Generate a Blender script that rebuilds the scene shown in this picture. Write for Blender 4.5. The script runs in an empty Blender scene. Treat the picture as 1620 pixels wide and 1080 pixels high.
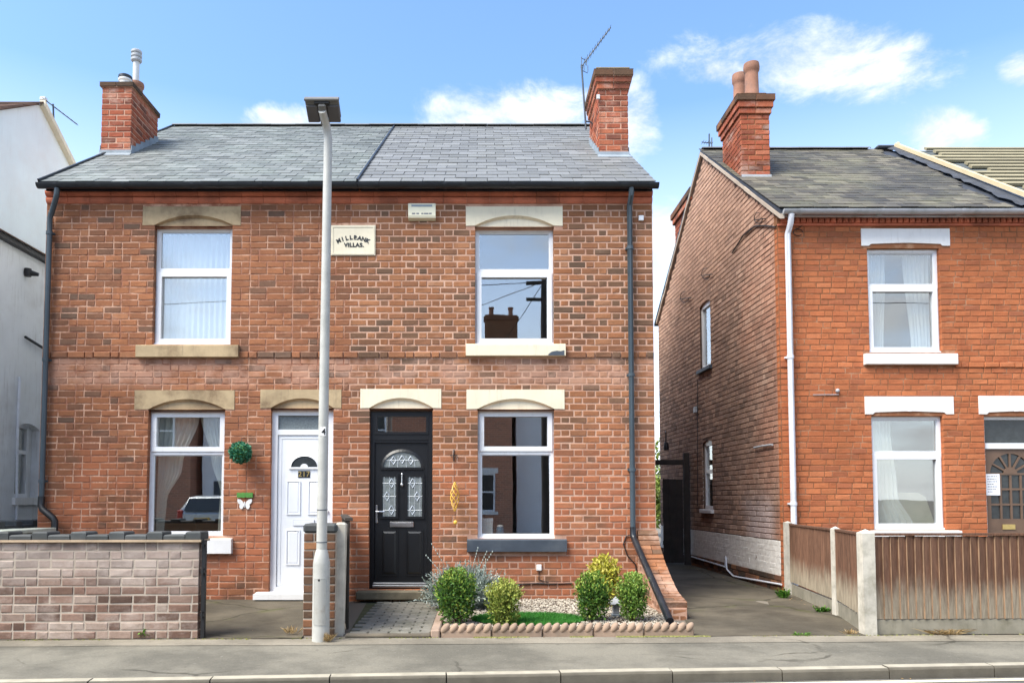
import bpy, math, random
from mathutils import Vector, Matrix, Euler, noise

R = math.radians
random.seed(11)
scene = bpy.context.scene
COL = scene.collection

# ------------------------------------------------------------------ camera
F_PX, PX, PY, EYE_Z = 1200.0, 760.0, 727.0, 1.36
PITCH = math.atan(0.0522)
cam_data = bpy.data.cameras.new("camera")
cam_data.sensor_width = 36.0
cam_data.lens = F_PX * 36.0 / 1620.0
cam_data.shift_x = (810.0 - PX) / 1620.0
cam_data.shift_y = (PY - 540.0) / 1620.0
cam_data.clip_start = 0.05
cam_data.clip_end = 3000.0
cam = bpy.data.objects.new("camera", cam_data)
COL.objects.link(cam)
cam.location = (0, 0, EYE_Z)
cam.rotation_euler = (R(90) + PITCH, 0, 0)
scene.camera = cam

# ------------------------------------------------------------------ world, sun, exposure
SUN_EL, SUN_DIR = R(53), Vector((-0.82, -0.57, 0)).normalized()
world = bpy.data.worlds.new("World")
scene.world = world
world.use_nodes = True


def build_world():
    nt = world.node_tree
    nt.nodes.clear()
    N = nt.nodes.new
    L = nt.links.new

    def math_n(op, a, b=None, clamp=False):
        n = N("ShaderNodeMath")
        n.operation = op
        n.use_clamp = clamp
        for i, s in enumerate((a, b)):
            if s is None:
                continue
            if isinstance(s, (int, float)):
                n.inputs[i].default_value = s
            else:
                L(s, n.inputs[i])
        return n.outputs[0]

    sky = N("ShaderNodeTexSky")
    sky.sky_type = 'NISHITA'
    sky.sun_disc = False
    sky.sun_elevation = SUN_EL
    sky.sun_rotation = math.atan2(SUN_DIR.x, SUN_DIR.y)
    sky.altitude = 0
    sky.air_density = 1.0
    sky.dust_density = 1.4
    sky.ozone_density = 1.6
    tc = N("ShaderNodeTexCoord")
    sep = N("ShaderNodeSeparateXYZ")
    L(tc.outputs['Generated'], sep.inputs[0])
    x, y, z = sep.outputs
    ys = math_n('MAXIMUM', y, 0.02)
    u = math_n('DIVIDE', x, ys)
    v = math_n('DIVIDE', z, ys)
    comb = N("ShaderNodeCombineXYZ")
    # cloud layer lookup: direction flattened to a plane overhead so clouds shrink towards the horizon
    zz = math_n('ADD', math_n('ABSOLUTE', z), 0.18)
    L(math_n('DIVIDE', x, zz), comb.inputs[0])
    L(math_n('DIVIDE', y, zz), comb.inputs[1])
    comb2 = N("ShaderNodeCombineXYZ")
    L(x, comb2.inputs[0]); L(y, comb2.inputs[1]); L(math_n('MULTIPLY', z, 1.7), comb2.inputs[2])
    nz = N("ShaderNodeTexNoise")
    nz.inputs['Scale'].default_value = 9.0
    nz.inputs['Detail'].default_value = 13.0
    nz.inputs['Roughness'].default_value = 0.66
    nz.inputs['Distortion'].default_value = 0.35
    L(comb2.outputs[0], nz.inputs['Vector'])
    wide = N("ShaderNodeTexNoise")
    wide.inputs['Scale'].default_value = 1.15
    wide.inputs['Detail'].default_value = 5.0
    L(comb.outputs[0], wide.inputs['Vector'])
    # the fair-weather cumulus banks in front of the camera: (azimuth tangent, elevation tangent, half widths)
    banks = [(0.047, 0.515, 0.125, 0.047), (0.20, 0.515, 0.045, 0.056), (0.46, 0.594, 0.19, 0.062),
             (0.33, 0.580, 0.06, 0.030), (0.62, 0.498, 0.060, 0.036), (-0.27, 0.502, 0.075, 0.030), (0.735, 0.580, 0.035, 0.028),
             (-0.98, 0.55, 0.16, 0.05), (1.05, 0.50, 0.14, 0.05), (0.26, 0.36, 0.06, 0.05)]
    best = None
    for (bu, bv, ru, rv) in banks:
        du = math_n('DIVIDE', math_n('SUBTRACT', u, bu), ru)
        dv = math_n('DIVIDE', math_n('SUBTRACT', v, bv), rv)
        # flat base, domed top
        d = math_n('ADD', math_n('MULTIPLY', du, du), math_n('MULTIPLY', dv, dv))
        e = math_n('SUBTRACT', 1.0, d)
        best = e if best is None else math_n('MAXIMUM', best, e)
    best = math_n('MAXIMUM', best, -1.2)
    nmid = math_n('MULTIPLY', math_n('SUBTRACT', nz.outputs[0], 0.5), 4.6)
    front = N("ShaderNodeMapRange")
    front.interpolation_type = 'SMOOTHSTEP'
    L(math_n('ADD', best, nmid), front.inputs[0])
    front.inputs[1].default_value = -0.30
    front.inputs[2].default_value = 1.30
    back = N("ShaderNodeMapRange")
    back.interpolation_type = 'SMOOTHSTEP'
    L(math_n('ADD', wide.outputs[0], math_n('MULTIPLY', nmid, 0.06)), back.inputs[0])
    back.inputs[1].default_value = 0.44
    back.inputs[2].default_value = 0.66
    isfront = math_n('GREATER_THAN', y, 0.06)
    infront = math_n('MULTIPLY', front.outputs[0], isfront)
    elsewhere = math_n('MULTIPLY', back.outputs[0], math_n('SUBTRACT', 1.0, isfront))
    mask = math_n('MULTIPLY', math_n('ADD', infront, elsewhere), 0.93, True)
    # thin milky veil that thickens towards the horizon (same all round)
    veil = N("ShaderNodeMapRange")
    L(z, veil.inputs[0])
    veil.inputs[1].default_value = 0.0
    veil.inputs[2].default_value = 0.46
    veil.inputs[3].default_value = 0.70
    veil.inputs[4].default_value = 0.0
    mixv = N("ShaderNodeMix")
    mixv.data_type = 'RGBA'
    L(veil.outputs[0], mixv.inputs['Factor'])
    tint = N("ShaderNodeMix")
    tint.data_type = 'RGBA'
    tint.blend_type = 'MULTIPLY'
    tint.inputs['Factor'].default_value = 1.0
    L(sky.outputs[0], tint.inputs['A'])
    tint.inputs['B'].default_value = SKY_TINT
    L(tint.outputs['Result'], mixv.inputs['A'])
    mixv.inputs['B'].default_value = VEIL
    mixc = N("ShaderNodeMix")
    mixc.data_type = 'RGBA'
    L(mask, mixc.inputs['Factor'])
    L(mixv.outputs['Result'], mixc.inputs['A'])
    shade = N("ShaderNodeMapRange")
    shade.interpolation_type = 'SMOOTHSTEP'
    L(math_n('ADD', nz.outputs[0], math_n('MULTIPLY', wide.outputs[0], 0.4)), shade.inputs[0])
    shade.inputs[1].default_value = 0.52
    shade.inputs[2].default_value = 0.86
    ccol = N("ShaderNodeMix")
    ccol.data_type = 'RGBA'
    L(shade.outputs[0], ccol.inputs['Factor'])
    ccol.inputs['A'].default_value = (2.95, 3.2, 3.55, 1)
    ccol.inputs['B'].default_value = CLOUD
    L(ccol.outputs['Result'], mixc.inputs['B'])
    bg = N("ShaderNodeBackground")
    bg.inputs['Strength'].default_value = 0.15
    L(mixc.outputs['Result'], bg.inputs['Color'])
    out = N("ShaderNodeOutputWorld")
    L(bg.outputs[0], out.inputs['Surface'])


SKY_TINT = (.90, 1.07, 1.20, 1)
VEIL = (7.4, 7.5, 7.6, 1)
CLOUD = (4.3, 4.4, 4.5, 1)
build_world()

sun_data = bpy.data.lights.new("sun", 'SUN')
sun_data.energy = 3.3
sun_data.angle = R(36)
sun_data.color = (1.0, 0.94, 0.83)
sun = bpy.data.objects.new("sun", sun_data)
COL.objects.link(sun)
to_sun = Vector((SUN_DIR.x * math.cos(SUN_EL), SUN_DIR.y * math.cos(SUN_EL), math.sin(SUN_EL)))
sun.rotation_euler = to_sun.to_track_quat('Z', 'Y').to_euler()
sun.location = to_sun * 60

scene.view_settings.view_transform = 'Standard'
scene.view_settings.look = 'None'
scene.view_settings.exposure = 1.06
scene.view_settings.gamma = 1.0
scene.view_settings.use_curve_mapping = False
scene.cycles.use_denoising = True
scene.cycles.max_bounces = 6
scene.cycles.transparent_max_bounces = 24
scene.cycles.caustics_reflective = False
scene.cycles.caustics_refractive = False
scene.cycles.sample_clamp_indirect = 6.0


# ------------------------------------------------------------------ measuring: the ray through a photograph pixel, met at a known distance
def ray(px, py):
    a, b = (px - PX) / F_PX, (PY - py) / F_PX
    c, s = math.cos(PITCH), math.sin(PITCH)
    return Vector((a, c - b * s, s + b * c))


def at(px, py, Y):
    d = ray(px, py)
    t = Y / d.y
    return Vector((d.x * t, Y, EYE_Z + d.z * t))


def atz(px, py, Z):
    d = ray(px, py)
    t = (Z - EYE_Z) / d.z
    return Vector((d.x * t, d.y * t, Z))


def rect(x0, y0, x1, y1, Y):
    """photo rectangle -> (X0, X1, Z0, Z1) on the plane at distance Y"""
    xm, ym = (x0 + x1) / 2, (y0 + y1) / 2
    return at(x0, ym, Y).x, at(x1, ym, Y).x, at(xm, y1, Y).z, at(xm, y0, Y).z


# ------------------------------------------------------------------ object helpers
WL = {}


def put(o, parent=None, loc=None):
    COL.objects.link(o)
    if parent is not None:
        o.parent = parent
        WL[o.name] = WL[parent.name].copy()
    else:
        WL[o.name] = Vector((0, 0, 0))
    if loc is not None:
        o.location = Vector(loc) - (WL[parent.name] if parent is not None else Vector((0, 0, 0)))
        WL[o.name] = Vector(loc)
    return o


def tag(o, label=None, cat=None, group=None, kind=None):
    if label:
        o["label"] = label
    if cat:
        o["category"] = cat
    if group:
        o["group"] = group
    if kind:
        o["kind"] = kind
    return o


def thing(name, label, cat, loc, group=None):
    o = bpy.data.objects.new(name, None)
    o.empty_display_size = 0.2
    put(o, None, loc)
    return tag(o, label, cat, group)


class Frame:
    """a wall plane: u runs along it, n out of it, z up"""

    def __init__(self, o, u, n):
        self.o, self.u, self.n = Vector(o), Vector(u).normalized(), Vector(n).normalized()

    def p(self, u, n, z):
        return self.o + self.u * u + self.n * n + Vector((0, 0, z))


def front(Y):
    return Frame((0, Y, 0), (1, 0, 0), (0, -1, 0))


class MB:
    def __init__(self):
        self.v, self.f, self.r = [], [], []

    def add(self, vs, fs, r=None):
        b = len(self.v)
        self.v += [Vector(p) for p in vs]
        r = random.random() if r is None else r
        for f in fs:
            self.f.append([i + b for i in f])
            self.r.append(r)
        return self

    def quad(self, a, b, c, d, r=None):
        return self.add([a, b, c, d], [(0, 1, 2, 3)], r)

    def box(self, x0, x1, y0, y1, z0, z1, r=None):
        return self.add([(x0, y0, z0), (x1, y0, z0), (x1, y1, z0), (x0, y1, z0), (x0, y0, z1), (x1, y0, z1), (x1, y1, z1), (x0, y1, z1)],
                        [(0, 3, 2, 1), (4, 5, 6, 7), (0, 1, 5, 4), (1, 2, 6, 5), (2, 3, 7, 6), (3, 0, 4, 7)], r)

    def bbox(self, x0, x1, y0, y1, z0, z1, b=0.006, r=None):
        """box with chamfered edges"""
        b = min(b, (x1 - x0) * .45, (y1 - y0) * .45, (z1 - z0) * .45)
        vs = []
        for zz, inz in ((z0, 1), (z1, 1)):
            pass
        X, Y, Z = (x0, x1), (y0, y1), (z0, z1)
        idx = {}
        for i in (0, 1):
            for j in (0, 1):
                for k in (0, 1):
                    sx, sy, sz = (b if i == 0 else -b), (b if j == 0 else -b), (b if k == 0 else -b)
                    idx[i, j, k, 'x'] = len(vs); vs.append((X[i], Y[j] + sy, Z[k] + sz))
                    idx[i, j, k, 'y'] = len(vs); vs.append((X[i] + sx, Y[j], Z[k] + sz))
                    idx[i, j, k, 'z'] = len(vs); vs.append((X[i] + sx, Y[j] + sy, Z[k]))
        fs = []
        q = [(0, 0), (1, 0), (1, 1), (0, 1)]
        fs.append([idx[0, a, c, 'x'] for a, c in reversed(q)])
        fs.append([idx[1, a, c, 'x'] for a, c in q])
        fs.append([idx[a, 0, c, 'y'] for a, c in q])
        fs.append([idx[a, 1, c, 'y'] for a, c in reversed(q)])
        fs.append([idx[a, c, 0, 'z'] for a, c in reversed(q)])
        fs.append([idx[a, c, 1, 'z'] for a, c in q])
        for j in (0, 1):
            for k in (0, 1):
                fs.append([idx[0, j, k, 'y'], idx[1, j, k, 'y'], idx[1, j, k, 'z'], idx[0, j, k, 'z']])
                fs.append([idx[j, 0, k, 'x'], idx[j, 1, k, 'x'], idx[j, 1, k, 'z'], idx[j, 0, k, 'z']])
                fs.append([idx[j, k, 0, 'x'], idx[j, k, 1, 'x'], idx[j, k, 1, 'y'], idx[j, k, 0, 'y']])
        for i in (0, 1):
            for j in (0, 1):
                for k in (0, 1):
                    fs.append([idx[i, j, k, 'x'], idx[i, j, k, 'y'], idx[i, j, k, 'z']])
        return self.add(vs, fs, r)

    def fbox(self, fr, u0, u1, n0, n1, z0, z1, r=None):
        p = fr.p
        return self.add([p(u0, n1, z0), p(u1, n1, z0), p(u1, n0, z0), p(u0, n0, z0), p(u0, n1, z1), p(u1, n1, z1), p(u1, n0, z1), p(u0, n0, z1)],
                        [(0, 3, 2, 1), (4, 5, 6, 7), (0, 1, 5, 4), (1, 2, 6, 5), (2, 3, 7, 6), (3, 0, 4, 7)], r)

    def brick(self, fr, u0, u1, z0, z1, n1, depth, b=0.005, r=None, jit=0.0015):
        j = lambda: random.uniform(-jit, jit)
        p = fr.p
        vs = [p(u0 + b + j(), n1 + j(), z0 + b + j()), p(u1 - b + j(), n1 + j(), z0 + b + j()), p(u1 - b + j(), n1 + j(), z1 - b + j()), p(u0 + b + j(), n1 + j(), z1 - b + j())]
        vs += [p(u0, n1 - b, z0), p(u1, n1 - b, z0), p(u1, n1 - b, z1), p(u0, n1 - b, z1)]
        vs += [p(u0, n1 - depth, z0), p(u1, n1 - depth, z0), p(u1, n1 - depth, z1), p(u0, n1 - depth, z1)]
        fs = [(0, 1, 2, 3)]
        for i in range(4):
            k = (i + 1) % 4
            fs.append((i + 4, k + 4, k, i))
            fs.append((i + 8, k + 8, k + 4, i + 4))
        return self.add(vs, fs, r)

    def prism(self, fr, pts, n0, n1, r=None):
        """outline (u, z) pushed from n0 (back) to n1 (front)"""
        k = len(pts)
        vs = [fr.p(u, n1, z) for u, z in pts] + [fr.p(u, n0, z) for u, z in pts]
        fs = [tuple(range(k)), tuple(reversed(range(k, 2 * k)))]
        for i in range(k):
            j = (i + 1) % k
            fs.append((i + k, j + k, j, i))
        return self.add(vs, fs, r)

    def tube(self, pts, rad, n=10, caps=True, r=None):
        pts = [Vector(p) for p in pts]
        rads = rad if isinstance(rad, (list, tuple)) else [rad] * len(pts)
        rings, vs, fs = [], [], []
        prev = None
        for i, p in enumerate(pts):
            t = (pts[min(i + 1, len(pts) - 1)] - pts[max(i - 1, 0)])
            t = t.normalized() if t.length > 1e-9 else Vector((0, 0, 1))
            if prev is None:
                a = Vector((0, 0, 1)) if abs(t.z) < .9 else Vector((1, 0, 0))
                x = t.cross(a).normalized()
            else:
                x = (prev - t * prev.dot(t)).normalized()
            prev = x
            y = t.cross(x)
            rings.append(len(vs))
            for k in range(n):
                an = 2 * math.pi * k / n
                vs.append(p + (x * math.cos(an) + y * math.sin(an)) * rads[i])
        for i in range(len(pts) - 1):
            for k in range(n):
                a, b = rings[i] + k, rings[i] + (k + 1) % n
                c, d = rings[i + 1] + (k + 1) % n, rings[i + 1] + k
                fs.append((a, b, c, d))
        if caps:
            fs.append(tuple(reversed([rings[0] + k for k in range(n)])))
            fs.append(tuple(rings[-1] + k for k in range(n)))
        return self.add(vs, fs, r)

    def lathe(self, prof, c, n=20, r=None, cap=True):
        vs, fs = [], []
        c = Vector(c)
        for (rad, z) in prof:
            for k in range(n):
                an = 2 * math.pi * k / n
                vs.append(c + Vector((rad * math.cos(an), rad * math.sin(an), z)))
        for i in range(len(prof) - 1):
            for k in range(n):
                fs.append((i * n + k, i * n + (k + 1) % n, (i + 1) * n + (k + 1) % n, (i + 1) * n + k))
        if cap:
            fs.append(tuple(reversed(range(n))))
            fs.append(tuple((len(prof) - 1) * n + k for k in range(n)))
        return self.add(vs, fs, r)

    def ball(self, c, rx, ry, rz, n=10, m=7, r=None):
        vs, fs = [], []
        c = Vector(c)
        for i in range(m + 1):
            th = math.pi * i / m
            for k in range(n):
                an = 2 * math.pi * k / n
                vs.append(c + Vector((rx * math.sin(th) * math.cos(an), ry * math.sin(th) * math.sin(an), rz * math.cos(th))))
        for i in range(m):
            for k in range(n):
                fs.append((i * n + k, (i + 1) * n + k, (i + 1) * n + (k + 1) % n, i * n + (k + 1) % n))
        return self.add(vs, fs, r)

    def build(self, name, mat, parent=None, smooth=False, loc=None, kind=None, label=None):
        me = bpy.data.meshes.new(name)
        o = bpy.data.objects.new(name, me)
        put(o, parent, loc)
        off = WL[o.name]
        me.from_pydata([tuple(p - off) for p in self.v], [], self.f)
        at_ = me.attributes.new("rnd", 'FLOAT', 'FACE')
        at_.data.foreach_set("value", self.r)
        if smooth:
            me.polygons.foreach_set("use_smooth", [True] * len(me.polygons))
            try:
                me.set_sharp_from_angle(angle=R(42))
            except Exception:
                pass
        if mat is not None:
            me.materials.append(mat)
        me.update()
        if kind:
            o["kind"] = kind
        if label:
            o["label"] = label
        return o


def piece(name, mesh, parent, loc, rz=0.0, scale=(1, 1, 1), rot=None):
    o = bpy.data.objects.new(name, mesh)
    COL.objects.link(o)
    o.parent = parent
    o.location = Vector(loc) - WL[parent.name]
    o.rotation_euler = rot if rot is not None else (0, 0, rz)
    o.scale = scale
    WL[o.name] = Vector(loc)
    return o


# ------------------------------------------------------------------ materials
def srgb(r, g, b):
    f = lambda c: (c / 255 / 12.92) if c / 255 <= 0.04045 else ((c / 255 + 0.055) / 1.055) ** 2.4
    return (f(r), f(g), f(b), 1.0)


class NT:
    def __init__(self, name):
        self.m = bpy.data.materials.new(name)
        self.m.use_nodes = True
        self.t = self.m.node_tree
        self.b = self.t.nodes["Principled BSDF"]
        self.geo = None

    def n(self, t, **kw):
        x = self.t.nodes.new(t)
        for k, v in kw.items():
            setattr(x, k, v)
        return x

    def l(self, a, b):
        self.t.links.new(a, b)

    def pos(self):
        if self.geo is None:
            self.geo = self.n("ShaderNodeNewGeometry")
        return self.geo.outputs['Position']

    def noise(self, scale, detail=4, rough=.55, vec=None, stretch=None):
        x = self.n("ShaderNodeTexNoise")
        x.inputs['Scale'].default_value = scale
        x.inputs['Detail'].default_value = detail
        x.inputs['Roughness'].default_value = rough
        src = vec or self.pos()
        if stretch:
            mp = self.n("ShaderNodeMapping")
            mp.inputs['Scale'].default_value = stretch
            self.l(src, mp.inputs[0])
            src = mp.outputs[0]
        self.l(src, x.inputs['Vector'])
        return x.outputs[0]

    def ramp(self, fac, stops, interp='LINEAR'):
        x = self.n("ShaderNodeValToRGB")
        cr = x.color_ramp
        cr.interpolation = interp
        while len(cr.elements) < len(stops):
            cr.elements.new(0.5)
        for e, (p, c) in zip(cr.elements, stops):
            e.position = p
            e.color = c if not isinstance(c, (int, float)) else (c, c, c, 1)
        self.l(fac, x.inputs[0])
        return x.outputs[0]

    def mix(self, fac, a, b, blend='MIX'):
        x = self.n("ShaderNodeMix", data_type='RGBA', blend_type=blend)
        for s, k in ((fac, 'Factor'), (a, 'A'), (b, 'B')):
            if isinstance(s, (int, float)):
                x.inputs[k].default_value = s
            elif isinstance(s, tuple):
                x.inputs[k].default_value = s
            else:
                self.l(s, x.inputs[k])
        return x.outputs['Result']

    def mth(self, op, a, b=None, clamp=False):
        x = self.n("ShaderNodeMath", operation=op, use_clamp=clamp)
        for i, s in enumerate((a, b)):
            if s is None:
                continue
            if isinstance(s, (int, float)):
                x.inputs[i].default_value = s
            else:
                self.l(s, x.inputs[i])
        return x.outputs[0]

    def rng(self, v, a, b, c=0.0, d=1.0, smooth=True):
        x = self.n("ShaderNodeMapRange")
        if smooth:
            x.interpolation_type = 'SMOOTHSTEP'
        self.l(v, x.inputs[0])
        for i, q in enumerate((a, b, c, d)):
            x.inputs[i + 1].default_value = q
        return x.outputs[0]

    def rnd(self, joined):
        if joined:
            a = self.n("ShaderNodeAttribute", attribute_name="rnd")
            return a.outputs['Fac']
        return self.n("ShaderNodeObjectInfo").outputs['Random']

    def bump(self, h, strength=.3, dist=.005):
        x = self.n("ShaderNodeBump")
        x.inputs['Strength'].default_value = strength
        x.inputs['Distance'].default_value = dist
        self.l(h, x.inputs['Height'])
        self.l(x.outputs[0], self.b.inputs['Normal'])

    def col(self, c):
        if isinstance(c, tuple):
            self.b.inputs['Base Color'].default_value = c
        else:
            self.l(c, self.b.inputs['Base Color'])

    def set(self, rough=.7, metal=0.0, spec=.5):
        self.b.inputs['Roughness'].default_value = rough
        self.b.inputs['Metallic'].default_value = metal
        self.b.inputs['Specular IOR Level'].default_value = spec
        return self.m


def plain(name, c, *args, **kw):
    return _plain(name, c, *args, **kw)


def _plain(name, c, rough=.6, var=.12, scale=6., bump=.0, bscale=80., metal=0., spec=.5, dirt=None, dirt_amt=.35, dirt_scale=2.5, rnd=None, rvar=.25, streak=0.0, streak_col=(.10, .09, .07, 1)):
    """a paint, stone or metal: colour with soft mottling, optional dirt and fine relief"""
    t = NT(name)
    n1 = t.noise(scale, 5)
    col = t.mix(t.rng(n1, .25, .75), tuple(x * (1 - var) for x in c[:3]) + (1,), tuple(min(1, x * (1 + var)) for x in c[:3]) + (1,))
    if rnd is not None:
        r = t.rnd(rnd == 'joined')
        k = t.rng(r, 0, 1, 1 - rvar, 1 + rvar, False)
        g = t.n("ShaderNodeCombineXYZ")
        for i in range(3):
            t.l(k, g.inputs[i])
        col = t.mix(1.0, col, g.outputs[0], 'MULTIPLY')
    if dirt is not None:
        n2 = t.noise(dirt_scale, 8, .65)
        col = t.mix(t.mth('MULTIPLY', t.rng(n2, .45, .72), dirt_amt), col, dirt)
    if streak:
        # rain runs: noise drawn out down the face, broken up by a finer noise
        n3 = t.mth('MULTIPLY', t.rng(t.noise(7, 5, .7, None, (3, 3, .22)), .5, .75), t.rng(t.noise(2.2, 5, .65), .35, .65))
        col = t.mix(t.mth('MULTIPLY', n3, streak), col, streak_col)
    t.col(col)
    if bump:
        t.bump(t.noise(bscale, 6, .6), bump)
    return t.set(rough, metal, spec)


def brick_mat(name, stops, joined, stain=(0.5, .35), stain_col=(0.05, 0.035, 0.03, 1), pale=(0.62, .3), pale_col=(0.45, 0.36, 0.30, 1),
              warm=None, seed=0.0, extra=None):
    t = NT(name)
    r = t.rnd(joined)
    col = t.ramp(r, stops)
    p = t.n("ShaderNodeMapping")
    p.inputs['Location'].default_value = (seed, seed * .7, seed * 1.3)
    t.l(t.pos(), p.inputs[0])
    pv = p.outputs[0]
    fine = t.noise(55, 6, .65, pv)
    col = t.mix(.55, col, t.ramp(fine, [(.2, .45), (.5, .86), (.8, 1.0)]), 'MULTIPLY')
    # firing marks inside each brick and slow drift of tone across the wall
    olive = t.rng(t.noise(13, 5, .65, pv, (1, 1, 2.2)), .48, .68)
    col = t.mix(t.mth('MULTIPLY', olive, .30), col, t.mix(.5, tuple(q * .8 for q in stops[2][1][:3]) + (1,), srgb(118, 100, 76)))
    flash = t.rng(t.noise(11, 4, .6, pv, (1, 1, 1.8)), .5, .72)
    col = t.mix(t.mth('MULTIPLY', flash, .2), col, tuple(q * .45 for q in stops[0][1][:3]) + (1,))
    drift = t.rng(t.noise(.55, 4, .6, pv), .35, .65, .80, 1.14, False)
    gd = t.n("ShaderNodeCombineXYZ")
    for i in range(3):
        t.l(drift, gd.inputs[i])
    col = t.mix(1.0, col, gd.outputs[0], 'MULTIPLY')
    if warm is not None:
        col = t.mix(t.mth('MULTIPLY', t.rng(t.noise(warm[1], 4, .6, pv), warm[2], warm[3]), warm[4]), col, warm[0])
    n2 = t.noise(1.3, 7, .65, pv)
    col = t.mix(t.mth('MULTIPLY', t.rng(n2, stain[0], stain[0] + .22), stain[1]), col, stain_col)
    runs = t.mth('MULTIPLY', t.rng(t.noise(4.5, 5, .7, pv, (2.2, 2.2, .16)), .5, .74), t.rng(t.noise(.8, 4, .6, pv), .42, .62))
    col = t.mix(t.mth('MULTIPLY', runs, .32), col, stain_col)
    n3 = t.noise(2.2, 8, .7, pv, (1, 1, 1.6))
    col = t.mix(t.mth('MULTIPLY', t.rng(n3, pale[0] - .06, pale[0] + .16), pale[1]), col, pale_col)
    if extra:
        col = extra(t, col, pv)
    t.col(col)
    h = t.mth('ADD', t.noise(130, 5, .7, pv), t.mth('MULTIPLY', t.noise(30, 3, .5, pv), 1.2))
    t.bump(h, .55, .004)
    return t.set(.92, 0, .25)


def pair(fn):
    return fn(False), fn(True)


BR_MAIN = [(0.0, srgb(108, 86, 70)), (.16, srgb(126, 94, 72)), (.3, srgb(144, 99, 73)), (.5, srgb(153, 104, 74)), (.7, srgb(162, 107, 73)), (.88, srgb(168, 116, 82)), (1.0, srgb(173, 125, 94))]
BR_OLD = [(0.0, srgb(108, 86, 72)), (.12, srgb(133, 91, 68)), (.35, srgb(148, 98, 70)), (.65, srgb(155, 102, 72)), (.9, srgb(162, 107, 74)), (1.0, srgb(169, 117, 85))]
BR_ORANGE = [(0.0, srgb(168, 102, 72)), (.15, srgb(180, 106, 70)), (.5, srgb(188, 111, 72)), (.85, srgb(193, 116, 75)), (1.0, srgb(198, 122, 82))]
BR_STACK = [(0.0, srgb(120, 76, 62)), (.2, srgb(154, 84, 62)), (.55, srgb(172, 92, 66)), (.85, srgb(182, 104, 74)), (1.0, srgb(190, 122, 94))]
BR_GARDEN = [(0.0, srgb(96, 76, 66)), (.25, srgb(128, 99, 85)), (.5, srgb(144, 114, 99)), (.75, srgb(158, 132, 117)), (1.0, srgb(176, 158, 144))]
BR_SIDE = [(0.0, srgb(140, 116, 102)), (.3, srgb(166, 136, 119)), (.6, srgb(178, 146, 127)), (.85, srgb(188, 153, 132)), (1.0, srgb(196, 165, 145))]
BR_PIER = [(0.0, srgb(74, 62, 52)), (.35, srgb(98, 74, 58)), (.65, srgb(120, 82, 62)), (1.0, srgb(150, 106, 74))]

ORANGE = srgb(178, 106, 74)


def spalled(t, col, pv):
    # bricks low on the wall have lost their faces and show warmer clay
    z = t.n("ShaderNodeSeparateXYZ")
    t.l(t.pos(), z.inputs[0])
    low = t.rng(z.outputs[2], 2.9, 1.2)
    n = t.rng(t.noise(1.7, 5, .6, pv), .36, .60)
    col = t.mix(t.mth('MULTIPLY', t.mth('MULTIPLY', low, n), .68), col, ORANGE)
    # lime bloom in the courses below the string course
    lime = t.mth('MULTIPLY', t.rng(z.outputs[2], 2.78, 2.95), t.rng(z.outputs[2], 3.27, 3.2))
    return t.mix(t.mth('MULTIPLY', t.mth('MULTIPLY', lime, t.rng(t.noise(2.6, 6, .65, pv), .36, .6)), .42), col, srgb(206, 166, 146))


M = {}
M['brick_a'], M['brick_a_j'] = pair(lambda j: brick_mat("brick_red_brown", BR_OLD, j, stain=(.56, .35), pale=(.66, .3), seed=3.1, extra=spalled))
M['brick_b'], M['brick_b_j'] = pair(lambda j: brick_mat("brick_red_mixed", BR_MAIN, j, stain=(.56, .35), pale=(.66, .3), seed=8.7, extra=spalled))
M['brick_o'], M['brick_o_j'] = pair(lambda j: brick_mat("brick_bright_orange", BR_ORANGE, j, stain=(.56, .45), stain_col=srgb(96, 48, 34), pale=(.7, .2), seed=5.3))
M['brick_s'], M['brick_s_j'] = pair(lambda j: brick_mat("brick_chimney", BR_STACK, j, stain=(.52, .6), stain_col=srgb(84, 62, 54), pale=(.56, .5), pale_col=srgb(206, 184, 168), seed=1.9))


def lime_bloom(t, col, pv):
    # lime washed out of the coping whitens the upper courses, patchy darker tone right under the tile
    z = t.n("ShaderNodeSeparateXYZ")
    t.l(t.pos(), z.inputs[0])
    n = t.noise(2.0, 7, .7, pv, (1, 1, 2))
    h = t.mth('ADD', z.outputs[2], t.mth('MULTIPLY', t.mth('SUBTRACT', n, .5), .8))
    col = t.mix(t.mth('MULTIPLY', t.rng(h, .40, .74), .42), col, srgb(198, 184, 174))
    top = t.mth('MULTIPLY', t.rng(t.mth('ADD', z.outputs[2], t.mth('MULTIPLY', n, .06)), .86, .93), t.rng(t.noise(3, 5, .6, pv), .4, .6))
    return t.mix(t.mth('MULTIPLY', top, .6), col, srgb(92, 80, 72))


M['brick_g'], M['brick_g_j'] = pair(lambda j: brick_mat("brick_garden_wall", BR_GARDEN, j, stain=(.60, .5), stain_col=srgb(70, 58, 52), pale=(.54, .5), pale_col=srgb(198, 182, 170), seed=2.2, extra=lime_bloom))
M['brick_p'], M['brick_p_j'] = pair(lambda j: brick_mat("brick_pier", BR_PIER, j, stain=(.5, .5), stain_col=srgb(58, 56, 44), pale=(.7, .3), seed=6.2))


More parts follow.
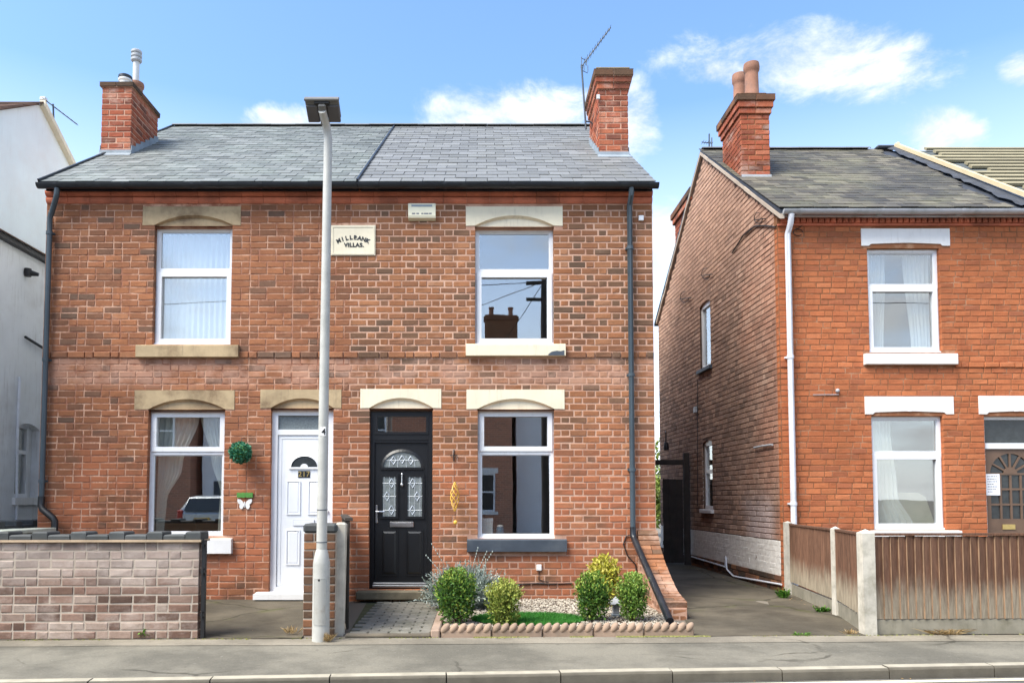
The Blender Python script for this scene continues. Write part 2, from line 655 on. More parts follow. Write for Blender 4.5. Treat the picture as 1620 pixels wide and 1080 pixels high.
def side_tones(t, col, pv):
    # soot over the middle of the gable, cleaner brick at the street corner, sunlight painted in as a paler warm tone high and far back
    s = t.n("ShaderNodeSeparateXYZ")
    t.l(t.pos(), s.inputs[0])
    y, z = s.outputs[1], s.outputs[2]
    wob = t.mth('MULTIPLY', t.mth('SUBTRACT', t.noise(.9, 6, .65, pv), .5), 5.0)
    corner = t.rng(t.mth('ADD', y, wob), 12.4, 10.9)
    col = t.mix(t.mth('MULTIPLY', corner, .42), col, srgb(172, 112, 86))
    smear = t.mth('MULTIPLY', t.mth('MULTIPLY', t.rng(t.mth('ADD', z, t.mth('MULTIPLY', wob, .12)), 1.62, 1.15), t.rng(t.mth('ADD', y, t.mth('MULTIPLY', wob, .15)), 12.6, 12.0)), t.rng(y, 11.05, 11.4))
    col = t.mix(t.mth('MULTIPLY', smear, .6), col, srgb(206, 192, 190))
    up = t.rng(t.mth('ADD', t.mth('ADD', z, t.mth('MULTIPLY', y, .22)), wob), 6.6, 9.8)
    col = t.mix(t.mth('MULTIPLY', up, .42), col, srgb(200, 158, 132))
    soot = t.rng(t.noise(.7, 7, .7, pv), .44, .64)
    mid = t.mth('MULTIPLY', t.rng(z, .6, 1.4), t.rng(z, 6.2, 3.5))
    col = t.mix(t.mth('MULTIPLY', t.mth('MULTIPLY', soot, mid), .2), col, srgb(92, 74, 66))
    mott = t.noise(2.6, 8, .75, pv)
    col = t.mix(t.mth('MULTIPLY', t.rng(mott, .55, .72), .45), col, srgb(112, 82, 66))
    col = t.mix(t.mth('MULTIPLY', t.rng(mott, .44, .30), .35), col, srgb(176, 150, 136))
    return col


M['brick_side_j'] = brick_mat("brick_sooty_gable", BR_SIDE, True, stain=(.54, .22), stain_col=srgb(70, 52, 48), pale=(.64, .25), pale_col=srgb(176, 140, 122), seed=4.4, extra=side_tones)


def white_paint_chipped():
    t = NT("white_paint_peeling_on_brick")
    n = t.noise(3.2, 9, .72)
    n2 = t.noise(14, 6, .7)
    col = t.mix(t.rng(n2, .3, .7), srgb(216, 210, 202), srgb(240, 236, 228))
    chip = t.rng(t.mth('ADD', t.mth('MULTIPLY', n, .8), t.mth('MULTIPLY', n2, .2)), .60, .66)
    col = t.mix(chip, col, srgb(112, 74, 58))
    grime = t.rng(t.noise(1.6, 8, .7, None, (1, 1, .5)), .5, .72)
    col = t.mix(t.mth('MULTIPLY', grime, .45), col, srgb(120, 112, 100))
    t.col(col)
    t.bump(t.noise(60, 6, .7), .4, .004)
    return t.set(.8, 0, .3)


M['white_brick'] = white_paint_chipped()


def mortar_mat(name, c, dark, amt=.4, worn=None):
    t = NT(name)
    if worn is not None:
        # joints come and go: smeared with clay here, fresh lime there
        c = t.mix(t.rng(t.noise(worn[1], 6, .7), worn[2], worn[3]), worn[0], c)
    col = t.mix(t.mth('MULTIPLY', t.rng(t.noise(1.4, 7, .65), .42, .68), amt), c, dark)
    col = t.mix(.35, col, t.ramp(t.noise(60, 5, .7), [(.2, .5), (.8, 1.0)]), 'MULTIPLY')
    t.col(col)
    t.bump(t.noise(150, 5, .7), .5, .004)
    return t.set(.95, 0, .2)


M['mortar_pink'] = mortar_mat("mortar_pinkish", srgb(212, 172, 148), srgb(172, 132, 110), .4, (srgb(186, 142, 120), 3.0, .36, .6))
M['mortar_soft'] = mortar_mat("mortar_soft_brown", srgb(214, 172, 146), srgb(160, 116, 94), .45, (srgb(158, 108, 86), 4.5, .40, .62))
M['mortar_orange'] = mortar_mat("mortar_brown_orange", srgb(186, 142, 112), srgb(112, 84, 58), .5, (srgb(150, 98, 68), 5.0, .48, .70))
M['mortar_dark'] = mortar_mat("mortar_sooty", srgb(112, 90, 78), srgb(56, 44, 40), .8)
M['mortar_grey'] = mortar_mat("mortar_grey_buff", srgb(190, 176, 160), srgb(140, 124, 110))
M['mortar_plinth'] = mortar_mat("plinth_dark_wall", srgb(112, 98, 86), srgb(64, 54, 48), .7)
M['terracotta'] = plain("cornice_terracotta", srgb(188, 108, 80), .85, .18, 5, .4, 90, dirt=srgb(96, 60, 48), dirt_amt=.6, dirt_scale=1.8, rnd='single', rvar=.14)
M['stone_cream'] = plain("stone_painted_cream", srgb(230, 219, 192), .7, .04, 3, .15, 60, dirt=srgb(180, 170, 148), dirt_amt=.25, dirt_scale=2.4, streak=0.35, streak_col=srgb(112, 100, 84))
M['stone_buff'] = plain("sandstone_weathered", srgb(178, 156, 122), .9, .2, 2.5, .45, 45, dirt=srgb(96, 72, 50), dirt_amt=.85, dirt_scale=1.6, streak=0.5, streak_col=srgb(112, 100, 84))
M['stone_white'] = plain("stone_painted_white", srgb(232, 230, 227), .65, .03, 3, .12, 60, dirt=srgb(190, 186, 180), dirt_amt=.25, streak=0.35, streak_col=srgb(112, 100, 84))
M['stone_step'] = plain("stone_step_worn", srgb(128, 118, 98), .9, .2, 4, .4, 50, dirt=srgb(74, 70, 54), dirt_amt=.6)
M['upvc'] = plain("window_plastic_white", srgb(232, 233, 235), .35, .02, 3, 0, 1, dirt=srgb(196, 196, 196), dirt_amt=.15, dirt_scale=3, streak=0.18, streak_col=srgb(112, 100, 84))
M['sill_charcoal'] = plain("sill_charcoal_paint", srgb(62, 70, 80), .55, .12, 5, .15, 60, dirt=srgb(110, 112, 112), dirt_amt=.25)
M['black_paint'] = plain("door_black", srgb(17, 18, 21), .38, .15, 4, .05, 120)
M['black_plastic'] = plain("gutter_black_plastic", srgb(28, 32, 38), .36, .2, 6, .05, 60, dirt=srgb(86, 92, 96), dirt_amt=.22)
M['slate_pipe'] = plain("downpipe_slate_grey", srgb(66, 78, 86), .4, .15, 5, .04, 60, dirt=srgb(40, 46, 50), dirt_amt=.4)
M['pipe_white'] = plain("downpipe_white", srgb(228, 230, 236), .45, .04, 3, 0, 1, dirt=srgb(160, 158, 150), dirt_amt=.35, streak=0.3, streak_col=srgb(112, 100, 84))
M['gutter_grey'] = plain("gutter_weathered_grey", srgb(176, 178, 182), .55, .08, 3, .1, 60, dirt=srgb(106, 112, 104), dirt_amt=.6)
M['chrome'] = plain("steel_brushed", (.62, .62, .63, 1), .28, .06, 30, 0, 1, metal=1.0)
M['lead'] = plain("lead_flashing", srgb(142, 152, 160), .55, .14, 6, .25, 30, dirt=srgb(92, 98, 102), dirt_amt=.5)
M['lead_came'] = plain("lead_came_pale", srgb(196, 200, 204), .35, .08, 8, 0, 1, metal=.6)
M['concrete'] = plain("concrete_post_pale", srgb(196, 190, 176), .92, .12, 8, .5, 90, dirt=srgb(126, 120, 102), dirt_amt=.6, dirt_scale=5, streak=0.4, streak_col=srgb(112, 100, 84))
M['concrete_old'] = plain("concrete_ground_old", srgb(120, 110, 94), .95, .16, 1.4, .5, 70, dirt=srgb(74, 66, 54), dirt_amt=.75, dirt_scale=.9)


def cracked(name):
    t = NT(name)
    n1 = t.noise(1.4, 6, .6)
    col = t.mix(t.rng(n1, .3, .7), srgb(82, 76, 65), srgb(106, 98, 84))
    col = t.mix(t.mth('MULTIPLY', t.rng(t.noise(.8, 8, .7), .45, .7), .6), col, srgb(58, 52, 43))
    col = t.mix(.5, col, t.ramp(t.noise(60, 4, .8), [(.3, .45), (.5, .85), (.7, 1.0)]), 'MULTIPLY')
    mp = t.n("ShaderNodeMix", data_type='VECTOR')
    nz = t.n("ShaderNodeTexNoise")
    nz.inputs['Scale'].default_value = 2.2
    nz.inputs['Detail'].default_value = 6
    t.l(t.pos(), nz.inputs['Vector'])
    mp.inputs['Factor'].default_value = .22
    t.l(t.pos(), mp.inputs['A'])
    t.l(nz.outputs['Color'], mp.inputs['B'])
    vo = t.n("ShaderNodeTexVoronoi", feature='DISTANCE_TO_EDGE')
    vo.inputs['Scale'].default_value = .62
    t.l(mp.outputs['Result'], vo.inputs['Vector'])
    crack = t.rng(vo.outputs['Distance'], .012, .003)
    col = t.mix(t.mth('MULTIPLY', crack, .7), col, srgb(52, 50, 38))
    moss = t.mth('MULTIPLY', t.rng(vo.outputs['Distance'], .07, .0), t.rng(t.noise(3, 6, .7), .5, .65))
    col = t.mix(t.mth('MULTIPLY', moss, .5), col, srgb(88, 90, 52))
    t.col(col)
    t.bump(t.mth('SUBTRACT', t.noise(50, 6, .75), t.mth('MULTIPLY', crack, 1.5)), .5, .006)
    return t.set(.95, 0, .25)


M['concrete_cracked'] = cracked("concrete_cracked_mossy")
M['galv'] = plain("lamp_column_galvanised", srgb(182, 181, 174), .5, .07, 9, .08, 70, metal=.0, dirt=srgb(140, 142, 134), dirt_amt=.4, dirt_scale=5, streak=0.4, streak_col=srgb(112, 100, 84))
M['wire'] = plain("cable_black", srgb(30, 28, 28), .6, .1, 6)
M['iron'] = plain("iron_black", srgb(26, 26, 28), .5, .25, 10, .15, 60)
M['aerial'] = plain("aerial_grey_metal", srgb(70, 76, 82), .45, .15, 8, 0, 1, metal=.5)
M['room'] = plain("room_plaster_grey", srgb(150, 146, 140), .9, .05, 2)
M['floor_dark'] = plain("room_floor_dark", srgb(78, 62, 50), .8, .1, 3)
M['render_white'] = plain("render_offwhite", srgb(236, 246, 247), .9, .05, 1.2, .35, 140, dirt=srgb(222, 216, 212), dirt_amt=.35, dirt_scale=.9, streak=0.12, streak_col=srgb(112, 100, 84))
M['render_low'] = plain("render_greyish", srgb(228, 230, 231), .9, .07, 1.2, .35, 140, dirt=srgb(180, 172, 166), dirt_amt=.4, dirt_scale=1.1, streak=0.35, streak_col=srgb(112, 100, 84))


def slate_mat(name, stops, joined, moss=0.0, rough=.62, dark=0.0, mosscol=srgb(118, 116, 92)):
    t = NT(name)
    col = t.ramp(t.rnd(joined), stops)
    col = t.mix(.35, col, t.ramp(t.noise(26, 6, .65, None, (1, .6, .6)), [(.2, .5), (.8, 1.0)]), 'MULTIPLY')
    if moss:
        col = t.mix(t.mth('MULTIPLY', t.rng(t.noise(1.6, 8, .7), .42, .66), moss), col, mosscol)
    if dark:
        col = t.mix(t.mth('MULTIPLY', t.rng(t.noise(.55, 5, .6), .50, .66), dark), col, srgb(48, 48, 52))
    t.col(col)
    t.bump(t.noise(45, 6, .65), .35, .004)
    return t.set(rough, 0, .5)


SL_NEW = [(0, srgb(106, 107, 107)), (.3, srgb(116, 117, 117)), (.7, srgb(122, 123, 123)), (1, srgb(131, 132, 132))]
SL_OLD = [(0, srgb(90, 93, 91)), (.3, srgb(106, 110, 107)), (.7, srgb(116, 119, 116)), (1, srgb(130, 133, 130))]
SL_WORN = [(0, srgb(66, 62, 55)), (.3, srgb(84, 79, 70)), (.7, srgb(98, 92, 80)), (1, srgb(120, 113, 98))]
M['slate_b'], M['slate_b_j'] = pair(lambda j: slate_mat("slate_blue_grey_new", SL_NEW, j, moss=.12))
M['slate_a'], M['slate_a_j'] = pair(lambda j: slate_mat("slate_old_grey", SL_OLD, j, moss=.25, mosscol=srgb(132, 142, 132)))
M['slate_w'], M['slate_w_j'] = pair(lambda j: slate_mat("slate_weathered_lichen", SL_WORN, j, moss=.45, rough=.7, dark=.55))
M['underfelt'] = plain("roofing_felt_black", srgb(58, 62, 70), .6, .2, 5, .3, 20)
M['tile_brown'] = plain("roof_tile_brown", srgb(112, 88, 74), .9, .25, 5, .4, 50, dirt=srgb(70, 62, 54), dirt_amt=.6, rnd='single', rvar=.3)
M['batten'] = plain("batten_treated_timber", srgb(150, 140, 112), .8, .12, 3, .2, 40, rnd='single', rvar=.16)
M['new_timber'] = plain("sawn_timber_pale", srgb(202, 184, 148), .8, .08, 4, .2, 40)


def glass_mat(name, ior=1.9, tint=(.92, .95, .95, 1), rough=0.0):
    t = NT(name)
    t.t.nodes.remove(t.b)
    out = [x for x in t.t.nodes if x.type == 'OUTPUT_MATERIAL'][0]
    tr = t.n("ShaderNodeBsdfTransparent")
    tr.inputs[0].default_value = tint
    gl = t.n("ShaderNodeBsdfGlossy")
    gl.inputs['Roughness'].default_value = rough
    gl.inputs['Color'].default_value = (1, 1, 1, 1)
    # float glass is never quite flat: a faint large ripple bends the reflections
    bp = t.n("ShaderNodeBump")
    bp.inputs['Strength'].default_value = .05
    bp.inputs['Distance'].default_value = .02
    t.l(t.noise(1.1, 2, .4), bp.inputs['Height'])
    t.l(bp.outputs[0], gl.inputs['Normal'])
    # mirror share from the viewing angle alone, the same from either side of the pane
    if t.geo is None:
        t.pos()
    dt = t.n("ShaderNodeVectorMath", operation='DOT_PRODUCT')
    t.l(t.geo.outputs['Normal'], dt.inputs[0])
    t.l(t.geo.outputs['Incoming'], dt.inputs[1])
    one = t.mth('SUBTRACT', 1.0, t.mth('ABSOLUTE', dt.outputs['Value']), True)
    fac = t.mth('ADD', ior, t.mth('MULTIPLY', t.mth('POWER', one, 5.0), 1.0 - ior), True)
    mx = t.n("ShaderNodeMixShader")
    t.l(fac, mx.inputs[0])
    t.l(tr.outputs[0], mx.inputs[1])
    t.l(gl.outputs[0], mx.inputs[2])
    t.l(mx.outputs[0], out.inputs['Surface'])
    return t.m


M['glass'] = glass_mat("window_glass", .205)
M['glass_obscure'] = plain("obscured_glass_grey", srgb(112, 120, 122), .22, .2, 40, .5, 60)
M['glass_lead'] = plain("leaded_glass_grey", srgb(120, 126, 126), .16, .2, 18, .35, 40)
M['glass_dark'] = plain("dark_obscured_glass", srgb(52, 56, 58), .16, .25, 14, .25, 60)


def net_mat(name, c, alpha):
    t = NT(name)
    t.t.nodes.remove(t.b)
    out = [x for x in t.t.nodes if x.type == 'OUTPUT_MATERIAL'][0]
    tr = t.n("ShaderNodeBsdfTransparent")
    df = t.n("ShaderNodeBsdfDiffuse")
    df.inputs[0].default_value = c
    tl = t.n("ShaderNodeBsdfTranslucent")
    tl.inputs[0].default_value = c
    m1 = t.n("ShaderNodeMixShader")
    m1.inputs[0].default_value = .3
    t.l(df.outputs[0], m1.inputs[1]); t.l(tl.outputs[0], m1.inputs[2])
    m2 = t.n("ShaderNodeMixShader")
    m2.inputs[0].default_value = alpha
    t.l(tr.outputs[0], m2.inputs[1]); t.l(m1.outputs[0], m2.inputs[2])
    t.l(m2.outputs[0], out.inputs['Surface'])
    return t.m


M['net'] = net_mat("net_curtain_white", srgb(250, 250, 248), .9)
M['voile'] = net_mat("voile_curtain_cream", srgb(252, 250, 240), .93)
M['drape'] = net_mat("curtain_pale_cotton", srgb(236, 236, 234), .98)


def leaf_mat(name, stops):
    t = NT(name)
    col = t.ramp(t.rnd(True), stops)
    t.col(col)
    t.b.inputs['Subsurface Weight'].default_value = 0.0
    t.b.inputs['Transmission Weight'].default_value = 0.0
    return t.set(.55, 0, .35)


M['leaf_green'] = leaf_mat("leaf_euonymus_green", [(0, srgb(42, 66, 26)), (.35, srgb(74, 106, 38)), (.7, srgb(104, 138, 50)), (1, srgb(160, 176, 84))])
M['leaf_mid'] = leaf_mat("leaf_euonymus_olive", [(0, srgb(62, 78, 34)), (.35, srgb(100, 118, 46)), (.7, srgb(136, 148, 60)), (1, srgb(182, 182, 92))])
M['leaf_deep'] = leaf_mat("leaf_euonymus_deep", [(0, srgb(32, 56, 22)), (.4, srgb(58, 94, 32)), (.75, srgb(90, 128, 44)), (1, srgb(166, 174, 76))])
M['leaf_yellow'] = leaf_mat("leaf_golden_yellow", [(0, srgb(112, 116, 38)), (.4, srgb(160, 158, 50)), (.8, srgb(190, 182, 66)), (1, srgb(206, 192, 104))])
M['leaf_silver'] = leaf_mat("leaf_lavender_silver", [(0, srgb(98, 112, 98)), (.5, srgb(142, 154, 142)), (1, srgb(182, 192, 186))])
M['leaf_weed'] = leaf_mat("leaf_weed_green", [(0, srgb(46, 84, 26)), (.5, srgb(76, 124, 36)), (1, srgb(118, 160, 56))])
M['leaf_dry'] = leaf_mat("leaf_dry_straw", [(0, srgb(120, 96, 60)), (.5, srgb(168, 140, 92)), (1, srgb(204, 180, 136))])
M['leaf_box'] = leaf_mat("leaf_topiary_plastic", [(0, srgb(14, 62, 44)), (.5, srgb(30, 102, 72)), (1, srgb(92, 160, 124))])
M['leaf_tree'] = leaf_mat("leaf_tree_far", [(0, srgb(74, 96, 40)), (.5, srgb(124, 146, 66)), (1, srgb(182, 190, 104))])
M['turf'] = leaf_mat("turf_blades", [(0, srgb(30, 84, 24)), (.5, srgb(46, 116, 34)), (1, srgb(84, 150, 56))])
M['twig'] = plain("twig_brown", srgb(96, 74, 54), .9, .2, 20)


# ------------------------------------------------------------------ builders shared by the houses
def lay(u0, u1, z0, z1, course, bond, excl, S=0.229, H=0.1145, joint=0.014, top=None, off0=0.0, e0=None, e1=None):
    """the bricks of a wall as (u0, u1, z0, z1), cut round the excluded rectangles"""
    n = max(1, round((z1 - z0) / course))
    ch = (z1 - z0) / n
    out = []
    for i in range(n):
        za, zb = z0 + i * ch + joint / 2, z0 + (i + 1) * ch - joint / 2
        zc = (za + zb) / 2
        if bond == 'flemish':
            pat, off = [S, H], (S + H) / 2 * (i % 2)
        elif bond == 'garden':
            pat, off = [S, S, S, H], (1.5 * S + H / 2) * (i % 2) + .03 * ((i * 7) % 3)
        elif bond == 'mixed':
            pat, off = ([S, H, S, S, H] if i % 2 else [S, S, H]), (.17 * (i % 2) + .06 * ((i * 5) % 4))
        elif bond == 'english':
            pat, off = ([H], H / 2) if i % 4 == 0 else ([S], S / 2 * (i % 2))
        else:
            pat, off = [S], S / 2 * (i % 2)
        free = [(u0 + (e0 if e0 and i % 2 else 0), u1 + (e1 if e1 and i % 2 else 0))]
        for (eu0, eu1, ez0, ez1) in excl:
            if ez0 - .012 < zc < ez1 + .012:
                nxt = []
                for (p, q) in free:
                    if q <= eu0 or p >= eu1:
                        nxt.append((p, q))
                        continue
                    if p < eu0:
                        nxt.append((p, eu0 + joint / 2))
                    if q > eu1:
                        nxt.append((eu1 - joint / 2, q))
                free = nxt
        cuts, u, k = [], u0 - off - off0, 0
        while u < u1 + S * 2:
            cuts.append(u)
            u += pat[k % len(pat)]
            k += 1
        for (p, q) in free:
            if q - p < .035:
                continue
            cs = [p] + [c for c in cuts if p + .062 < c < q - .062] + [q]
            for a, b in zip(cs, cs[1:]):
                a2, b2 = a + joint / 2, b - joint / 2
                if top is not None and (top(a2) < zb or top(b2) < zb):
                    continue
                out.append((a2, b2, za, zb))
    return out


_tpl = {}
BL, BH, BD = 0.217, 0.075, 0.10


def brick_template(m):
    # eight slightly different worn bricks per clay
    if m.name not in _tpl:
        _tpl[m.name] = []
        for k in range(8):
            mb = MB()
            mb.brick(front(0), -BL / 2, BL / 2, -BH / 2, BH / 2, 0, BD, random.uniform(.004, .009), .5, .0026)
            me = bpy.data.meshes.new("brick")
            me.from_pydata([tuple(p) for p in mb.v], [], mb.f)
            me.materials.append(m)
            _tpl[m.name].append(me)
    return random.choice(_tpl[m.name])


def lay_objects(parent, fr, bricks, m, proud=(0.0, .003), name="brick"):
    ang = math.atan2(fr.u.y, fr.u.x)
    for (a, b, za, zb) in bricks:
        piece(name, brick_template(m), parent, fr.p((a + b) / 2, random.uniform(*proud), (za + zb) / 2), 0,
              ((b - a) / BL, 1, (zb - za) / BH), (random.gauss(0, .006), random.gauss(0, .005), ang + random.gauss(0, .005)))


def lay_joined(parent, fr, bricks, m, name="bricks", proud=(0.0, .003), depth=BD, kind='stuff'):
    if not bricks:
        return None
    mb = MB()
    for (a, b, za, zb) in bricks:
        mb.brick(fr, a, b, za, zb, random.uniform(*proud), depth, random.uniform(.004, .009), None, .0028)
    return mb.build(name, m, parent, kind=kind)


def mortar_sheet(parent, fr, u0, u1, z0, z1, holes, m, name="wall", n=-.0035, thick=.24):
    g = .004
    hs = [(a - g, b + g, c - g, d + g) for a, b, c, d in holes]
    us = sorted({u0, u1, *[x for h in hs for x in h[:2] if u0 < x < u1]})
    zs = sorted({z0, z1, *[x for h in hs for x in h[2:] if z0 < x < z1]})
    mb = MB()
    p = fr.p
    for a, b in zip(us, us[1:]):
        for c, d in zip(zs, zs[1:]):
            uc, zc = (a + b) / 2, (c + d) / 2
            if any(h[0] < uc < h[1] and h[2] < zc < h[3] for h in hs):
                continue
            mb.quad(p(a, n, c), p(b, n, c), p(b, n, d), p(a, n, d))
    for (a, b, c, d) in hs:
        mb.quad(p(a, n, c), p(a, n, d), p(a, -thick, d), p(a, -thick, c))
        mb.quad(p(b, n, d), p(b, n, c), p(b, -thick, c), p(b, -thick, d))
        mb.quad(p(a, n, d), p(b, n, d), p(b, -thick, d), p(a, -thick, d))
        mb.quad(p(b, n, c), p(a, n, c), p(a, -thick, c), p(b, -thick, c))
    # outer returns and the inner face, so the wall has its thickness
    mb.quad(p(u0, n, z1), p(u1, n, z1), p(u1, -thick, z1), p(u0, -thick, z1))
    mb.quad(p(u0, n, z0), p(u0, n, z1), p(u0, -thick, z1), p(u0, -thick, z0))
    mb.quad(p(u1, n, z1), p(u1, n, z0), p(u1, -thick, z0), p(u1, -thick, z1))
    return mb.build(name, m, parent)


def split_singles(bricks, fr, limit, ok=None):
    cand = [b for b in bricks if (b[1] - b[0]) > .07 and (ok is None or ok(b))]
    cand.sort(key=lambda b: (fr.p((b[0] + b[1]) / 2, 0, (b[2] + b[3]) / 2) - Vector((0, 0, EYE_Z))).length)
    s = set(cand[:limit])
    return [b for b in bricks if b in s], [b for b in bricks if b not in s]


def arch_pts(u0, u1, z, rise, n=14):
    w = (u1 - u0) / 2
    rad = (w * w + rise * rise) / (2 * rise)
    cz = z + rise - rad
    a0 = math.asin(w / rad)
    return [((u0 + u1) / 2 + rad * math.sin(-a0 + 2 * a0 * i / n), cz + rad * math.cos(-a0 + 2 * a0 * i / n)) for i in range(n + 1)]


def lintel(parent, fr, r, ou0, ou1, m, proud=.006):
    """straight stone head with a segmental chamfered arch cut into its lower edge"""
    u0, u1, z0, z1 = r
    rise = (z1 - z0) * .52
    arc = arch_pts(ou0, ou1, z0 + .004, rise)
    mb = MB()
    mb.prism(fr, [(u0, z1), (u0, z0)] + arc + [(u1, z0), (u1, z1)], -.13, proud)
    o = mb.build("lintel", m, parent)
    mb = MB()
    arc2 = arch_pts(ou0 + .015, ou1 - .015, z0 + .003, rise - .03)
    # sloping chamfer ring, then the set-back tympanum
    for i in range(len(arc) - 1):
        a, b, c, d = arc[i], arc[i + 1], arc2[i + 1], arc2[i]
        mb.quad(fr.p(a[0], proud - .003, a[1]), fr.p(b[0], proud - .003, b[1]), fr.p(c[0], -.035, c[1]), fr.p(d[0], -.035, d[1]))
    mb.prism(fr, arc2, -.12, -.036)
    mb.build("arch_moulding", m, o)
    return o


def win_frame(mb, fr, u0, u1, z0, z1, w, n0, n1, wb=None):
    wb = wb or w
    mb.fbox(fr, u0, u0 + w, n0, n1, z0, z1)
    mb.fbox(fr, u1 - w, u1, n0, n1, z0, z1)
    mb.fbox(fr, u0 + w, u1 - w, n0, n1, z1 - w, z1)
    mb.fbox(fr, u0 + w, u1 - w, n0, n1, z0, z0 + wb)


def room(parent, fr, u0, u1, z0, z1, depth=3.2, side=.55, head=.35, floor=.9, m='room'):
    mb = MB()
    p = fr.p
    a, b, c, d, n0, n1 = u0 - side, u1 + side, z0 - floor, z1 + head, -.25, -depth
    mb.quad(p(a, n1, c), p(b, n1, c), p(b, n1, d), p(a, n1, d))
    mb.quad(p(a, n0, c), p(a, n1, c), p(a, n1, d), p(a, n0, d))
    mb.quad(p(b, n1, c), p(b, n0, c), p(b, n0, d), p(b, n1, d))
    mb.quad(p(a, n1, d), p(b, n1, d), p(b, n0, d), p(a, n0, d))
    mb.quad(p(a, n0, c), p(b, n0, c), p(b, n1, c), p(a, n1, c))
    # inner lining of the outside wall round the opening
    for (e, f, g, h) in ((a, u0, c, d), (u1, b, c, d), (u0, u1, c, z0), (u0, u1, z1, d)):
        mb.quad(p(e, n0, g), p(e, n0, h), p(f, n0, h), p(f, n0, g))
    return mb.build("room", M[m], parent)


def window(parent, fr, r, zt, casement, set_back=.075, m='upvc', label=None, sill=None):
    """plastic window: outer frame, transom, one opening casement ('top' or 'low') and two panes"""
    u0, u1, z0, z1 = r
    mb = MB()
    n1 = -set_back
    n0 = n1 - .06
    fw = .042
    win_frame(mb, fr, u0, u1, z0, z1, fw, n0, n1)
    mb.fbox(fr, u0 + fw, u1 - fw, n0, n1 - .002, zt - .032, zt + .032)
    # stub sill of the frame
    mb.fbox(fr, u0 - .004, u1 + .004, n0, n1 + .03, z0 - .004, z0 + .022)
    o = mb.build("window", M[m], parent, label=label)
    lo = (u0 + fw, u1 - fw, z0 + fw, zt - .032)
    hi = (u0 + fw, u1 - fw, zt + .032, z1 - fw)
    for box, tag_ in ((hi, 'top'), (lo, 'low')):
        a, b, c, d = box
        mb = MB()
        if tag_ == casement:
            # casement sash overlaps the frame and stands proud of it
            e = .022
            win_frame(mb, fr, a - e, b + e, c - e, d + e, .062, n0 + .005, n1 + .016)
            mb.build("sash", M[m], o)
            g = .062 - e
        else:
            win_frame(mb, fr, a, b, c, d, .014, n0 + .02, n1 - .014)
            mb.build("glazing_bead", M[m], o)
            g = .012
        mb = MB()
        mb.fbox(fr, a + g, b - g, n0 + .022, n0 + .030, c + g, d - g)
        mb.build("pane", M['glass'], o)
    return o


def sill_block(parent, fr, r, m, out=.07, n0=-.1, name="sill", b=.006):
    u0, u1, z0, z1 = r
    mb = MB()
    c = .010
    p = fr.p
    prof = [(n0, z1 - .004), (out - c, z1 - .012), (out, z1 - .012 - c), (out, z0 + .004), (out - .006, z0), (n0, z0)]
    vs = [p(u0, n, z) for n, z in prof] + [p(u1, n, z) for n, z in prof]
    k = len(prof)
    fs = [tuple(range(k)), tuple(reversed(range(k, 2 * k)))] + [(i, i + k, (i + 1) % k + k, (i + 1) % k) for i in range(k)]
    mb.add(vs, fs)
    return mb.build(name, m, parent)


def curtain(name, label, fr, n, path, m, group=None, folds=9, amp=.03, cat="curtain"):
    """a hanging cloth: path = [(z, u_left, u_right), ...] from the top down, pleated along u"""
    mb = MB()
    cols = folds * 6
    rows = []
    zs = []
    # refine rows
    fine = []
    for (a, b) in zip(path, path[1:]):
        for i in range(6):
            t = i / 6
            s = t * t * (3 - 2 * t)
            fine.append(tuple(a[k] + (b[k] - a[k]) * (t if k == 0 else s) for k in range(3)))
    fine.append(path[-1])
    vs, fs = [], []
    ph = random.uniform(0, 6)
    for ri, (z, ul, ur) in enumerate(fine):
        for c in range(cols + 1):
            t = c / cols
            wob = math.sin(t * folds * 2 * math.pi + ph + .6 * math.sin(ri * .35)) * amp * (.7 + .3 * math.sin(ri * .5 + t * 9))
            wob += noise.noise(Vector((t * 5, z * 2, ph))) * amp * .6
            vs.append(fr.p(ul + (ur - ul) * t, n + wob, z))
    for ri in range(len(fine) - 1):
        for c in range(cols):
            a = ri * (cols + 1) + c
            fs.append((a, a + 1, a + cols + 2, a + cols + 1))
    mb.add(vs, fs, .5)
    o = mb.build(name, m, None, smooth=True, loc=fr.p((path[-1][1] + path[-1][2]) / 2, n, path[-1][0]))
    return tag(o, label, cat, group or "curtains in the windows")


def text_mesh(mb, s, fr, uc, n, zc, size, rot=0.0, depth=.004, bold=.0, align='CENTER'):
    cu = bpy.data.curves.new("t", 'FONT')
    cu.body = s
    cu.size = size
    cu.align_x = align
    cu.align_y = 'CENTER'
    cu.space_character = 1.12
    cu.extrude = depth / 2
    cu.offset = bold
    o = bpy.data.objects.new("t", cu)
    COL.objects.link(o)
    dg = bpy.context.evaluated_depsgraph_get()
    me = bpy.data.meshes.new_from_object(o.evaluated_get(dg))
    c, si = math.cos(rot), math.sin(rot)
    vs = [fr.p(uc + v.co.x * c - v.co.y * si, n + v.co.z, zc + v.co.x * si + v.co.y * c) for v in me.vertices]
    mb.add(vs, [tuple(p.vertices) for p in me.polygons], .5)
    bpy.data.objects.remove(o)
    bpy.data.meshes.remove(me)
    bpy.data.curves.remove(cu)


_sl = {}


def slate_template(m, w, l, t):
    k = (m.name, round(w, 3), round(l, 3))
    if k not in _sl:
        mb = MB()
        mb.bbox(-w / 2, w / 2, 0, l, -t, 0, .002, .5)
        me = bpy.data.meshes.new("slate")
        me.from_pydata([tuple(p) for p in mb.v], [], mb.f)
        me.materials.append(m)
        _sl[k] = me
    return _sl[k]


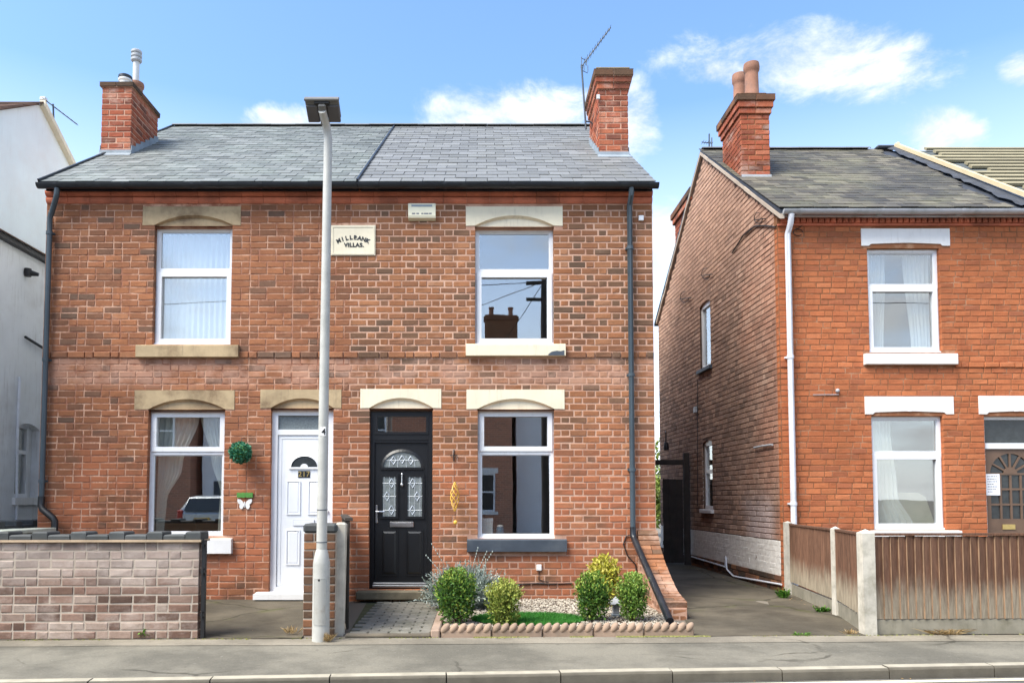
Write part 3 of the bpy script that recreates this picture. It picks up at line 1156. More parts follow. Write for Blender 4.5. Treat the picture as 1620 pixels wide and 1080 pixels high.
def slate_roof(house, roof, xl, xr, ye, ze, yr, zr, w, gauge, ms, mj, limit, sx=None, jitter=.006, reveal=None):
    """slates in broken bond up a slope that faces the street; xl(t), xr(t) give the verges at slope fraction t"""
    run, rise = yr - ye, zr - ze
    ln = math.hypot(run, rise)
    pitch = math.atan2(rise, run)
    rows = int(ln / gauge)
    gauge = ln / rows
    tilt = pitch - .034
    items = []
    for i in range(rows):
        t = i / rows
        a, b = xl(t), xr(t)
        x = a - (w / 2 if i % 2 else 0)
        while x < b - .01:
            p, q = max(x, a), min(x + w, b)
            x += w
            if q - p > .03:
                items.append((i, p, q))
    random_ids = list(range(len(items)))
    singles = set(random_ids[:limit])
    mb = MB()
    th = .013
    L = gauge * 1.5
    for k, (i, p, q) in enumerate(items):
        s = i * gauge
        lift = .022 + random.uniform(-.0025, .003)
        y = ye + math.cos(pitch) * s - math.sin(pitch) * lift
        z = ze + math.sin(pitch) * s + math.cos(pitch) * lift
        s2 = random.uniform(-jitter, jitter)
        y += math.cos(pitch) * s2
        z += math.sin(pitch) * s2
        c = Vector(((p + q) / 2, y, z))
        rot = Euler((tilt + random.gauss(0, .003), random.gauss(0, .003), random.gauss(0, .003)))
        if k in singles:
            piece("slate", slate_template(ms, w - .007, L, th), roof, c, 0, ((q - p - .007) / (w - .007), 1, 1), rot)
        else:
            mat3 = rot.to_matrix()
            hw = (q - p) / 2 - .004
            vs = [c + mat3 @ Vector(v) for v in ((-hw, 0, -th), (hw, 0, -th), (hw, L, -th), (-hw, L, -th), (-hw, 0, 0), (hw, 0, 0), (hw, L, 0), (-hw, L, 0))]
            mb.add(vs, [(0, 3, 2, 1), (4, 5, 6, 7), (0, 1, 5, 4), (1, 2, 6, 5), (2, 3, 7, 6), (3, 0, 4, 7)])
    if mb.f:
        mb.build("slates", mj, house, kind='stuff')
    return pitch


def on_slope(px, py, ye, ze, m):
    d = ray(px, py)
    t = (ze - ye * m - EYE_Z) / (d.z - d.y * m)
    return Vector((d.x * t, d.y * t, EYE_Z + d.z * t))


def gutter(parent, x0, x1, y, z, r, m, name="gutter", brackets=.9, joints=()):
    """half-round gutter along x, open at the top, with clips"""
    mb = MB()
    n = 9
    vs, fs = [], []
    for x in (x0, x1):
        for rr in (r, r - .004):
            for k in range(n + 1):
                a = math.pi * k / n
                vs.append((x, y - rr * math.cos(a), z - rr * math.sin(a)))
    k1 = n + 1
    for k in range(n):
        fs.append((k, k + 1, 2 * k1 + k + 1, 2 * k1 + k))
        fs.append((k1 + k + 1, k1 + k, 3 * k1 + k, 3 * k1 + k + 1))
    fs.append((0, 2 * k1, 3 * k1, k1))
    fs.append((n, k1 + n, 3 * k1 + n, 2 * k1 + n))
    mb.add(vs, fs)
    for x in (x0, x1):
        mb.add([(x, y - r * math.cos(math.pi * k / n), z - r * math.sin(math.pi * k / n)) for k in range(n + 1)], [tuple(range(n + 1))])
    o = mb.build(name, m, parent, smooth=True)
    xx = x0 + .25
    while xx < x1:
        mb = MB()
        vs, fs = [], []
        for x in (xx - .025, xx + .025):
            for k in range(n + 1):
                a = math.pi * k / n
                vs.append((x, y - (r + .005) * math.cos(a), z - (r + .005) * math.sin(a)))
        for k in range(n):
            fs.append((k, k + 1, k1 + k + 1, k1 + k))
        mb.add(vs, fs)
        mb.box(xx - .025, xx + .025, y + r - .005, y + r + .03, z - r, z + .01)
        mb.build("gutter_clip", m, o)
        xx += brackets
    return o


def ridge_tiles(parent, x0, x1, y, z, m, L=.45, name="ridge_tile", s=.095):
    n = max(1, round((x1 - x0) / L))
    L = (x1 - x0) / n
    for i in range(n):
        mb = MB()
        a, b = x0 + i * L + .0015, x0 + (i + 1) * L - .0015
        k = 8
        vs, fs = [], []
        dz = random.uniform(-.003, .003)
        for x in (a, b):
            for rr in (s, s - .02):
                for j in range(k + 1):
                    an = math.pi * (.08 + .84 * j / k)
                    vs.append((x, y - rr * math.cos(an) * 1.25, z + dz - .045 + rr * math.sin(an) * .75))
        q = k + 1
        for j in range(k):
            fs.append((j, 2 * q + j, 2 * q + j + 1, j + 1))
            fs.append((j, j + 1, q + j + 1, q + j))
            fs.append((2 * q + j + 1, 2 * q + j, 3 * q + j, 3 * q + j + 1))
        mb.add(vs, fs)
        mb.build(name, m, parent, smooth=True)


def chimney(house, x0, x1, y0, y1, zb, zt, corbels, flash_y, slope, ms, mj, mort, cap=None):
    """brick stack: laid bricks on all four faces, corbelled head, lead flashing at the roof. corbels = list of (z0, z1, projection)"""
    mb = MB()
    i = .008
    mb.box(x0 + i, x1 - i, y0 + i, y1 - i, zb, zt - .002)
    st = mb.build("chimney", mort, house)
    fr_f = Frame((x0, y0, 0), (1, 0, 0), (0, -1, 0))
    fr_r = Frame((x1, y0, 0), (0, 1, 0), (1, 0, 0))
    fr_l = Frame((x0, y1, 0), (0, -1, 0), (-1, 0, 0))
    fr_b = Frame((x1, y1, 0), (-1, 0, 0), (0, 1, 0))
    z_c = corbels[0][0] if corbels else zt
    zs = zb + .02
    S = (x1 - x0) / 2
    fb = lay(0, x1 - x0, zs, z_c, .087, 'stretcher', [], S=S)
    lay_objects(st, fr_f, fb, ms, (-.002, .002))
    for fr, w in ((fr_l, y1 - y0), (fr_r, y1 - y0)):
        lay_objects(st, fr, lay(.06, w - .06, zs, z_c, .087, 'stretcher', []), ms, (-.002, .002))
        lay_joined(st, fr, lay(0, .06, zs, z_c, .087, 'stretcher', []) + lay(w - .06, w, zs, z_c, .087, 'stretcher', []), mj, "corner_bricks", (-.002, .002), .06)
    lay_joined(st, fr_b, lay(0, x1 - x0, zs, z_c, .087, 'stretcher', []), mj, "rear_bricks", (-.002, .002), .06)
    for ci, (c0, c1, pr) in enumerate(corbels):
        if ci == len(corbels) - 1 and cap:
            ms, mj = cap
        n = max(1, round((c1 - c0) / .087))
        h = (c1 - c0) / n
        for j in range(n):
            za, zb2 = c0 + j * h, c0 + (j + 1) * h
            # front bricks one by one, then the return sides
            nb = 2
            wd = (x1 - x0 + 2 * pr) / nb
            for k in range(nb):
                mb = MB()
                mb.bbox(x0 - pr + k * wd + .004, x0 - pr + (k + 1) * wd - .004, y0 - pr, y0 + .06, za + .004, zb2 - .004, .006)
                mb.build("brick", ms, st)
            for xa, xb in ((x0 - pr, x0 + .05), (x1 - .05, x1 + pr)):
                yy = y0 + .062
                while yy < y1 + pr - .03:
                    e = min(yy + .22, y1 + pr)
                    mb = MB()
                    mb.bbox(xa, xb, yy + .004, e - .004, za + .004, zb2 - .004, .006)
                    mb.build("brick", ms, st)
                    yy += .228
            mb = MB()
            mb.bbox(x0 + .052, x1 - .052, y1 - .05, y1 + pr, za + .004, zb2 - .004, .006)
            mb.build("brick", ms, st)
            mb = MB()
            mb.box(x0 - pr + .012, x1 + pr - .012, y0 - pr + .012, y1 + pr - .012, za + .001, zb2 - .001)
            mb.build("corbel_core", mort, st)
    # mortar flaunching on the head
    mb = MB()
    pr = corbels[-1][2] if corbels else 0
    mb.add([(x0 - pr, y0 - pr, zt), (x1 + pr, y0 - pr, zt), (x1 + pr, y1 + pr, zt), (x0 - pr, y1 + pr, zt),
            (x0 + .08, y0 + .08, zt + .05), (x1 - .08, y0 + .08, zt + .05), (x1 - .08, y1 - .08, zt + .05), (x0 + .08, y1 - .08, zt + .05)],
           [(0, 1, 5, 4), (1, 2, 6, 5), (2, 3, 7, 6), (3, 0, 4, 7), (4, 5, 6, 7), (3, 2, 1, 0)])
    mb.build("flaunching", M['mortar_grey'], st)
    return st


def foliage(mb, c, rx, ry, rz, n, size, up=.3, seed=0, low=-1.0, lump=.28, inner=.35, aspect=.55):
    """leaf-sized faces spread through a lumpy volume"""
    c = Vector(c)
    cnt = 0
    while cnt < n:
        d = Vector((random.gauss(0, 1), random.gauss(0, 1), random.gauss(0, 1)))
        if d.length < 1e-4:
            continue
        d.normalize()
        if d.z < low:
            continue
        rad = inner + (1 - inner) * random.random() ** .45
        rad *= 1 + lump * noise.noise(d * 2.6 + Vector((seed, seed * 2, 0))) + .12 * noise.noise(d * 7 + Vector((seed, 0, 5)))
        p = c + Vector((d.x * rx, d.y * ry, d.z * rz)) * rad
        t = (Vector((random.gauss(0, .8), random.gauss(0, .8), random.gauss(up, .8))) + d * .7)
        t.normalize()
        s = t.cross(Vector((random.gauss(0, 1), random.gauss(0, 1), random.gauss(0, 1))))
        if s.length < 1e-3:
            continue
        s.normalize()
        L = size * random.uniform(.6, 1.25)
        W = L * aspect
        nn = s.cross(t) * L * .12
        # a leaf: pointed ends, folded a little along its rib
        mb.add([p, p + t * L * .5 + s * W * .5 + nn, p + t * L, p + t * L * .5 - s * W * .5 + nn], [(0, 1, 2), (0, 2, 3)],
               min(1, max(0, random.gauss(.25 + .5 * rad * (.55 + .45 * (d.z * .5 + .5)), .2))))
        cnt += 1


# ================================================================== THE SETTING
GROUND_Z = 0.0
back_edge = lambda x: 7.572 + .0307 * x      # pavement against the gardens
kerb_line = lambda x: 6.225 + .0734 * x      # back of the kerb


def tarmac(name, c, c2, aggregate=.5, patch=None):
    t = NT(name)
    n1 = t.noise(.8, 8, .65)
    col = t.mix(t.rng(n1, .38, .62), tuple(q * .86 for q in c[:3]) + (1,), tuple(q * 1.1 for q in c2[:3]) + (1,))
    sp = t.noise(52, 5, .9)
    col = t.mix(aggregate, col, t.ramp(sp, [(.32, .28), (.5, .8), (.66, 1.0)]), 'MULTIPLY')
    spots = t.rng(t.noise(34, 3, .6), .66, .72)
    col = t.mix(t.mth('MULTIPLY', spots, .35), col, srgb(176, 172, 160))
    stain = t.rng(t.noise(2.4, 8, .7, None, (.5, 1.6, 1)), .56, .72)
    col = t.mix(t.mth('MULTIPLY', stain, .38), col, srgb(70, 66, 60))
    # filled trenches and hairline cracks
    mp = t.n("ShaderNodeMix", data_type='VECTOR')
    nz = t.n("ShaderNodeTexNoise")
    nz.inputs['Scale'].default_value = 1.6
    nz.inputs['Detail'].default_value = 7
    t.l(t.pos(), nz.inputs['Vector'])
    mp.inputs['Factor'].default_value = .3
    t.l(t.pos(), mp.inputs['A'])
    t.l(nz.outputs['Color'], mp.inputs['B'])
    vo = t.n("ShaderNodeTexVoronoi", feature='DISTANCE_TO_EDGE')
    vo.inputs['Scale'].default_value = .55
    t.l(mp.outputs['Result'], vo.inputs['Vector'])
    ck = t.mth('MULTIPLY', t.rng(vo.outputs['Distance'], .008, .002), t.rng(t.noise(.6, 4, .6), .5, .6))
    col = t.mix(t.mth('MULTIPLY', ck, .65), col, srgb(56, 52, 44))
    gum = t.rng(t.noise(9, 2, .4), .74, .77)
    col = t.mix(t.mth('MULTIPLY', gum, .4), col, srgb(60, 58, 54))
    t.col(col)
    t.bump(t.mth('ADD', sp, t.noise(60, 4, .7)), .55, .005)
    return t.set(.9, 0, .3)


M['tarmac_path'] = tarmac("pavement_tarmac_grey", srgb(114, 110, 99), srgb(129, 124, 111))
M['tarmac_strip'] = tarmac("pavement_strip_pale", srgb(132, 125, 111), srgb(146, 138, 123))
M['tarmac_road'] = tarmac("road_tarmac", srgb(100, 97, 91), srgb(112, 108, 101))
M['soil'] = plain("soil_dark", srgb(84, 70, 56), .95, .2, 6, .6, 40)
M['earth'] = plain("yard_ground_grey", srgb(120, 112, 100), .95, .15, .6, .4, 20, dirt=srgb(90, 92, 64), dirt_amt=.5, dirt_scale=.3)
M['kerb'] = plain("kerb_concrete_grey", srgb(100, 94, 82), .9, .14, 7, .5, 90, dirt=srgb(78, 72, 62), dirt_amt=.55, dirt_scale=3, rnd='single', rvar=.08)
M['kerb_top'] = plain("kerb_concrete_worn_top", srgb(168, 160, 142), .9, .12, 7, .4, 90, dirt=srgb(126, 120, 104), dirt_amt=.5, dirt_scale=4)
M['line_paint'] = plain("road_line_worn_cream", srgb(222, 212, 184), .8, .06, 8, .3, 90, dirt=srgb(150, 144, 130), dirt_amt=.6, dirt_scale=9)


def sheet(name, pts, m, kind='structure', thick=.0, parent=None, sub=0):
    mb = MB()
    mb.add(pts, [tuple(range(len(pts)))])
    return mb.build(name, m, parent, kind=kind)


XA, XB = -40.0, 40.0
mb = MB()
mb.quad((-900, -900, -.20), (900, -900, -.20), (900, 900, -.20), (-900, 900, -.20))
mb.build("ground", M['earth'], kind='structure')
# yards behind the building line stand a little above the pavement
mb = MB()
mb.add([(XA, back_edge(XA) - .02, -.012), (XB, back_edge(XB) - .02, -.012), (XB, 10, .03), (XA, 10, .03), (XB, 60, .10), (XA, 60, .10)], [(0, 1, 2, 3), (3, 2, 4, 5)])
mb.build("yard_ground", M['earth'], kind='structure')
mb = MB()
far_kerb = lambda x: kerb_line(x) - 8.0
mb.quad((XA, kerb_line(XA) - .13, -.118), (XB, kerb_line(XB) - .13, -.118), (XB, far_kerb(XB), -.118), (XA, far_kerb(XA), -.118))
mb.build("road", M['tarmac_road'], kind='structure')
mb = MB()
mb.quad((1.0, kerb_line(1.0) - .27, -.114), (XB, kerb_line(XB) - .27, -.114), (XB, kerb_line(XB) - .19, -.114), (1.0, kerb_line(1.0) - .19, -.114))
mb.build("road_line", M['line_paint'], kind='structure')
mb = MB()
xs = [XA] + [i * .5 for i in range(-20, 21)] + [XB]
for a, b in zip(xs, xs[1:]):
    w = lambda x, k: .006 * noise.noise(Vector((x * .8, k, 0)))
    mb.quad((a, kerb_line(a), -.036), (b, kerb_line(b), -.036), (b, back_edge(b) - .0, w(b, 1) - .002), (a, back_edge(a), w(a, 1) - .002), .5)
pv = mb.build("pavement", M['tarmac_path'], kind='structure', smooth=True)
mb = MB()
for a, b in zip(xs, xs[1:]):
    f0 = lambda x: back_edge(x) - .30 + .03 * noise.noise(Vector((x * 1.3, 4, 0)))
    f1 = lambda x: back_edge(x) - .012 + .02 * noise.noise(Vector((x * 2.3, 9, 0)))
    zz = lambda x, y: -.036 + (y - kerb_line(x)) / (back_edge(x) - kerb_line(x)) * .034 + .006 * noise.noise(Vector((x * .8, 1, 0))) * ((y - kerb_line(x)) / 1.36) + .004
    mb.quad((a, f0(a), zz(a, f0(a))), (b, f0(b), zz(b, f0(b))), (b, f1(b), zz(b, f1(b))), (a, f1(a), zz(a, f1(a))), .5)
mb.build("pavement_strip", M['tarmac_strip'], kind='structure', smooth=True)
# opposite pavement and yard behind the camera
mb = MB()
mb.quad((XA, far_kerb(XA) - 1.8, -.02), (XB, far_kerb(XB) - 1.8, -.02), (XB, far_kerb(XB) - .0, -.04), (XA, far_kerb(XA), -.04))
mb.quad((XA, far_kerb(XA), -.04), (XB, far_kerb(XB), -.04), (XB, far_kerb(XB), -.16), (XA, far_kerb(XA), -.16))
mb.quad((XA, -60, -.02), (XB, -60, -.02), (XB, far_kerb(XB) - 1.8, -.02), (XA, far_kerb(XA) - 1.8, -.02))
mb.build("pavement_opposite", M['tarmac_path'], kind='structure')

# kerb stones, each one a block with a rounded arris and a pale worn top
kerb = bpy.data.objects.new("kerb", None)
put(kerb, None, (0, kerb_line(0), -.1))
tag(kerb, kind='structure')
ang = math.atan(.0734)
L_k = .915
for i in range(-9, 10):
    xm = .18 + i * L_k
    if abs(xm) > 8.5:
        continue
    mb = MB()
    prof = [(0, -.30), (-.11, -.30), (-.105, .098), (-.099, .110), (-.088, .117), (0, .121)]
    a, b = -L_k / 2 + .004, L_k / 2 - .004
    dz = random.uniform(-.004, .004)
    loc = Vector((xm, kerb_line(xm), -.150 + dz))
    rotm = Matrix.Rotation(ang + random.uniform(-.003, .003), 3, 'Z')
    k = len(prof)
    vs = [loc + rotm @ Vector((u, y, z)) for u in (a, b) for y, z in prof]
    mb.add(vs, [tuple(range(k)), tuple(reversed(range(k, 2 * k)))] + [(j, j + k, (j + 1) % k + k, (j + 1) % k) for j in range(k)])
    st = mb.build("kerb_stone", M['kerb'], kerb)
    st.data.materials.append(M['kerb_top'])
    for p in st.data.polygons:
        if p.normal.z > .93:
            p.material_index = 1
mb = MB()
for s in (-1, 1):
    a, b = (XA, -8.6) if s < 0 else (8.6, XB)
    mb.add([(a, kerb_line(a), -.028), (b, kerb_line(b), -.028), (b, kerb_line(b) - .125, -.03), (a, kerb_line(a) - .125, -.03), (b, kerb_line(b) - .125, -.2), (a, kerb_line(a) - .125, -.2)], [(0, 3, 2, 1), (3, 5, 4, 2)])
mb.build("kerb_run", M['kerb'], kerb)

# concrete drive between the two pairs, and the concrete front path of the house with the white door
mb = MB()
g = 14
x_l, x_r = lambda y: 2.30, lambda y: 4.42 - .03 * (y - 7.6)
for i in range(g):
    for j in range(6):
        y0, y1 = 7.60 + 15 * i / g, 7.60 + 15 * (i + 1) / g
        def P(y, t):
            x = x_l(y) + (x_r(y) - x_l(y)) * t
            if y < 7.7:
                x = 2.12 + (3.86 - 2.12) * t; y = back_edge(x) - .015
            return Vector((x, y, .006 + (.0 if y < 7.7 else .012 + .006 * (y - 7.6) + .012 * noise.noise(Vector((x * 1.3, y * .9, 0))))))
        mb.quad(P(y0, j / 6), P(y0, (j + 1) / 6), P(y1, (j + 1) / 6), P(y1, j / 6), .5)
mb.build("driveway", M['concrete_cracked'], kind='structure', smooth=True)
mb = MB()
for i in range(6):
    for j in range(4):
        def P(a, b):
            x = -4.9 + 3.14 * a; y = back_edge(x) - .012 + (10.0 - back_edge(x) + .012) * b
            return Vector((x, y, .006 + (.05 * b + .008 * noise.noise(Vector((x * 2, y * 2, 3))) if b > 0 else 0)))
        mb.quad(P(i / 6, j / 4), P((i + 1) / 6, j / 4), P((i + 1) / 6, (j + 1) / 4), P(i / 6, (j + 1) / 4), .5)
mb.build("front_path", M['concrete_cracked'], kind='structure', smooth=True)


# ================================================================== THE SEMI-DETACHED PAIR
YF = 10.0
FR = front(YF)
XL, XP, XR = -5.825, -1.74, 2.308
Z0, ZC0, ZC1 = 0.02, 5.318, 5.50
YE, ZE, YR_, ZR_ = 9.80, 5.53, 14.0, 8.39
SL = (ZR_ - ZE) / (YR_ - YE)
YBK = 18.2
XSPLIT = -1.62


def fr_rect(*p):
    return rect(*p, YF)


def ring(mb, fr, u0, u1, z0, z1, w, n0, n1):
    win_frame(mb, fr, u0, u1, z0, z1, w, n0, n1)


def raised_panel(mb, fr, u0, u1, z0, z1, n, out=.012, b=.022):
    p = fr.p
    mb.add([p(u0, n, z0), p(u1, n, z0), p(u1, n, z1), p(u0, n, z1), p(u0 + b, n + out, z0 + b), p(u1 - b, n + out, z0 + b), p(u1 - b, n + out, z1 - b), p(u0 + b, n + out, z1 - b)],
           [(0, 1, 5, 4), (1, 2, 6, 5), (2, 3, 7, 6), (3, 0, 4, 7), (4, 5, 6, 7)])


def half_moon(u0, u1, z0, z1, n=18):
    c, a, h = (u0 + u1) / 2, (u1 - u0) / 2, z1 - z0
    return [(c - a * math.cos(math.pi * i / n), z0 + h * math.sin(math.pi * i / n)) for i in range(n + 1)]


def side_wall(house, fr, w, mort, mj, top, z0=Z0, bond='garden', holes=(), prof=None, excl=(), name="side_wall"):
    mb = MB()
    lo_, hi_ = min(q[0] for q in prof), max(q[0] for q in prof)
    mb.prism(fr, [(min(max(q[0], lo_ + .03), hi_ - .03), q[1]) for q in prof], -.24, -.006)
    mb.build(name, mort, house)
    lay_joined(house, fr, lay(0, w, z0, 8.5, .087, bond, list(excl), top=top), mj, "side_bricks", depth=.03)


def roof_shell(house, x0, x1, ye, ze, yr, zr, yb, zb, m, t=.07, name="roof"):
    mb = MB()
    pts = [(ye, ze - .006), (yr, zr - .006), (yb, zb - .006), (yb, zb - t), (yr, zr - t - .02), (ye, ze - t)]
    k = len(pts)
    xa, xb = (x0, x0) if not isinstance(x0, tuple) else x0, (x1, x1) if not isinstance(x1, tuple) else x1

    def X(pair_, y):
        return pair_[0] + (pair_[1] - pair_[0]) * (y - ye) / (yb - ye)
    vs = [(X(xa, y), y, z) for y, z in pts] + [(X(xb, y), y, z) for y, z in pts]
    fs = [tuple(range(k)), tuple(reversed(range(k, 2 * k)))] + [(i, (i + 1) % k, (i + 1) % k + k, i + k) for i in range(k)]
    mb.add(vs, fs)
    return mb.build(name, m, house)


def cornice_run(house, x0, x1, y, zs, m, L=.30, name="cornice_brick"):
    for (za, zb, pr) in zs:
        n = max(1, round((x1 - x0) / L))
        w = (x1 - x0) / n
        for i in range(n):
            mb = MB()
            a, b = x0 + i * w + .002, x0 + (i + 1) * w - .002
            h = zb - za
            # rounded nose
            prof = [(0.05, za + .003), (-pr * .35, za + .003), (-pr * .8, za + h * .25), (-pr, za + h * .55), (-pr, zb - .006), (0.05, zb - .003)]
            k = len(prof)
            vs = [(xx, y + dy, z) for xx in (a, b) for dy, z in prof]
            mb.add(vs, [tuple(range(k)), tuple(reversed(range(k, 2 * k)))] + [(j, j + k, (j + 1) % k + k, (j + 1) % k) for j in range(k)])
            mb.build(name, m, house)


# ---- openings measured on the facade
UL, LL_, DA = fr_rect(243, 358, 366, 544), fr_rect(233, 649, 354, 847), fr_rect(427, 647, 526, 938)
UR, LR, DB = fr_rect(752, 360, 876, 543.5), fr_rect(756, 648, 877, 851), fr_rect(584, 647, 684, 932)
lin = dict(UL=fr_rect(226, 327, 381, 356.5), LL=fr_rect(213, 617, 371, 647.5), DA=fr_rect(412, 616, 540, 645.5),
           UR=fr_rect(737, 327, 890, 357.5), LR=fr_rect(738, 616, 893, 647), DB=fr_rect(570, 615, 698, 645.5))
sil = dict(UL=fr_rect(218, 545.5, 379, 566), LL=fr_rect(216, 850, 368, 875), UR=fr_rect(737, 544, 894, 564), LR=fr_rect(739, 851, 896, 872))
plaque = fr_rect(524, 357, 594, 404.5)
band_z = at(500, 561, YF).z


def semi(name, label, x0, x1, ops, lints, sills, extra, ms, mj, bond, hide, gate):
    h = thing(name, label, "house", ((x0 + x1) / 2, YF, 0), "brick houses along the street")
    excl = [o for o in ops] + lints + sills + extra
    bricks = lay(x0, x1, Z0, ZC0, .087, bond, excl, joint=.012 if x1 == XP else .015, e0=.115 if x0 == XP else None, e1=.115 if x1 == XP else None)
    heads = [(o[0] - .004, o[1] + .004, o[3] - .01, l[3] - .03) for o, l in zip(ops, lints)]
    wall = mortar_sheet(h, FR, x0, x1, Z0 - .15, ZC1, ops + heads, M['mortar_soft' if x1 == XP else 'mortar_pink'])
    band = [b for b in bricks if b[2] < band_z < b[3]]
    rest = [b for b in bricks if b not in band]
    s, j = split_singles(rest, FR, 205, hide)
    lay_objects(wall, FR, s, ms)
    lay_joined(h, FR, j, mj, "wall_bricks")
    lay_joined(h, FR, band, mj, "band_course", proud=(.019, .022))
    cornice_run(h, x0, x1, YF, [(ZC0 + .004, ZC0 + .086, .035), (ZC0 + .09, ZC0 + .172, .062)], M['terracotta'])
    return h, wall


def vis_a(b):
    u, z = (b[0] + b[1]) / 2, (b[2] + b[3]) / 2
    return z > 1.12 and not (-2.05 < u < -1.78)


def vis_b(b):
    u, z = (b[0] + b[1]) / 2, (b[2] + b[3]) / 2
    return z > .75


house_a, wall_a = semi("brick_house", "left half of red brick semi with white front door and worn sandstone window heads", XL, XP,
                       [UL, LL_, DA], [lin['UL'], lin['LL'], lin['DA']], [sil['UL'], sil['LL']], [plaque], M['brick_a'], M['brick_a_j'], 'mixed', vis_a, 0)
house_b, wall_b = semi("brick_house", "right half of red brick semi with black front door and cream painted window heads", XP, XR,
                       [UR, LR, DB], [lin['UR'], lin['LR'], lin['DB']], [sil['UR'], sil['LR']], [plaque], M['brick_b'], M['brick_b_j'], 'flemish', vis_b, 0)

# gable ends and backs; the left half's unseen passage side is made pale to bounce light
M['bounce_paint'] = plain("pale_bounce_paint", srgb(236, 234, 228), .9, .05, 3, .3, 60, dirt=srgb(206, 200, 190), dirt_amt=.4)
fa = Frame((XL, YBK, 0), (0, -1, 0), (-1, 0, 0))
fb = Frame((XR, YF, 0), (0, 1, 0), (1, 0, 0))
gl = YBK - YF
prof_b = [(0, -.1), (gl, -.1), (gl, 5.45), (YR_ - YF, ZR_ - .1), (0, 5.45)]
topb = lambda u: (5.45 + (ZR_ - .12 - 5.45) * (u / (YR_ - YF))) if u < YR_ - YF else (5.45 + (ZR_ - .12 - 5.45) * ((gl - u) / (gl - (YR_ - YF))))
side_wall(house_b, fb, gl, M['mortar_pink'], M['brick_b_j'], topb, prof=prof_b)
prof_a = [(gl - u, z) for u, z in reversed(prof_b)]
side_wall(house_a, fa, gl, M['bounce_paint'], M['bounce_paint'], lambda u: topb(gl - u), prof=prof_a)
for h, x0, x1 in ((house_a, XL + .25, XP), (house_b, XP, XR - .25)):
    mb = MB()
    mb.box(x0, x1, YBK - .24, YBK, -.1, 5.4)
    mb.build("rear_wall", M['mortar_orange'], h)

# roofs
M['ridge'] = plain("ridge_tile_grey", srgb(104, 106, 106), .8, .15, 5, .3, 40, rnd='single', rvar=.12)
for h, x0, x1, wd, gg, ms, mj, lim, nm in ((house_a, XL + .03, XSPLIT, .235, .18, M['slate_a'], M['slate_a_j'], 290, 'a'), (house_b, XSPLIT + .002, XR + .005, .285, .215, M['slate_b'], M['slate_b_j'], 300, 'b')):
    rf = roof_shell(h, x0, x1, YE, ZE, YR_, ZR_, YBK + .2, ZE, M['underfelt'])
    slate_roof(h, rf, lambda t: x0, lambda t: x1, YE - .02, ZE - .01, YR_, ZR_, wd, gg, ms, mj, lim, jitter=.012 if nm == 'a' else .004)
    ridge_tiles(rf, x0, x1, YR_, ZR_ + .02, M['ridge'])
    # fascia, soffit and gutter
    mb = MB()
    mb.box(x0 + .03, x1 - (.03 if nm == 'b' else 0), YE + .065, YE + .09, ZE - .085, ZE - .02)
    mb.box(x0 + .03, x1 - (.03 if nm == 'b' else 0), YE + .09, YF - .004, ZE - .03, ZE - .022)
    mb.build("fascia", M['black_plastic'], h)
    gutter(h, x0 - .04 if nm == 'a' else x0 + .003, x1 if nm == 'a' else x1 + .035, YE + .0, ZE - .02, .062, M['black_plastic'])
# dark joint strip between the two slopes, and the dark verge strip at the left gable
pitch = math.atan(SL)
for h, x, w, nm in ((house_b, XSPLIT, .022, "roof_party_strip"), (house_a, XL + .02, .03, "verge_strip")):
    mb = MB()
    up = Vector((0, -math.sin(pitch), math.cos(pitch)))
    a, b = Vector((x, YE - .03, ZE)), Vector((x, YR_, ZR_ + .012))
    d = Vector((w / 2, 0, 0))
    vs = [a - d, a + d, b + d, b - d]
    mb.add([v + up * -.02 for v in vs] + [v + up * .034 for v in vs], [(0, 3, 2, 1), (4, 5, 6, 7), (0, 1, 5, 4), (1, 2, 6, 5), (2, 3, 7, 6), (3, 0, 4, 7)])
    mb.build(nm, M['black_plastic'], h)

# stone heads and sills, windows
for k, ops, h, m in (("UL", UL, house_a, 'stone_buff'), ("LL", LL_, house_a, 'stone_buff'), ("DA", DA, house_a, 'stone_buff'), ("UR", UR, house_b, 'stone_cream'), ("LR", LR, house_b, 'stone_cream'), ("DB", DB, house_b, 'stone_cream')):
    lintel(h, FR, lin[k], ops[0] - .005, ops[1] + .005, M[m])
sill_block(house_a, FR, sil['UL'], M['stone_buff'])
sill_block(house_a, FR, sil['LL'], M['stone_white'])
sill_block(house_b, FR, sil['UR'], M['stone_cream'])
sill_block(house_b, FR, sil['LR'], M['sill_charcoal'])
# a patch of old dark paint where the cream sill has flaked
mb = MB()
a, b, c, d = fr_rect(866, 555.5, 892, 563.5)
mb.prism(FR, [(a, c), (b, c), (b, d), (b - .05, d - .012), (b - .1, d - .005), (a + .05, d - .018), (a + .01, c + .02)], .03, .0715)
mb.build("flaked_patch", M['sill_charcoal'], house_b)

zt = lambda y: at(800, y, YF).z
window(house_a, FR, UL, zt(427), 'low')
window(house_a, FR, LL_, zt(714.5), 'top')
window(house_b, FR, UR, zt(428), 'low')
window(house_b, FR, LR, zt(714), 'top')
for h, o, fl in ((house_a, UL, .5), (house_a, LL_, .8), (house_b, UR, .5), (house_b, LR, .8)):
    room(h, FR, *o, floor=fl)
for h, o in ((house_a, DA), (house_b, DB)):
    room(h, FR, *o, depth=2.2, side=.12, head=.12, floor=.02)

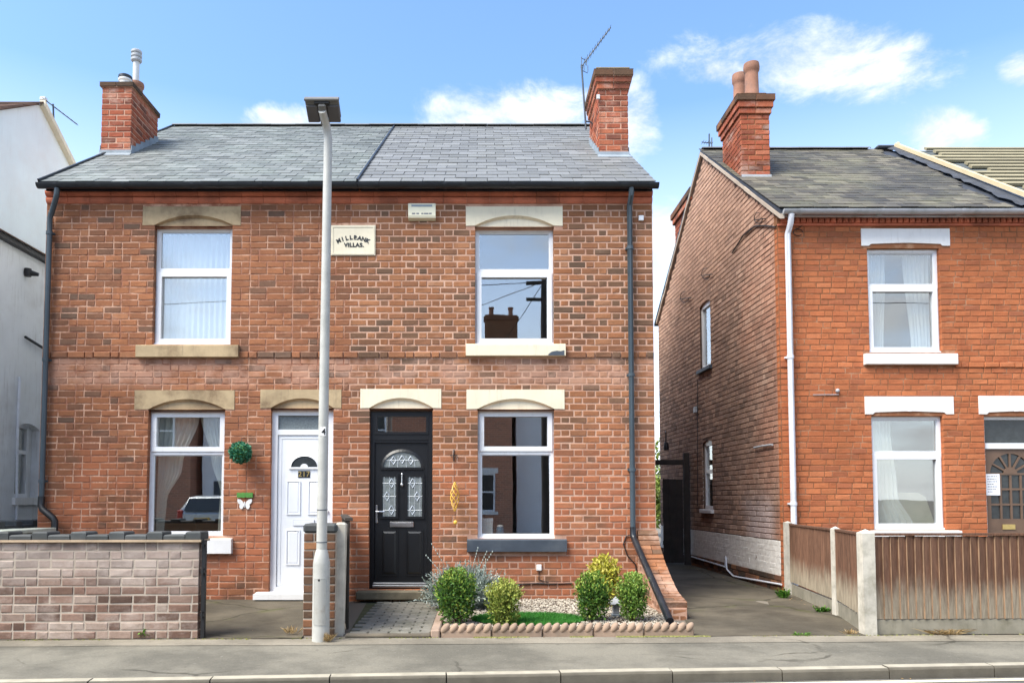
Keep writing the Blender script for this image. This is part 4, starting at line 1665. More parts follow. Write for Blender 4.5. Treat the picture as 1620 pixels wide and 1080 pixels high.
# ---- name stone with its cut lettering
mb = MB()
mb.fbox(FR, plaque[0], plaque[1], -.05, .016, plaque[2], plaque[3])
ns = mb.build("name_stone", M['stone_cream'], house_b)
mb = MB()
a, b, c, d = plaque
win_frame(mb, FR, a + .012, b - .012, c + .012, d - .012, .018, .0162, .022)
mb.build("rim", M['stone_cream'], ns)
mb = MB()
uc = at(559, 380, YF).x
zc = at(559, 380, YF).z
rad = .44
word = "MILLBANK"
for i, ch in enumerate(word):
    an = (i - (len(word) - 1) / 2) * .130
    text_mesh(mb, ch, FR, uc + rad * math.sin(an), .018, zc - .412 + rad * math.cos(an), .076, -an, .006, .0032)
text_mesh(mb, "VILLAS.", FR, uc + .012, .018, at(559, 388.5, YF).z, .074, 0, .006, .0032)
mb.build("lettering", M['iron'], ns)


# ---- white panelled door of the left half
def door_white():
    u0, u1, z0, z1 = DA
    n1 = -.06
    mb = MB()
    win_frame(mb, FR, u0, u1, z0, z1, .075, n1 - .07, n1)
    a, b, c, d = fr_rect(436, 678.5, 521, 687, )
    mb.fbox(FR, u0 + .075, u1 - .075, n1 - .07, n1 - .002, c, d)
    fr_o = mb.build("door_frame", M['upvc'], house_a)
    mb = MB()
    mb.fbox(FR, u0 + .077, u1 - .077, n1 - .045, n1 - .037, d, z1 - .077)
    mb.build("fanlight_pane", M['glass_obscure'], fr_o)
    mb = MB()
    s0, s1, t0, t1 = u0 + .08, u1 - .08, z0 + .078, c - .003
    mb.fbox(FR, s0, s1, n1 - .06, n1 - .02, t0, t1)
    dr = mb.build("door", M['upvc'], house_a)
    uc = (s0 + s1) / 2
    nn = n1 - .02
    mb = MB()
    win_frame(mb, FR, s0 + .035, s1 - .035, t0 + .03, t1 - .035, .012, nn, nn + .006)
    for px0, py0, px1, py1 in ((451, 760, 473, 814), (485, 760, 507, 814), (450, 838, 472, 894), (485, 838, 507, 894)):
        a, b, c2, d2 = fr_rect(px0, py0, px1, py1)
        win_frame(mb, FR, a, b, c2, d2, .014, nn, nn + .012)
        raised_panel(mb, FR, a + .02, b - .02, c2 + .02, d2 - .02, nn, .008, .014)
    mb.build("panel_moulding", M['upvc'], dr)
    a, b, c2, d2 = fr_rect(455, 717, 504, 740)
    mb = MB()
    outer, inner = half_moon(a, b, c2, d2), half_moon(a + .03, b - .03, c2 + .018, d2 - .03)
    for i in range(len(outer) - 1):
        mb.quad(FR.p(outer[i][0], nn, outer[i][1]), FR.p(outer[i + 1][0], nn, outer[i + 1][1]), FR.p(inner[i + 1][0], nn + .018, inner[i + 1][1]), FR.p(inner[i][0], nn + .018, inner[i][1]))
    mb.fbox(FR, a, b, nn, nn + .018, c2 - .01, c2 + .016)
    cc = (a + b) / 2
    mb.prism(FR, half_moon(cc - .05, cc + .05, c2 + .015, c2 + .06), nn, nn + .019)
    mb.build("fan_moulding", M['upvc'], dr)
    mb = MB()
    mb.prism(FR, inner, nn + .001, nn + .006)
    mb.build("fan_pane", M['glass_dark'], dr)
    a, b, c2, d2 = fr_rect(462, 822.5, 495, 831)
    mb = MB()
    mb.fbox(FR, a, b, nn, nn + .012, c2, d2)
    lb = mb.build("letter_plate", M['upvc'], dr)
    mb = MB()
    win_frame(mb, FR, a - .004, b + .004, c2 - .004, d2 + .004, .006, nn, nn + .009)
    mb.build("letter_plate_rim", M['gutter_grey'], lb)
    for i, ch in enumerate("217"):
        a = at(472.5 + 6.4 * i, 749.5, YF)
        mb = MB()
        mb.fbox(FR, a.x - .026, a.x + .026, nn, nn + .006, a.z - .045, a.z + .045)
        pl = mb.build("number_plate", M['iron'], dr)
        mb = MB()
        text_mesh(mb, ch, FR, a.x, nn + .008, a.z, .098, 0, .004, .001)
        mb.build("numeral", M['brass'], pl)
    a = at(518, 812, YF)
    mb = MB()
    mb.fbox(FR, a.x - .02, a.x + .005, nn, nn + .008, a.z - .1, a.z + .1)
    mb.fbox(FR, a.x - .10, a.x, nn + .03, nn + .045, a.z + .02, a.z + .04)
    mb.fbox(FR, a.x - .018, a.x + .0, nn, nn + .04, a.z + .02, a.z + .04)
    mb.build("handle", M['upvc'], dr)
    # white painted threshold
    mb = MB()
    a, b, c2, d2 = fr_rect(405, 936, 535, 946)
    mb.fbox(FR, a, b, -.2, .14, c2, d2 - .012)
    mb.fbox(FR, a + .02, b - .02, -.2, .10, d2 - .012, d2 + .004)
    mb.build("threshold", M['stone_white'], house_a)


M['brass'] = plain("brass_numerals", (.62, .46, .18, 1), .35, .1, 20, 0, 1, metal=.8)
door_white()


# ---- black composite door of the right half
def diamond(mb, uc, zc, w, h, n, t=.006):
    pts = [(uc, zc + h), (uc + w, zc), (uc, zc - h), (uc - w, zc)]
    for i in range(4):
        a, b = pts[i], pts[(i + 1) % 4]
        mb.tube([FR.p(a[0], n, a[1]), FR.p(b[0], n, b[1])], t, 6)


def bar(mb, u0, z0, u1, z1, n, t=.004):
    mb.tube([FR.p(u0, n, z0), FR.p(u1, n, z1)], t, 6)


def door_black():
    u0, u1, z0, z1 = DB
    n1 = -.06
    mb = MB()
    win_frame(mb, FR, u0, u1, z0, z1, .06, n1 - .07, n1)
    _, _, c, d = fr_rect(590, 686, 680, 699.5)
    mb.fbox(FR, u0 + .06, u1 - .06, n1 - .07, n1 - .002, c, d)
    mb.fbox(FR, u0 + .06, u1 - .06, n1 - .03, n1 + .008, c + .035, c + .05)
    fr_o = mb.build("door_frame", M['black_paint'], house_b)
    a, b = u0 + .06, u1 - .06
    mb = MB()
    win_frame(mb, FR, a, b, d, z1 - .06, .03, n1 - .05, n1 + .01)
    mb.build("fanlight_sash", M['black_paint'], fr_o)
    mb = MB()
    mb.fbox(FR, a + .028, b - .028, n1 - .04, n1 - .032, d + .028, z1 - .088)
    mb.build("fanlight_pane", M['glass'], fr_o)
    mb = MB()
    s0, s1, t0, t1 = u0 + .064, u1 - .064, z0 + .085, c - .003
    mb.fbox(FR, s0, s1, n1 - .06, n1 - .022, t0, t1)
    dr = mb.build("door", M['black_paint'], house_b)
    nn = n1 - .022
    # half-moon light
    a, b, c2, d2 = fr_rect(601, 709.5, 669.5, 742)
    outer, inner = half_moon(a, b, c2 + .02, d2), half_moon(a + .035, b - .035, c2 + .03, d2 - .035)
    mb = MB()
    for i in range(len(outer) - 1):
        mb.quad(FR.p(outer[i][0], nn, outer[i][1]), FR.p(outer[i + 1][0], nn, outer[i + 1][1]), FR.p(inner[i + 1][0], nn + .02, inner[i + 1][1]), FR.p(inner[i][0], nn + .02, inner[i][1]))
        mb.quad(FR.p(inner[i][0], nn + .02, inner[i][1]), FR.p(inner[i + 1][0], nn + .02, inner[i + 1][1]), FR.p(inner[i + 1][0], nn - .0, inner[i + 1][1]), FR.p(inner[i][0], nn, inner[i][1]))
    mb.fbox(FR, a, b, nn, nn + .02, c2, c2 + .03)
    mb.build("fan_moulding", M['black_paint'], dr)
    mb = MB()
    mb.prism(FR, inner, nn + .001, nn + .006)
    gp = mb.build("fan_pane", M['glass_lead'], dr)
    mb = MB()
    zc = (inner[0][1] + d2 - .035) / 2
    uc = (a + b) / 2
    for k in (-1, 0, 1):
        diamond(mb, uc + k * .115, zc - (.0 if k == 0 else .012), .034, .055, nn + .008, .006)
    bar(mb, a + .06, zc - .012, b - .06, zc - .012, nn + .007)
    for k in (-1.5, -.5, .5, 1.5):
        h = .09 if abs(k) < 1 else .02
        bar(mb, uc + k * .115, inner[0][1], uc + k * .115 * .9, zc + h * .6, nn + .007)
    mb.build("lead_pattern", M['lead_came'], gp)
    for k, (px0, py0, px1, py1) in enumerate(((602.5, 752, 627, 818), (642.5, 752, 668.5, 818))):
        a, b, c2, d2 = fr_rect(px0, py0, px1, py1)
        mb = MB()
        win_frame(mb, FR, a - .02, b + .02, c2 - .02, d2 + .02, .032, nn, nn + .018)
        mb.build("light_moulding", M['black_paint'], dr)
        mb = MB()
        mb.fbox(FR, a + .01, b - .01, nn + .001, nn + .006, c2 + .01, d2 - .01)
        gp = mb.build("door_pane", M['glass_lead'], dr)
        mb = MB()
        s = 1 if k == 0 else -1
        uc = (a + b) / 2
        for q, (fz, du) in enumerate(((.82, .03), (.5, -.03), (.17, .03))):
            diamond(mb, uc + s * du, c2 + (d2 - c2) * fz, .034, .062, nn + .008, .006)
            bar(mb, a + .01, c2 + (d2 - c2) * fz, b - .01, c2 + (d2 - c2) * fz, nn + .007)
        for du in (-.07, .07):
            bar(mb, uc + du, c2 + .012, uc + du, d2 - .012, nn + .007)
        bar(mb, uc, c2 + .012, uc, d2 - .012, nn + .007, .003)
        mb.build("lead_pattern", M['lead_came'], gp)
    mb = MB()
    for (px0, py0, px1, py1) in ((602.5, 839, 627, 910), (642, 839, 667.5, 910)):
        a, b, c2, d2 = fr_rect(px0, py0, px1, py1)
        win_frame(mb, FR, a - .012, b + .012, c2 - .012, d2 + .012, .014, nn, nn + .008)
        raised_panel(mb, FR, a + .01, b - .01, c2 + .01, d2 - .01, nn, .014, .028)
    mb.build("lower_panel", M['black_paint'], dr)
    a, b, c2, d2 = fr_rect(615.5, 825, 653.5, 833.5)
    mb = MB()
    mb.bbox(a, b, YF - nn - .016, YF - nn + .0, c2, d2, .005)
    mb.bbox(a + .03, b - .03, YF - nn - .022, YF - nn - .014, c2 + .018, d2 - .012, .003)
    mb.build("letter_plate", M['chrome'], dr)
    p = at(594.5, 813, YF)
    mb = MB()
    mb.bbox(p.x - .014, p.x + .014, YF - nn - .01, YF - nn, p.z - .12, p.z + .12, .004)
    hd = mb.build("handle", M['chrome'], dr)
    mb = MB()
    mb.tube([(p.x, YF - nn - .005, p.z + .035), (p.x, YF - nn - .05, p.z + .035), (p.x + .03, YF - nn - .055, p.z + .035), (p.x + .115, YF - nn - .055, p.z + .033)], .0095, 8)
    mb.build("lever", M['chrome'], hd)
    p = at(635, 758, YF)
    mb = MB()
    mb.ball((p.x, YF - nn - .015, p.z + .07), .017, .015, .019)
    mb.tube([(p.x, YF - nn - .02, p.z + .06), (p.x, YF - nn - .025, p.z - .06)], .007, 8)
    mb.ball((p.x, YF - nn - .018, p.z - .07), .02, .018, .026)
    mb.build("knocker", M['chrome'], dr, smooth=True)
    mb = MB()
    mb.bbox(u0 + .05, u1 - .05, YF - nn - .035, YF - n1 + .04, z0 + .06, z0 + .083, .004)
    mb.bbox(u0 + .045, u1 - .045, YF - nn - .05, YF - n1 + .04, z0 + .024, z0 + .052, .004)
    mb.build("weather_bar", M['chrome'], dr)
    a, b, c2, d2 = fr_rect(566, 934, 690, 946)
    mb = MB()
    mb.bbox(a, b, YF - .17, YF + .2, c2, d2 + .01, .012)
    mb.build("door_step", M['stone_step'], house_b)


door_black()


# ---- chimneys
def flashing(st, x0, x1, y0, y1, zb, m='lead'):
    mb = MB()
    mb.box(x0 - .012, x1 + .012, y0 - .012, y0 - .002, zb - .05, zb + .085)
    mb.add([(x0 - .03, y0 - .1, zb - .1 * SL + .03), (x1 + .03, y0 - .1, zb - .1 * SL + .03), (x1 + .012, y0 - .006, zb + .04), (x0 - .012, y0 - .006, zb + .04)], [(0, 1, 2, 3)])
    for x, s in ((x0, -1), (x1, 1)):
        n = 6
        for i in range(n):
            ya, yb = y0 + (y1 - y0) * i / n, y0 + (y1 - y0) * (i + 1) / n
            h = zb + (yb - y0) * SL + .11
            xa, xb = (x - .012, x - .003) if s < 0 else (x + .003, x + .012)
            mb.add([(xa, ya, zb + (ya - y0) * SL - .03), (xb, ya, zb + (ya - y0) * SL - .03), (xb, yb, zb + (yb - y0) * SL - .03), (xa, yb, zb + (yb - y0) * SL - .03),
                    (xa, ya, h - .06), (xb, ya, h - .06), (xb, yb, h), (xa, yb, h)], [(0, 3, 2, 1), (4, 5, 6, 7), (0, 1, 5, 4), (1, 2, 6, 5), (2, 3, 7, 6), (3, 0, 4, 7)])
    mb.build("flashing", M[m], st)


p = on_slope(183, 246, YE, ZE, SL)
CA = (at(160, 190, p.y).x, at(208, 190, p.y).x, p.y, p.y + .95, p.z, at(183, 131, p.y).z)
chA = chimney(house_a, CA[0], CA[1], CA[2], CA[3], CA[4] - .35, CA[5], [(CA[5] - .075, CA[5], .03)], 0, SL, M['brick_s'], M['brick_s_j'], M['mortar_pink'], (M['brick_p'], M['brick_p_j']))
flashing(chA, *CA[:5])
p = on_slope(971, 249, YE, ZE, SL)
CB = (at(947, 190, p.y).x, at(994, 190, p.y).x, p.y, p.y + .95, p.z, at(971, 113, p.y).z)
zz = lambda y: at(971, y, p.y).z
chB = chimney(house_b, CB[0], CB[1], CB[2], CB[3], CB[4] - .35, CB[5], [(zz(142), zz(132.5), .025), (zz(132.5), zz(123.5), .05), (zz(123.5), CB[5], .075)], 0, SL, M['brick_s'], M['brick_s_j'], M['mortar_pink'], (M['brick_p'], M['brick_p_j']))
flashing(chB, *CB[:5])

M['pot'] = plain("pot_terracotta_sooty", srgb(146, 104, 84), .85, .2, 5, .3, 40, dirt=srgb(98, 84, 78), dirt_amt=.75, dirt_scale=4, streak=.5, streak_col=srgb(74, 64, 60))
M['pot_white'] = plain("pot_white_glazed", srgb(206, 208, 208), .5, .08, 5, .1, 40, dirt=srgb(150, 140, 130), dirt_amt=.4)


def pot(parent, c, r, h, m, name="chimney_pot"):
    mb = MB()
    mb.lathe([(r * 1.05, 0), (r * 1.05, h * .08), (r * .92, h * .12), (r * .86, h * .7), (r * .88, h * .76), (r * 1.02, h * .80), (r * 1.06, h * .90), (r * 1.0, h), (r * .74, h), (r * .72, h * .8)], c, 20, cap=False)
    return mb.build(name, m, parent, smooth=True)


def cowl(parent, c, r, h, m, bands=3, name="cowl"):
    mb = MB()
    prof = []
    for i in range(bands):
        z = h * i / bands
        prof += [(r * .8, z), (r, z + h / bands * .25), (r, z + h / bands * .75), (r * .8, z + h / bands * .95)]
    mb.lathe(prof, c, 18)
    return mb.build(name, m, parent, smooth=True)


zt_ = CA[5] + .03
xa = at(198.5, 120, CA[2] + .25).x
p1 = pot(chA, (xa, CA[2] + .25, zt_), .10, .16, M['pot_white'])
cowl(p1, (xa, CA[2] + .25, zt_ + .15), .105, .075, M['black_plastic'], 1)
yb_ = CA[2] + .68
xb_ = at(216, 130, yb_).x
p2 = pot(chA, (xb_, yb_, zt_), .115, .34, M['pot'])
mb = MB()
mb.lathe([(.05, 0), (.05, .42)], (xb_ - .01, yb_, zt_ + .3), 14)
fl = mb.build("flue_liner", M['pot_white'], p2, smooth=True)
cowl(fl, (xb_ - .01, yb_, zt_ + .70), .085, .2, M['gutter_grey'], 3)
mb = MB()
mb.bbox(CB[0] - .03, CB[1] + .03, CB[2] + .0, CB[3], CB[5] + .045, CB[5] + .07, .006)
cp = mb.build("cap_slab", M['stone_step'], chB)
mb = MB()
mb.lathe([(.062, 0), (.062, .12), (.07, .125), (.07, .15), (.05, .15)], (at(968, 103, CB[2] + .4).x, CB[2] + .4, CB[5] + .07), 16)
mb.build("vent_pipe", M['lead'], cp, smooth=True)
mb = MB()
mb.bbox(CB[0] - .03, CB[0] + .02, CB[2] - .03, CB[2] + .0, zz(158), zz(151), .004)
mb.build("cable_clip", M['pot_white'], chB)


# ---- downpipes
def downpipe(parent, pts, r, m, clips=(), name="downpipe"):
    mb = MB()
    mb.tube(pts, r, 12)
    o = mb.build(name, m, parent, smooth=True)
    for c in clips:
        mb = MB()
        c = Vector(c)
        mb.lathe([(r + .008, -.022), (r + .008, .022)], c, 12)
        mb.box(c.x - r * 1.5, c.x + r * 1.5, c.y + r * .6, c.y + r * 1.6, c.z - .012, c.z + .012)
        mb.build("pipe_clip", m, o)
    return o


xa = at(74, 500, 9.93).x
xg = at(90, 300, YE).x
downpipe(house_a, [(xg, YE, ZE - .06), (xg, YE, ZE - .15), (xg - .02, YE + .02, ZE - .2), (xa + .03, 9.92, ZE - .36), (xa, 9.935, ZE - .42), (xa, 9.935, ZE - .6), (xa, 9.935, 1.36)], .034, M['slate_pipe'],
         [(xa, 9.935, 4.9), (xa, 9.935, 3.2), (xa, 9.935, 1.6)])
downpipe(house_a, [(xa, 9.935, 1.40), (xa, 9.93, 1.28), (xa + .04, 9.9, 1.23), (xa + .2, 9.86, 1.12), (xa + .225, 9.86, 1.08), (xa + .225, 9.86, .2)], .042, M['iron'], name="pipe_shoe")
xb = at(998.5, 560, 9.93).x
zk = at(1001, 850, 9.93).z
pe = atz(1060, 982, .13)
downpipe(house_b, [(xb, YE, ZE - .06), (xb, YE + .01, ZE - .16), (xb, 9.935, ZE - .26), (xb, 9.935, zk + .1)], .036, M['slate_pipe'],
         [(xb, 9.935, 4.7), (xb, 9.935, 3.0), (xb, 9.935, 1.75)])
downpipe(house_b, [(xb, 9.935, zk + .14), (xb, 9.93, zk + .03), (xb + .01, 9.88, zk - .03), (pe.x, pe.y, pe.z)], .041, M['black_plastic'], name="pipe_extension")

# ---- net and voile curtains of the left half
cu, cv = UL[0] + .03, UL[1] - .03
curtain("net_curtain", "full-width white net curtain inside the upper window with sandstone head", FR, -.24, [(UL[3] - .03, cu, cv), (UL[2] + .03, cu, cv)], M['net'], folds=13, amp=.016)
w_ = LL_[1] - LL_[0]
curtain("voile_curtain", "sheer curtain swept to the drainpipe side of the window behind the low wall", FR, -.24,
        [(LL_[3] - .03, LL_[0] + .03, LL_[0] + w_ * .58), (LL_[2] + (LL_[3] - LL_[2]) * .55, LL_[0] + .03, LL_[0] + w_ * .36), (LL_[2] + (LL_[3] - LL_[2]) * .28, LL_[0] + .03, LL_[0] + w_ * .16), (LL_[2] + .02, LL_[0] + .03, LL_[0] + w_ * .13)], M['voile'], folds=7, amp=.02)
curtain("voile_curtain", "sheer curtain swept to the white door side of the window behind the low wall", FR, -.24,
        [(LL_[3] - .03, LL_[0] + w_ * .60, LL_[1] - .03), (LL_[2] + (LL_[3] - LL_[2]) * .60, LL_[0] + w_ * .76, LL_[1] - .03), (LL_[2] + (LL_[3] - LL_[2]) * .34, LL_[1] - w_ * .12, LL_[1] - .03), (LL_[2] + .02, LL_[1] - w_ * .14, LL_[1] - .03)], M['voile'], folds=7, amp=.02)


# ================================================================== THE ORANGE BRICK HOUSE ACROSS THE DRIVE
YC = 10.87
FC = front(YC)
XC, XC1, XCR = 4.33, 8.62, 7.86
TD = 6.7                                         # depth of the gable wall
DIR = Vector((-.025, 1, 0)).normalized()
B0 = Vector((XC, YC, 0)) + DIR * TD
FS = Frame(B0, -DIR, (-DIR.y, DIR.x, 0))         # gable wall facing the drive, u runs from the back to the street
TR, ZRC, ZEC = 3.3, 8.02, 5.62
roofz = lambda t: ZRC - abs(t - TR) * (ZRC - ZEC) / TR
house_c = thing("brick_house", "bright orange brick house with white window heads and sooty gable beside the drive", "house", (6.4, YC, 0), "brick houses along the street")


def crect(*p):
    return rect(*p, YC)


def hit(fr, px, py):
    d = ray(px, py)
    o = Vector((0, 0, EYE_Z))
    t = (fr.o - o).dot(fr.n) / d.dot(fr.n)
    q = o + d * t
    return (q - fr.o).dot(fr.u), q.z


WU, WL_c, DC = crect(1374, 393, 1488, 557), crect(1381, 658, 1494, 837), crect(1561, 658, 1652, 905)
lC = [crect(1362, 362, 1502, 389), crect(1368, 627, 1508, 655), crect(1548, 626, 1665, 655)]
sC = [crect(1366, 559, 1511, 577), crect(1376, 837.5, 1516, 845)]
zc0, zc1 = at(1400, 358, YC).z, at(1400, 338, YC).z
ex = [WU, WL_c, DC] + lC + sC
br = lay(XC, XC1, .02, zc0, .0835, 'garden', ex, S=.222, H=.111, joint=.010)
wall_c = mortar_sheet(house_c, FC, XC, XC1, -.12, zc1, [WU, WL_c, DC], M['mortar_orange'])
s, j = split_singles(br, FC, 200, lambda b: (b[2] > 1.1 and b[0] > XC + .25))
lay_objects(wall_c, FC, s, M['brick_o'], (0, .002))
bz = at(1400, 580, YC).z
bnd = [b for b in j if b[2] - .005 < bz < b[3] + .005]
lay_joined(house_c, FC, [b for b in j if b not in bnd], M['brick_o_j'], "wall_bricks", (0, .002))
lay_joined(house_c, FC, bnd, M['brick_o_j'], "band_course", (.017, .019))

# moulded cornice: a plain fillet, then a row of arched dentils
mb = MB()
mb.box(XC, XC1, YC - .03, YC + .05, zc0 + .002, zc0 + .028)
mb.box(XC, XC1, YC - .085, YC + .05, zc1 - .045, zc1)
mb.build("cornice_fillet", M['terracotta'], house_c)
wd = .088
x = XC + .05
while x < XC1:
    mb = MB()
    h0, h1 = zc0 + .030, zc1 - .047
    fr = front(YC)
    hm = half_moon(x + .008, x + wd - .008, h0 + .02, h1 - .03, 8)
    pts = [(x + wd - .002, h0), (x + wd - .002, h1), (x + .002, h1), (x + .002, h0)]
    mb.fbox(fr, x + .002, x + wd - .002, -.02, .025, h0, h1)
    mb.prism(fr, [(x + .012, h0 + .01)] + half_moon(x + .012, x + wd - .012, h0 + .04, h1 - .015, 8) + [(x + wd - .012, h0 + .01)], .025, .058)
    mb.prism(fr, [(x + wd * .5 - .008, h0 + .02), (x + wd * .5 + .008, h0 + .02), (x + wd * .5 + .014, h1 - .06), (x + wd * .5 - .014, h1 - .06)], .058, .068)
    mb.build("dentil", M['terracotta'], house_c)
    x += wd

# gable wall: bricks, painted skirt, dark plinth
u_of = lambda t: TD - t
prof = [(0, -.1), (TD, -.1), (TD, roofz(0) - .03), (u_of(TR), ZRC - .03), (0, roofz(TD) - .03)]
wu = [hit(FS, 1107, 530)[0], hit(FS, 1124, 530)[0]]
w_up = (wu[0], wu[1], hit(FS, 1115, 583)[1], hit(FS, 1115, 476)[1])
wl = [hit(FS, 1112, 750)[0], hit(FS, 1127, 750)[0]]
w_lo = (wl[0], wl[1], hit(FS, 1119, 806)[1], hit(FS, 1119, 695)[1])
mb = MB()
hs = [w_up, w_lo]
us = sorted({0, TD, u_of(TR), *[q for h in hs for q in h[:2]]})
for a, b in zip(us, us[1:]):
    zs_h = sorted([(h[2], h[3]) for h in hs if h[0] <= a + 1e-6 and h[1] >= b - 1e-6])
    lo = -.1
    for (c, d) in zs_h:
        mb.quad(FS.p(a, -.004, lo), FS.p(b, -.004, lo), FS.p(b, -.004, c), FS.p(a, -.004, c))
        lo = d
    mb.quad(FS.p(a, -.004, lo), FS.p(b, -.004, lo), FS.p(b, -.004, roofz(TD - b) - .03), FS.p(a, -.004, roofz(TD - a) - .03))
for (a, b, c, d) in hs:
    mb.quad(FS.p(a, -.006, c), FS.p(a, -.006, d), FS.p(a, -.24, d), FS.p(a, -.24, c))
    mb.quad(FS.p(b, -.006, d), FS.p(b, -.006, c), FS.p(b, -.24, c), FS.p(b, -.24, d))
    mb.quad(FS.p(a, -.006, d), FS.p(b, -.006, d), FS.p(b, -.24, d), FS.p(a, -.24, d))
    mb.quad(FS.p(b, -.006, c), FS.p(a, -.006, c), FS.p(a, -.24, c), FS.p(b, -.24, c))
gw = mb.build("gable_wall", M['mortar_dark'], house_c)
sb = lay(0, TD - .112, .02, 8.0, .0835, 'garden', [w_up, w_lo], S=.222, H=.111, joint=.011, top=lambda u: roofz(TD - u) - .04)
quoin = lay(TD - .112, TD - .006, .02, zc0, .0835, 'stretcher', [], S=.222)
skirt = [b for b in sb if .24 < (b[2] + b[3]) / 2 < .76]
base = [b for b in sb if (b[2] + b[3]) / 2 <= .24]
rest = [b for b in sb if (b[2] + b[3]) / 2 >= .76]
lay_joined(house_c, FS, rest, M['brick_side_j'], "gable_bricks", (0, .004), .03)
lay_joined(house_c, FS, quoin, M['brick_o_j'], "corner_bricks", (0, .003), .03)
lay_joined(house_c, FS, skirt, M['white_brick'], "painted_bricks", (.001, .0025), .03)
lay_joined(house_c, FS, base, M['brick_p_j'], "plinth_bricks", (.012, .02), .05)
mb = MB()
mb.fbox(FS, 0, TD - .13, -.0035, .0004, .24, .76)
mb.build("painted_joints", M['white_brick'], house_c)

# arched side windows with stone sills
for w, hd in ((w_up, .12), (w_lo, .10)):
    a, b, c, d = w
    mb = MB()
    win_frame(mb, FS, a + .012, b - .012, c + .02, d - .06, .05, -.10, -.035)
    mb.prism(FS, [(a + .01, d - .062)] + arch_pts(a + .01, b - .01, d - .06, .055, 8) + [(b - .01, d - .062)], -.10, -.037)
    if w is w_lo:
        mb.fbox(FS, a + .06, b - .06, -.10, -.04, c + (d - c) * .52, c + (d - c) * .57)
    wn = mb.build("side_window", M['upvc'], house_c)
    mb = MB()
    mb.fbox(FS, a + .06, b - .06, -.074, -.068, c + .07, d - .11)
    mb.build("pane", M['glass'], wn)
    mb = MB()
    mb.prism(FS, [(a, d + .001), (a, d - .055)] + arch_pts(a, b, d - .055, .05, 8) + [(b, d - .055), (b, d + .001)], -.11, .002)
    mb.build("arch_bricks", M['brick_side_j'], wn)
    sill_block(wn, FS, (a - .07, b + .07, c - .06, c + .02), M['sill_charcoal' if w is w_up else 'stone_white'], out=.06, n0=-.14)
    mb = MB()
    mb.fbox(FS, a - .3, b + .3, -1.3, -.3, c - .3, d + .3)
    mb.build("room", M['room'], house_c)
# room boxes above face inwards; cut away the wall side by keeping them behind the pane

# front stonework, windows
for r in lC:
    u0, u1, z0, z1 = r
    mb = MB()
    mb.prism(FC, [(u0, z1), (u0, z0), (u0 + .11, z0), (u0 + .14, z0 + .028), (u0 + (u1 - u0) / 2, z0 + .045), (u1 - .14, z0 + .028), (u1 - .11, z0), (u1, z0), (u1, z1)], -.12, .012)
    o = mb.build("lintel", M['stone_white'], house_c)
    mb = MB()
    um = (u0 + u1) / 2
    mb.prism(FC, [(um - .03, z0 + .04), (um + .03, z0 + .04), (um + .006, z0 + .075), (um - .006, z0 + .075)], .012, .016)
    mb.fbox(FC, u0 + .13, u1 - .13, -.11, -.02, z0 - .002, z0 + .024)
    mb.build("lintel_moulding", M['stone_white'], o)
sill_block(house_c, FC, sC[0], M['stone_white'], out=.07)
sill_block(house_c, FC, (sC[1][0], sC[1][1], sC[1][2] - .04, sC[1][3]), M['stone_white'], out=.09)
window(house_c, FC, WU, at(1430, 452, YC).z, 'low', set_back=.06)
window(house_c, FC, WL_c, at(1430, 718, YC).z, 'low', set_back=.06)
room(house_c, FC, *WU, floor=.5)
room(house_c, FC, *WL_c, floor=.8)
w_ = WU[1] - WU[0]
curtain("curtain", "pale curtain gathered on the drainpipe side of the orange house's upper window", FC, -.22, [(WU[3] - .04, WU[0] + .03, WU[0] + w_ * .36), (WU[2] + .04, WU[0] + .05, WU[0] + w_ * .30)], M['drape'], folds=6, amp=.025)
curtain("curtain", "pale curtain gathered on the far side of the orange house's upper window", FC, -.22, [(WU[3] - .04, WU[0] + w_ * .60, WU[1] - .03), (WU[2] + .04, WU[0] + w_ * .70, WU[1] - .03)], M['drape'], folds=6, amp=.025)
w_ = WL_c[1] - WL_c[0]
curtain("curtain", "long cream curtain in the orange house's lower window above the fence", FC, -.22, [(WL_c[3] - .04, WL_c[0] + .03, WL_c[0] + w_ * .37), (WL_c[2] + .5, WL_c[0] + .03, WL_c[0] + w_ * .46), (WL_c[2] + .03, WL_c[0] + .03, WL_c[0] + w_ * .66)], M['voile'], folds=7, amp=.03)
# an armchair back stands inside the lower window
M['chair_cloth'] = plain("armchair_cream_cloth", srgb(206, 200, 172), .95, .08, 8, .3, 120)
ch = thing("armchair", "cream armchair back seen through the orange house's lower window", "armchair", (WL_c[0] + w_ * .74, YC + .75, .35))
mb = MB()
a, b = WL_c[0] + w_ * .42, WL_c[1] + .06
z_ = WL_c[2]
mb.prism(front(YC + .42), [(a, z_ - .5), (b, z_ - .5), (b + .02, z_ + .1), (b - .09, z_ + .46), (b - .2, z_ + .53), (a + .16, z_ + .53), (a + .05, z_ + .48), (a, z_ + .25)], -.22, 0)
mb.build("backrest", M['chair_cloth'], ch)
mb = MB()
mb.bbox(a, b, YC + .66, YC + 1.2, z_ - .6, z_ - .35, .05)
mb.build("seat", M['chair_cloth'], ch)
for q in (a - .1, b - .04):
    mb = MB()
    mb.bbox(q, q + .14, YC + .45, YC + 1.2, z_ - .6, z_ - .12, .05)
    mb.build("armrest", M['chair_cloth'], ch)


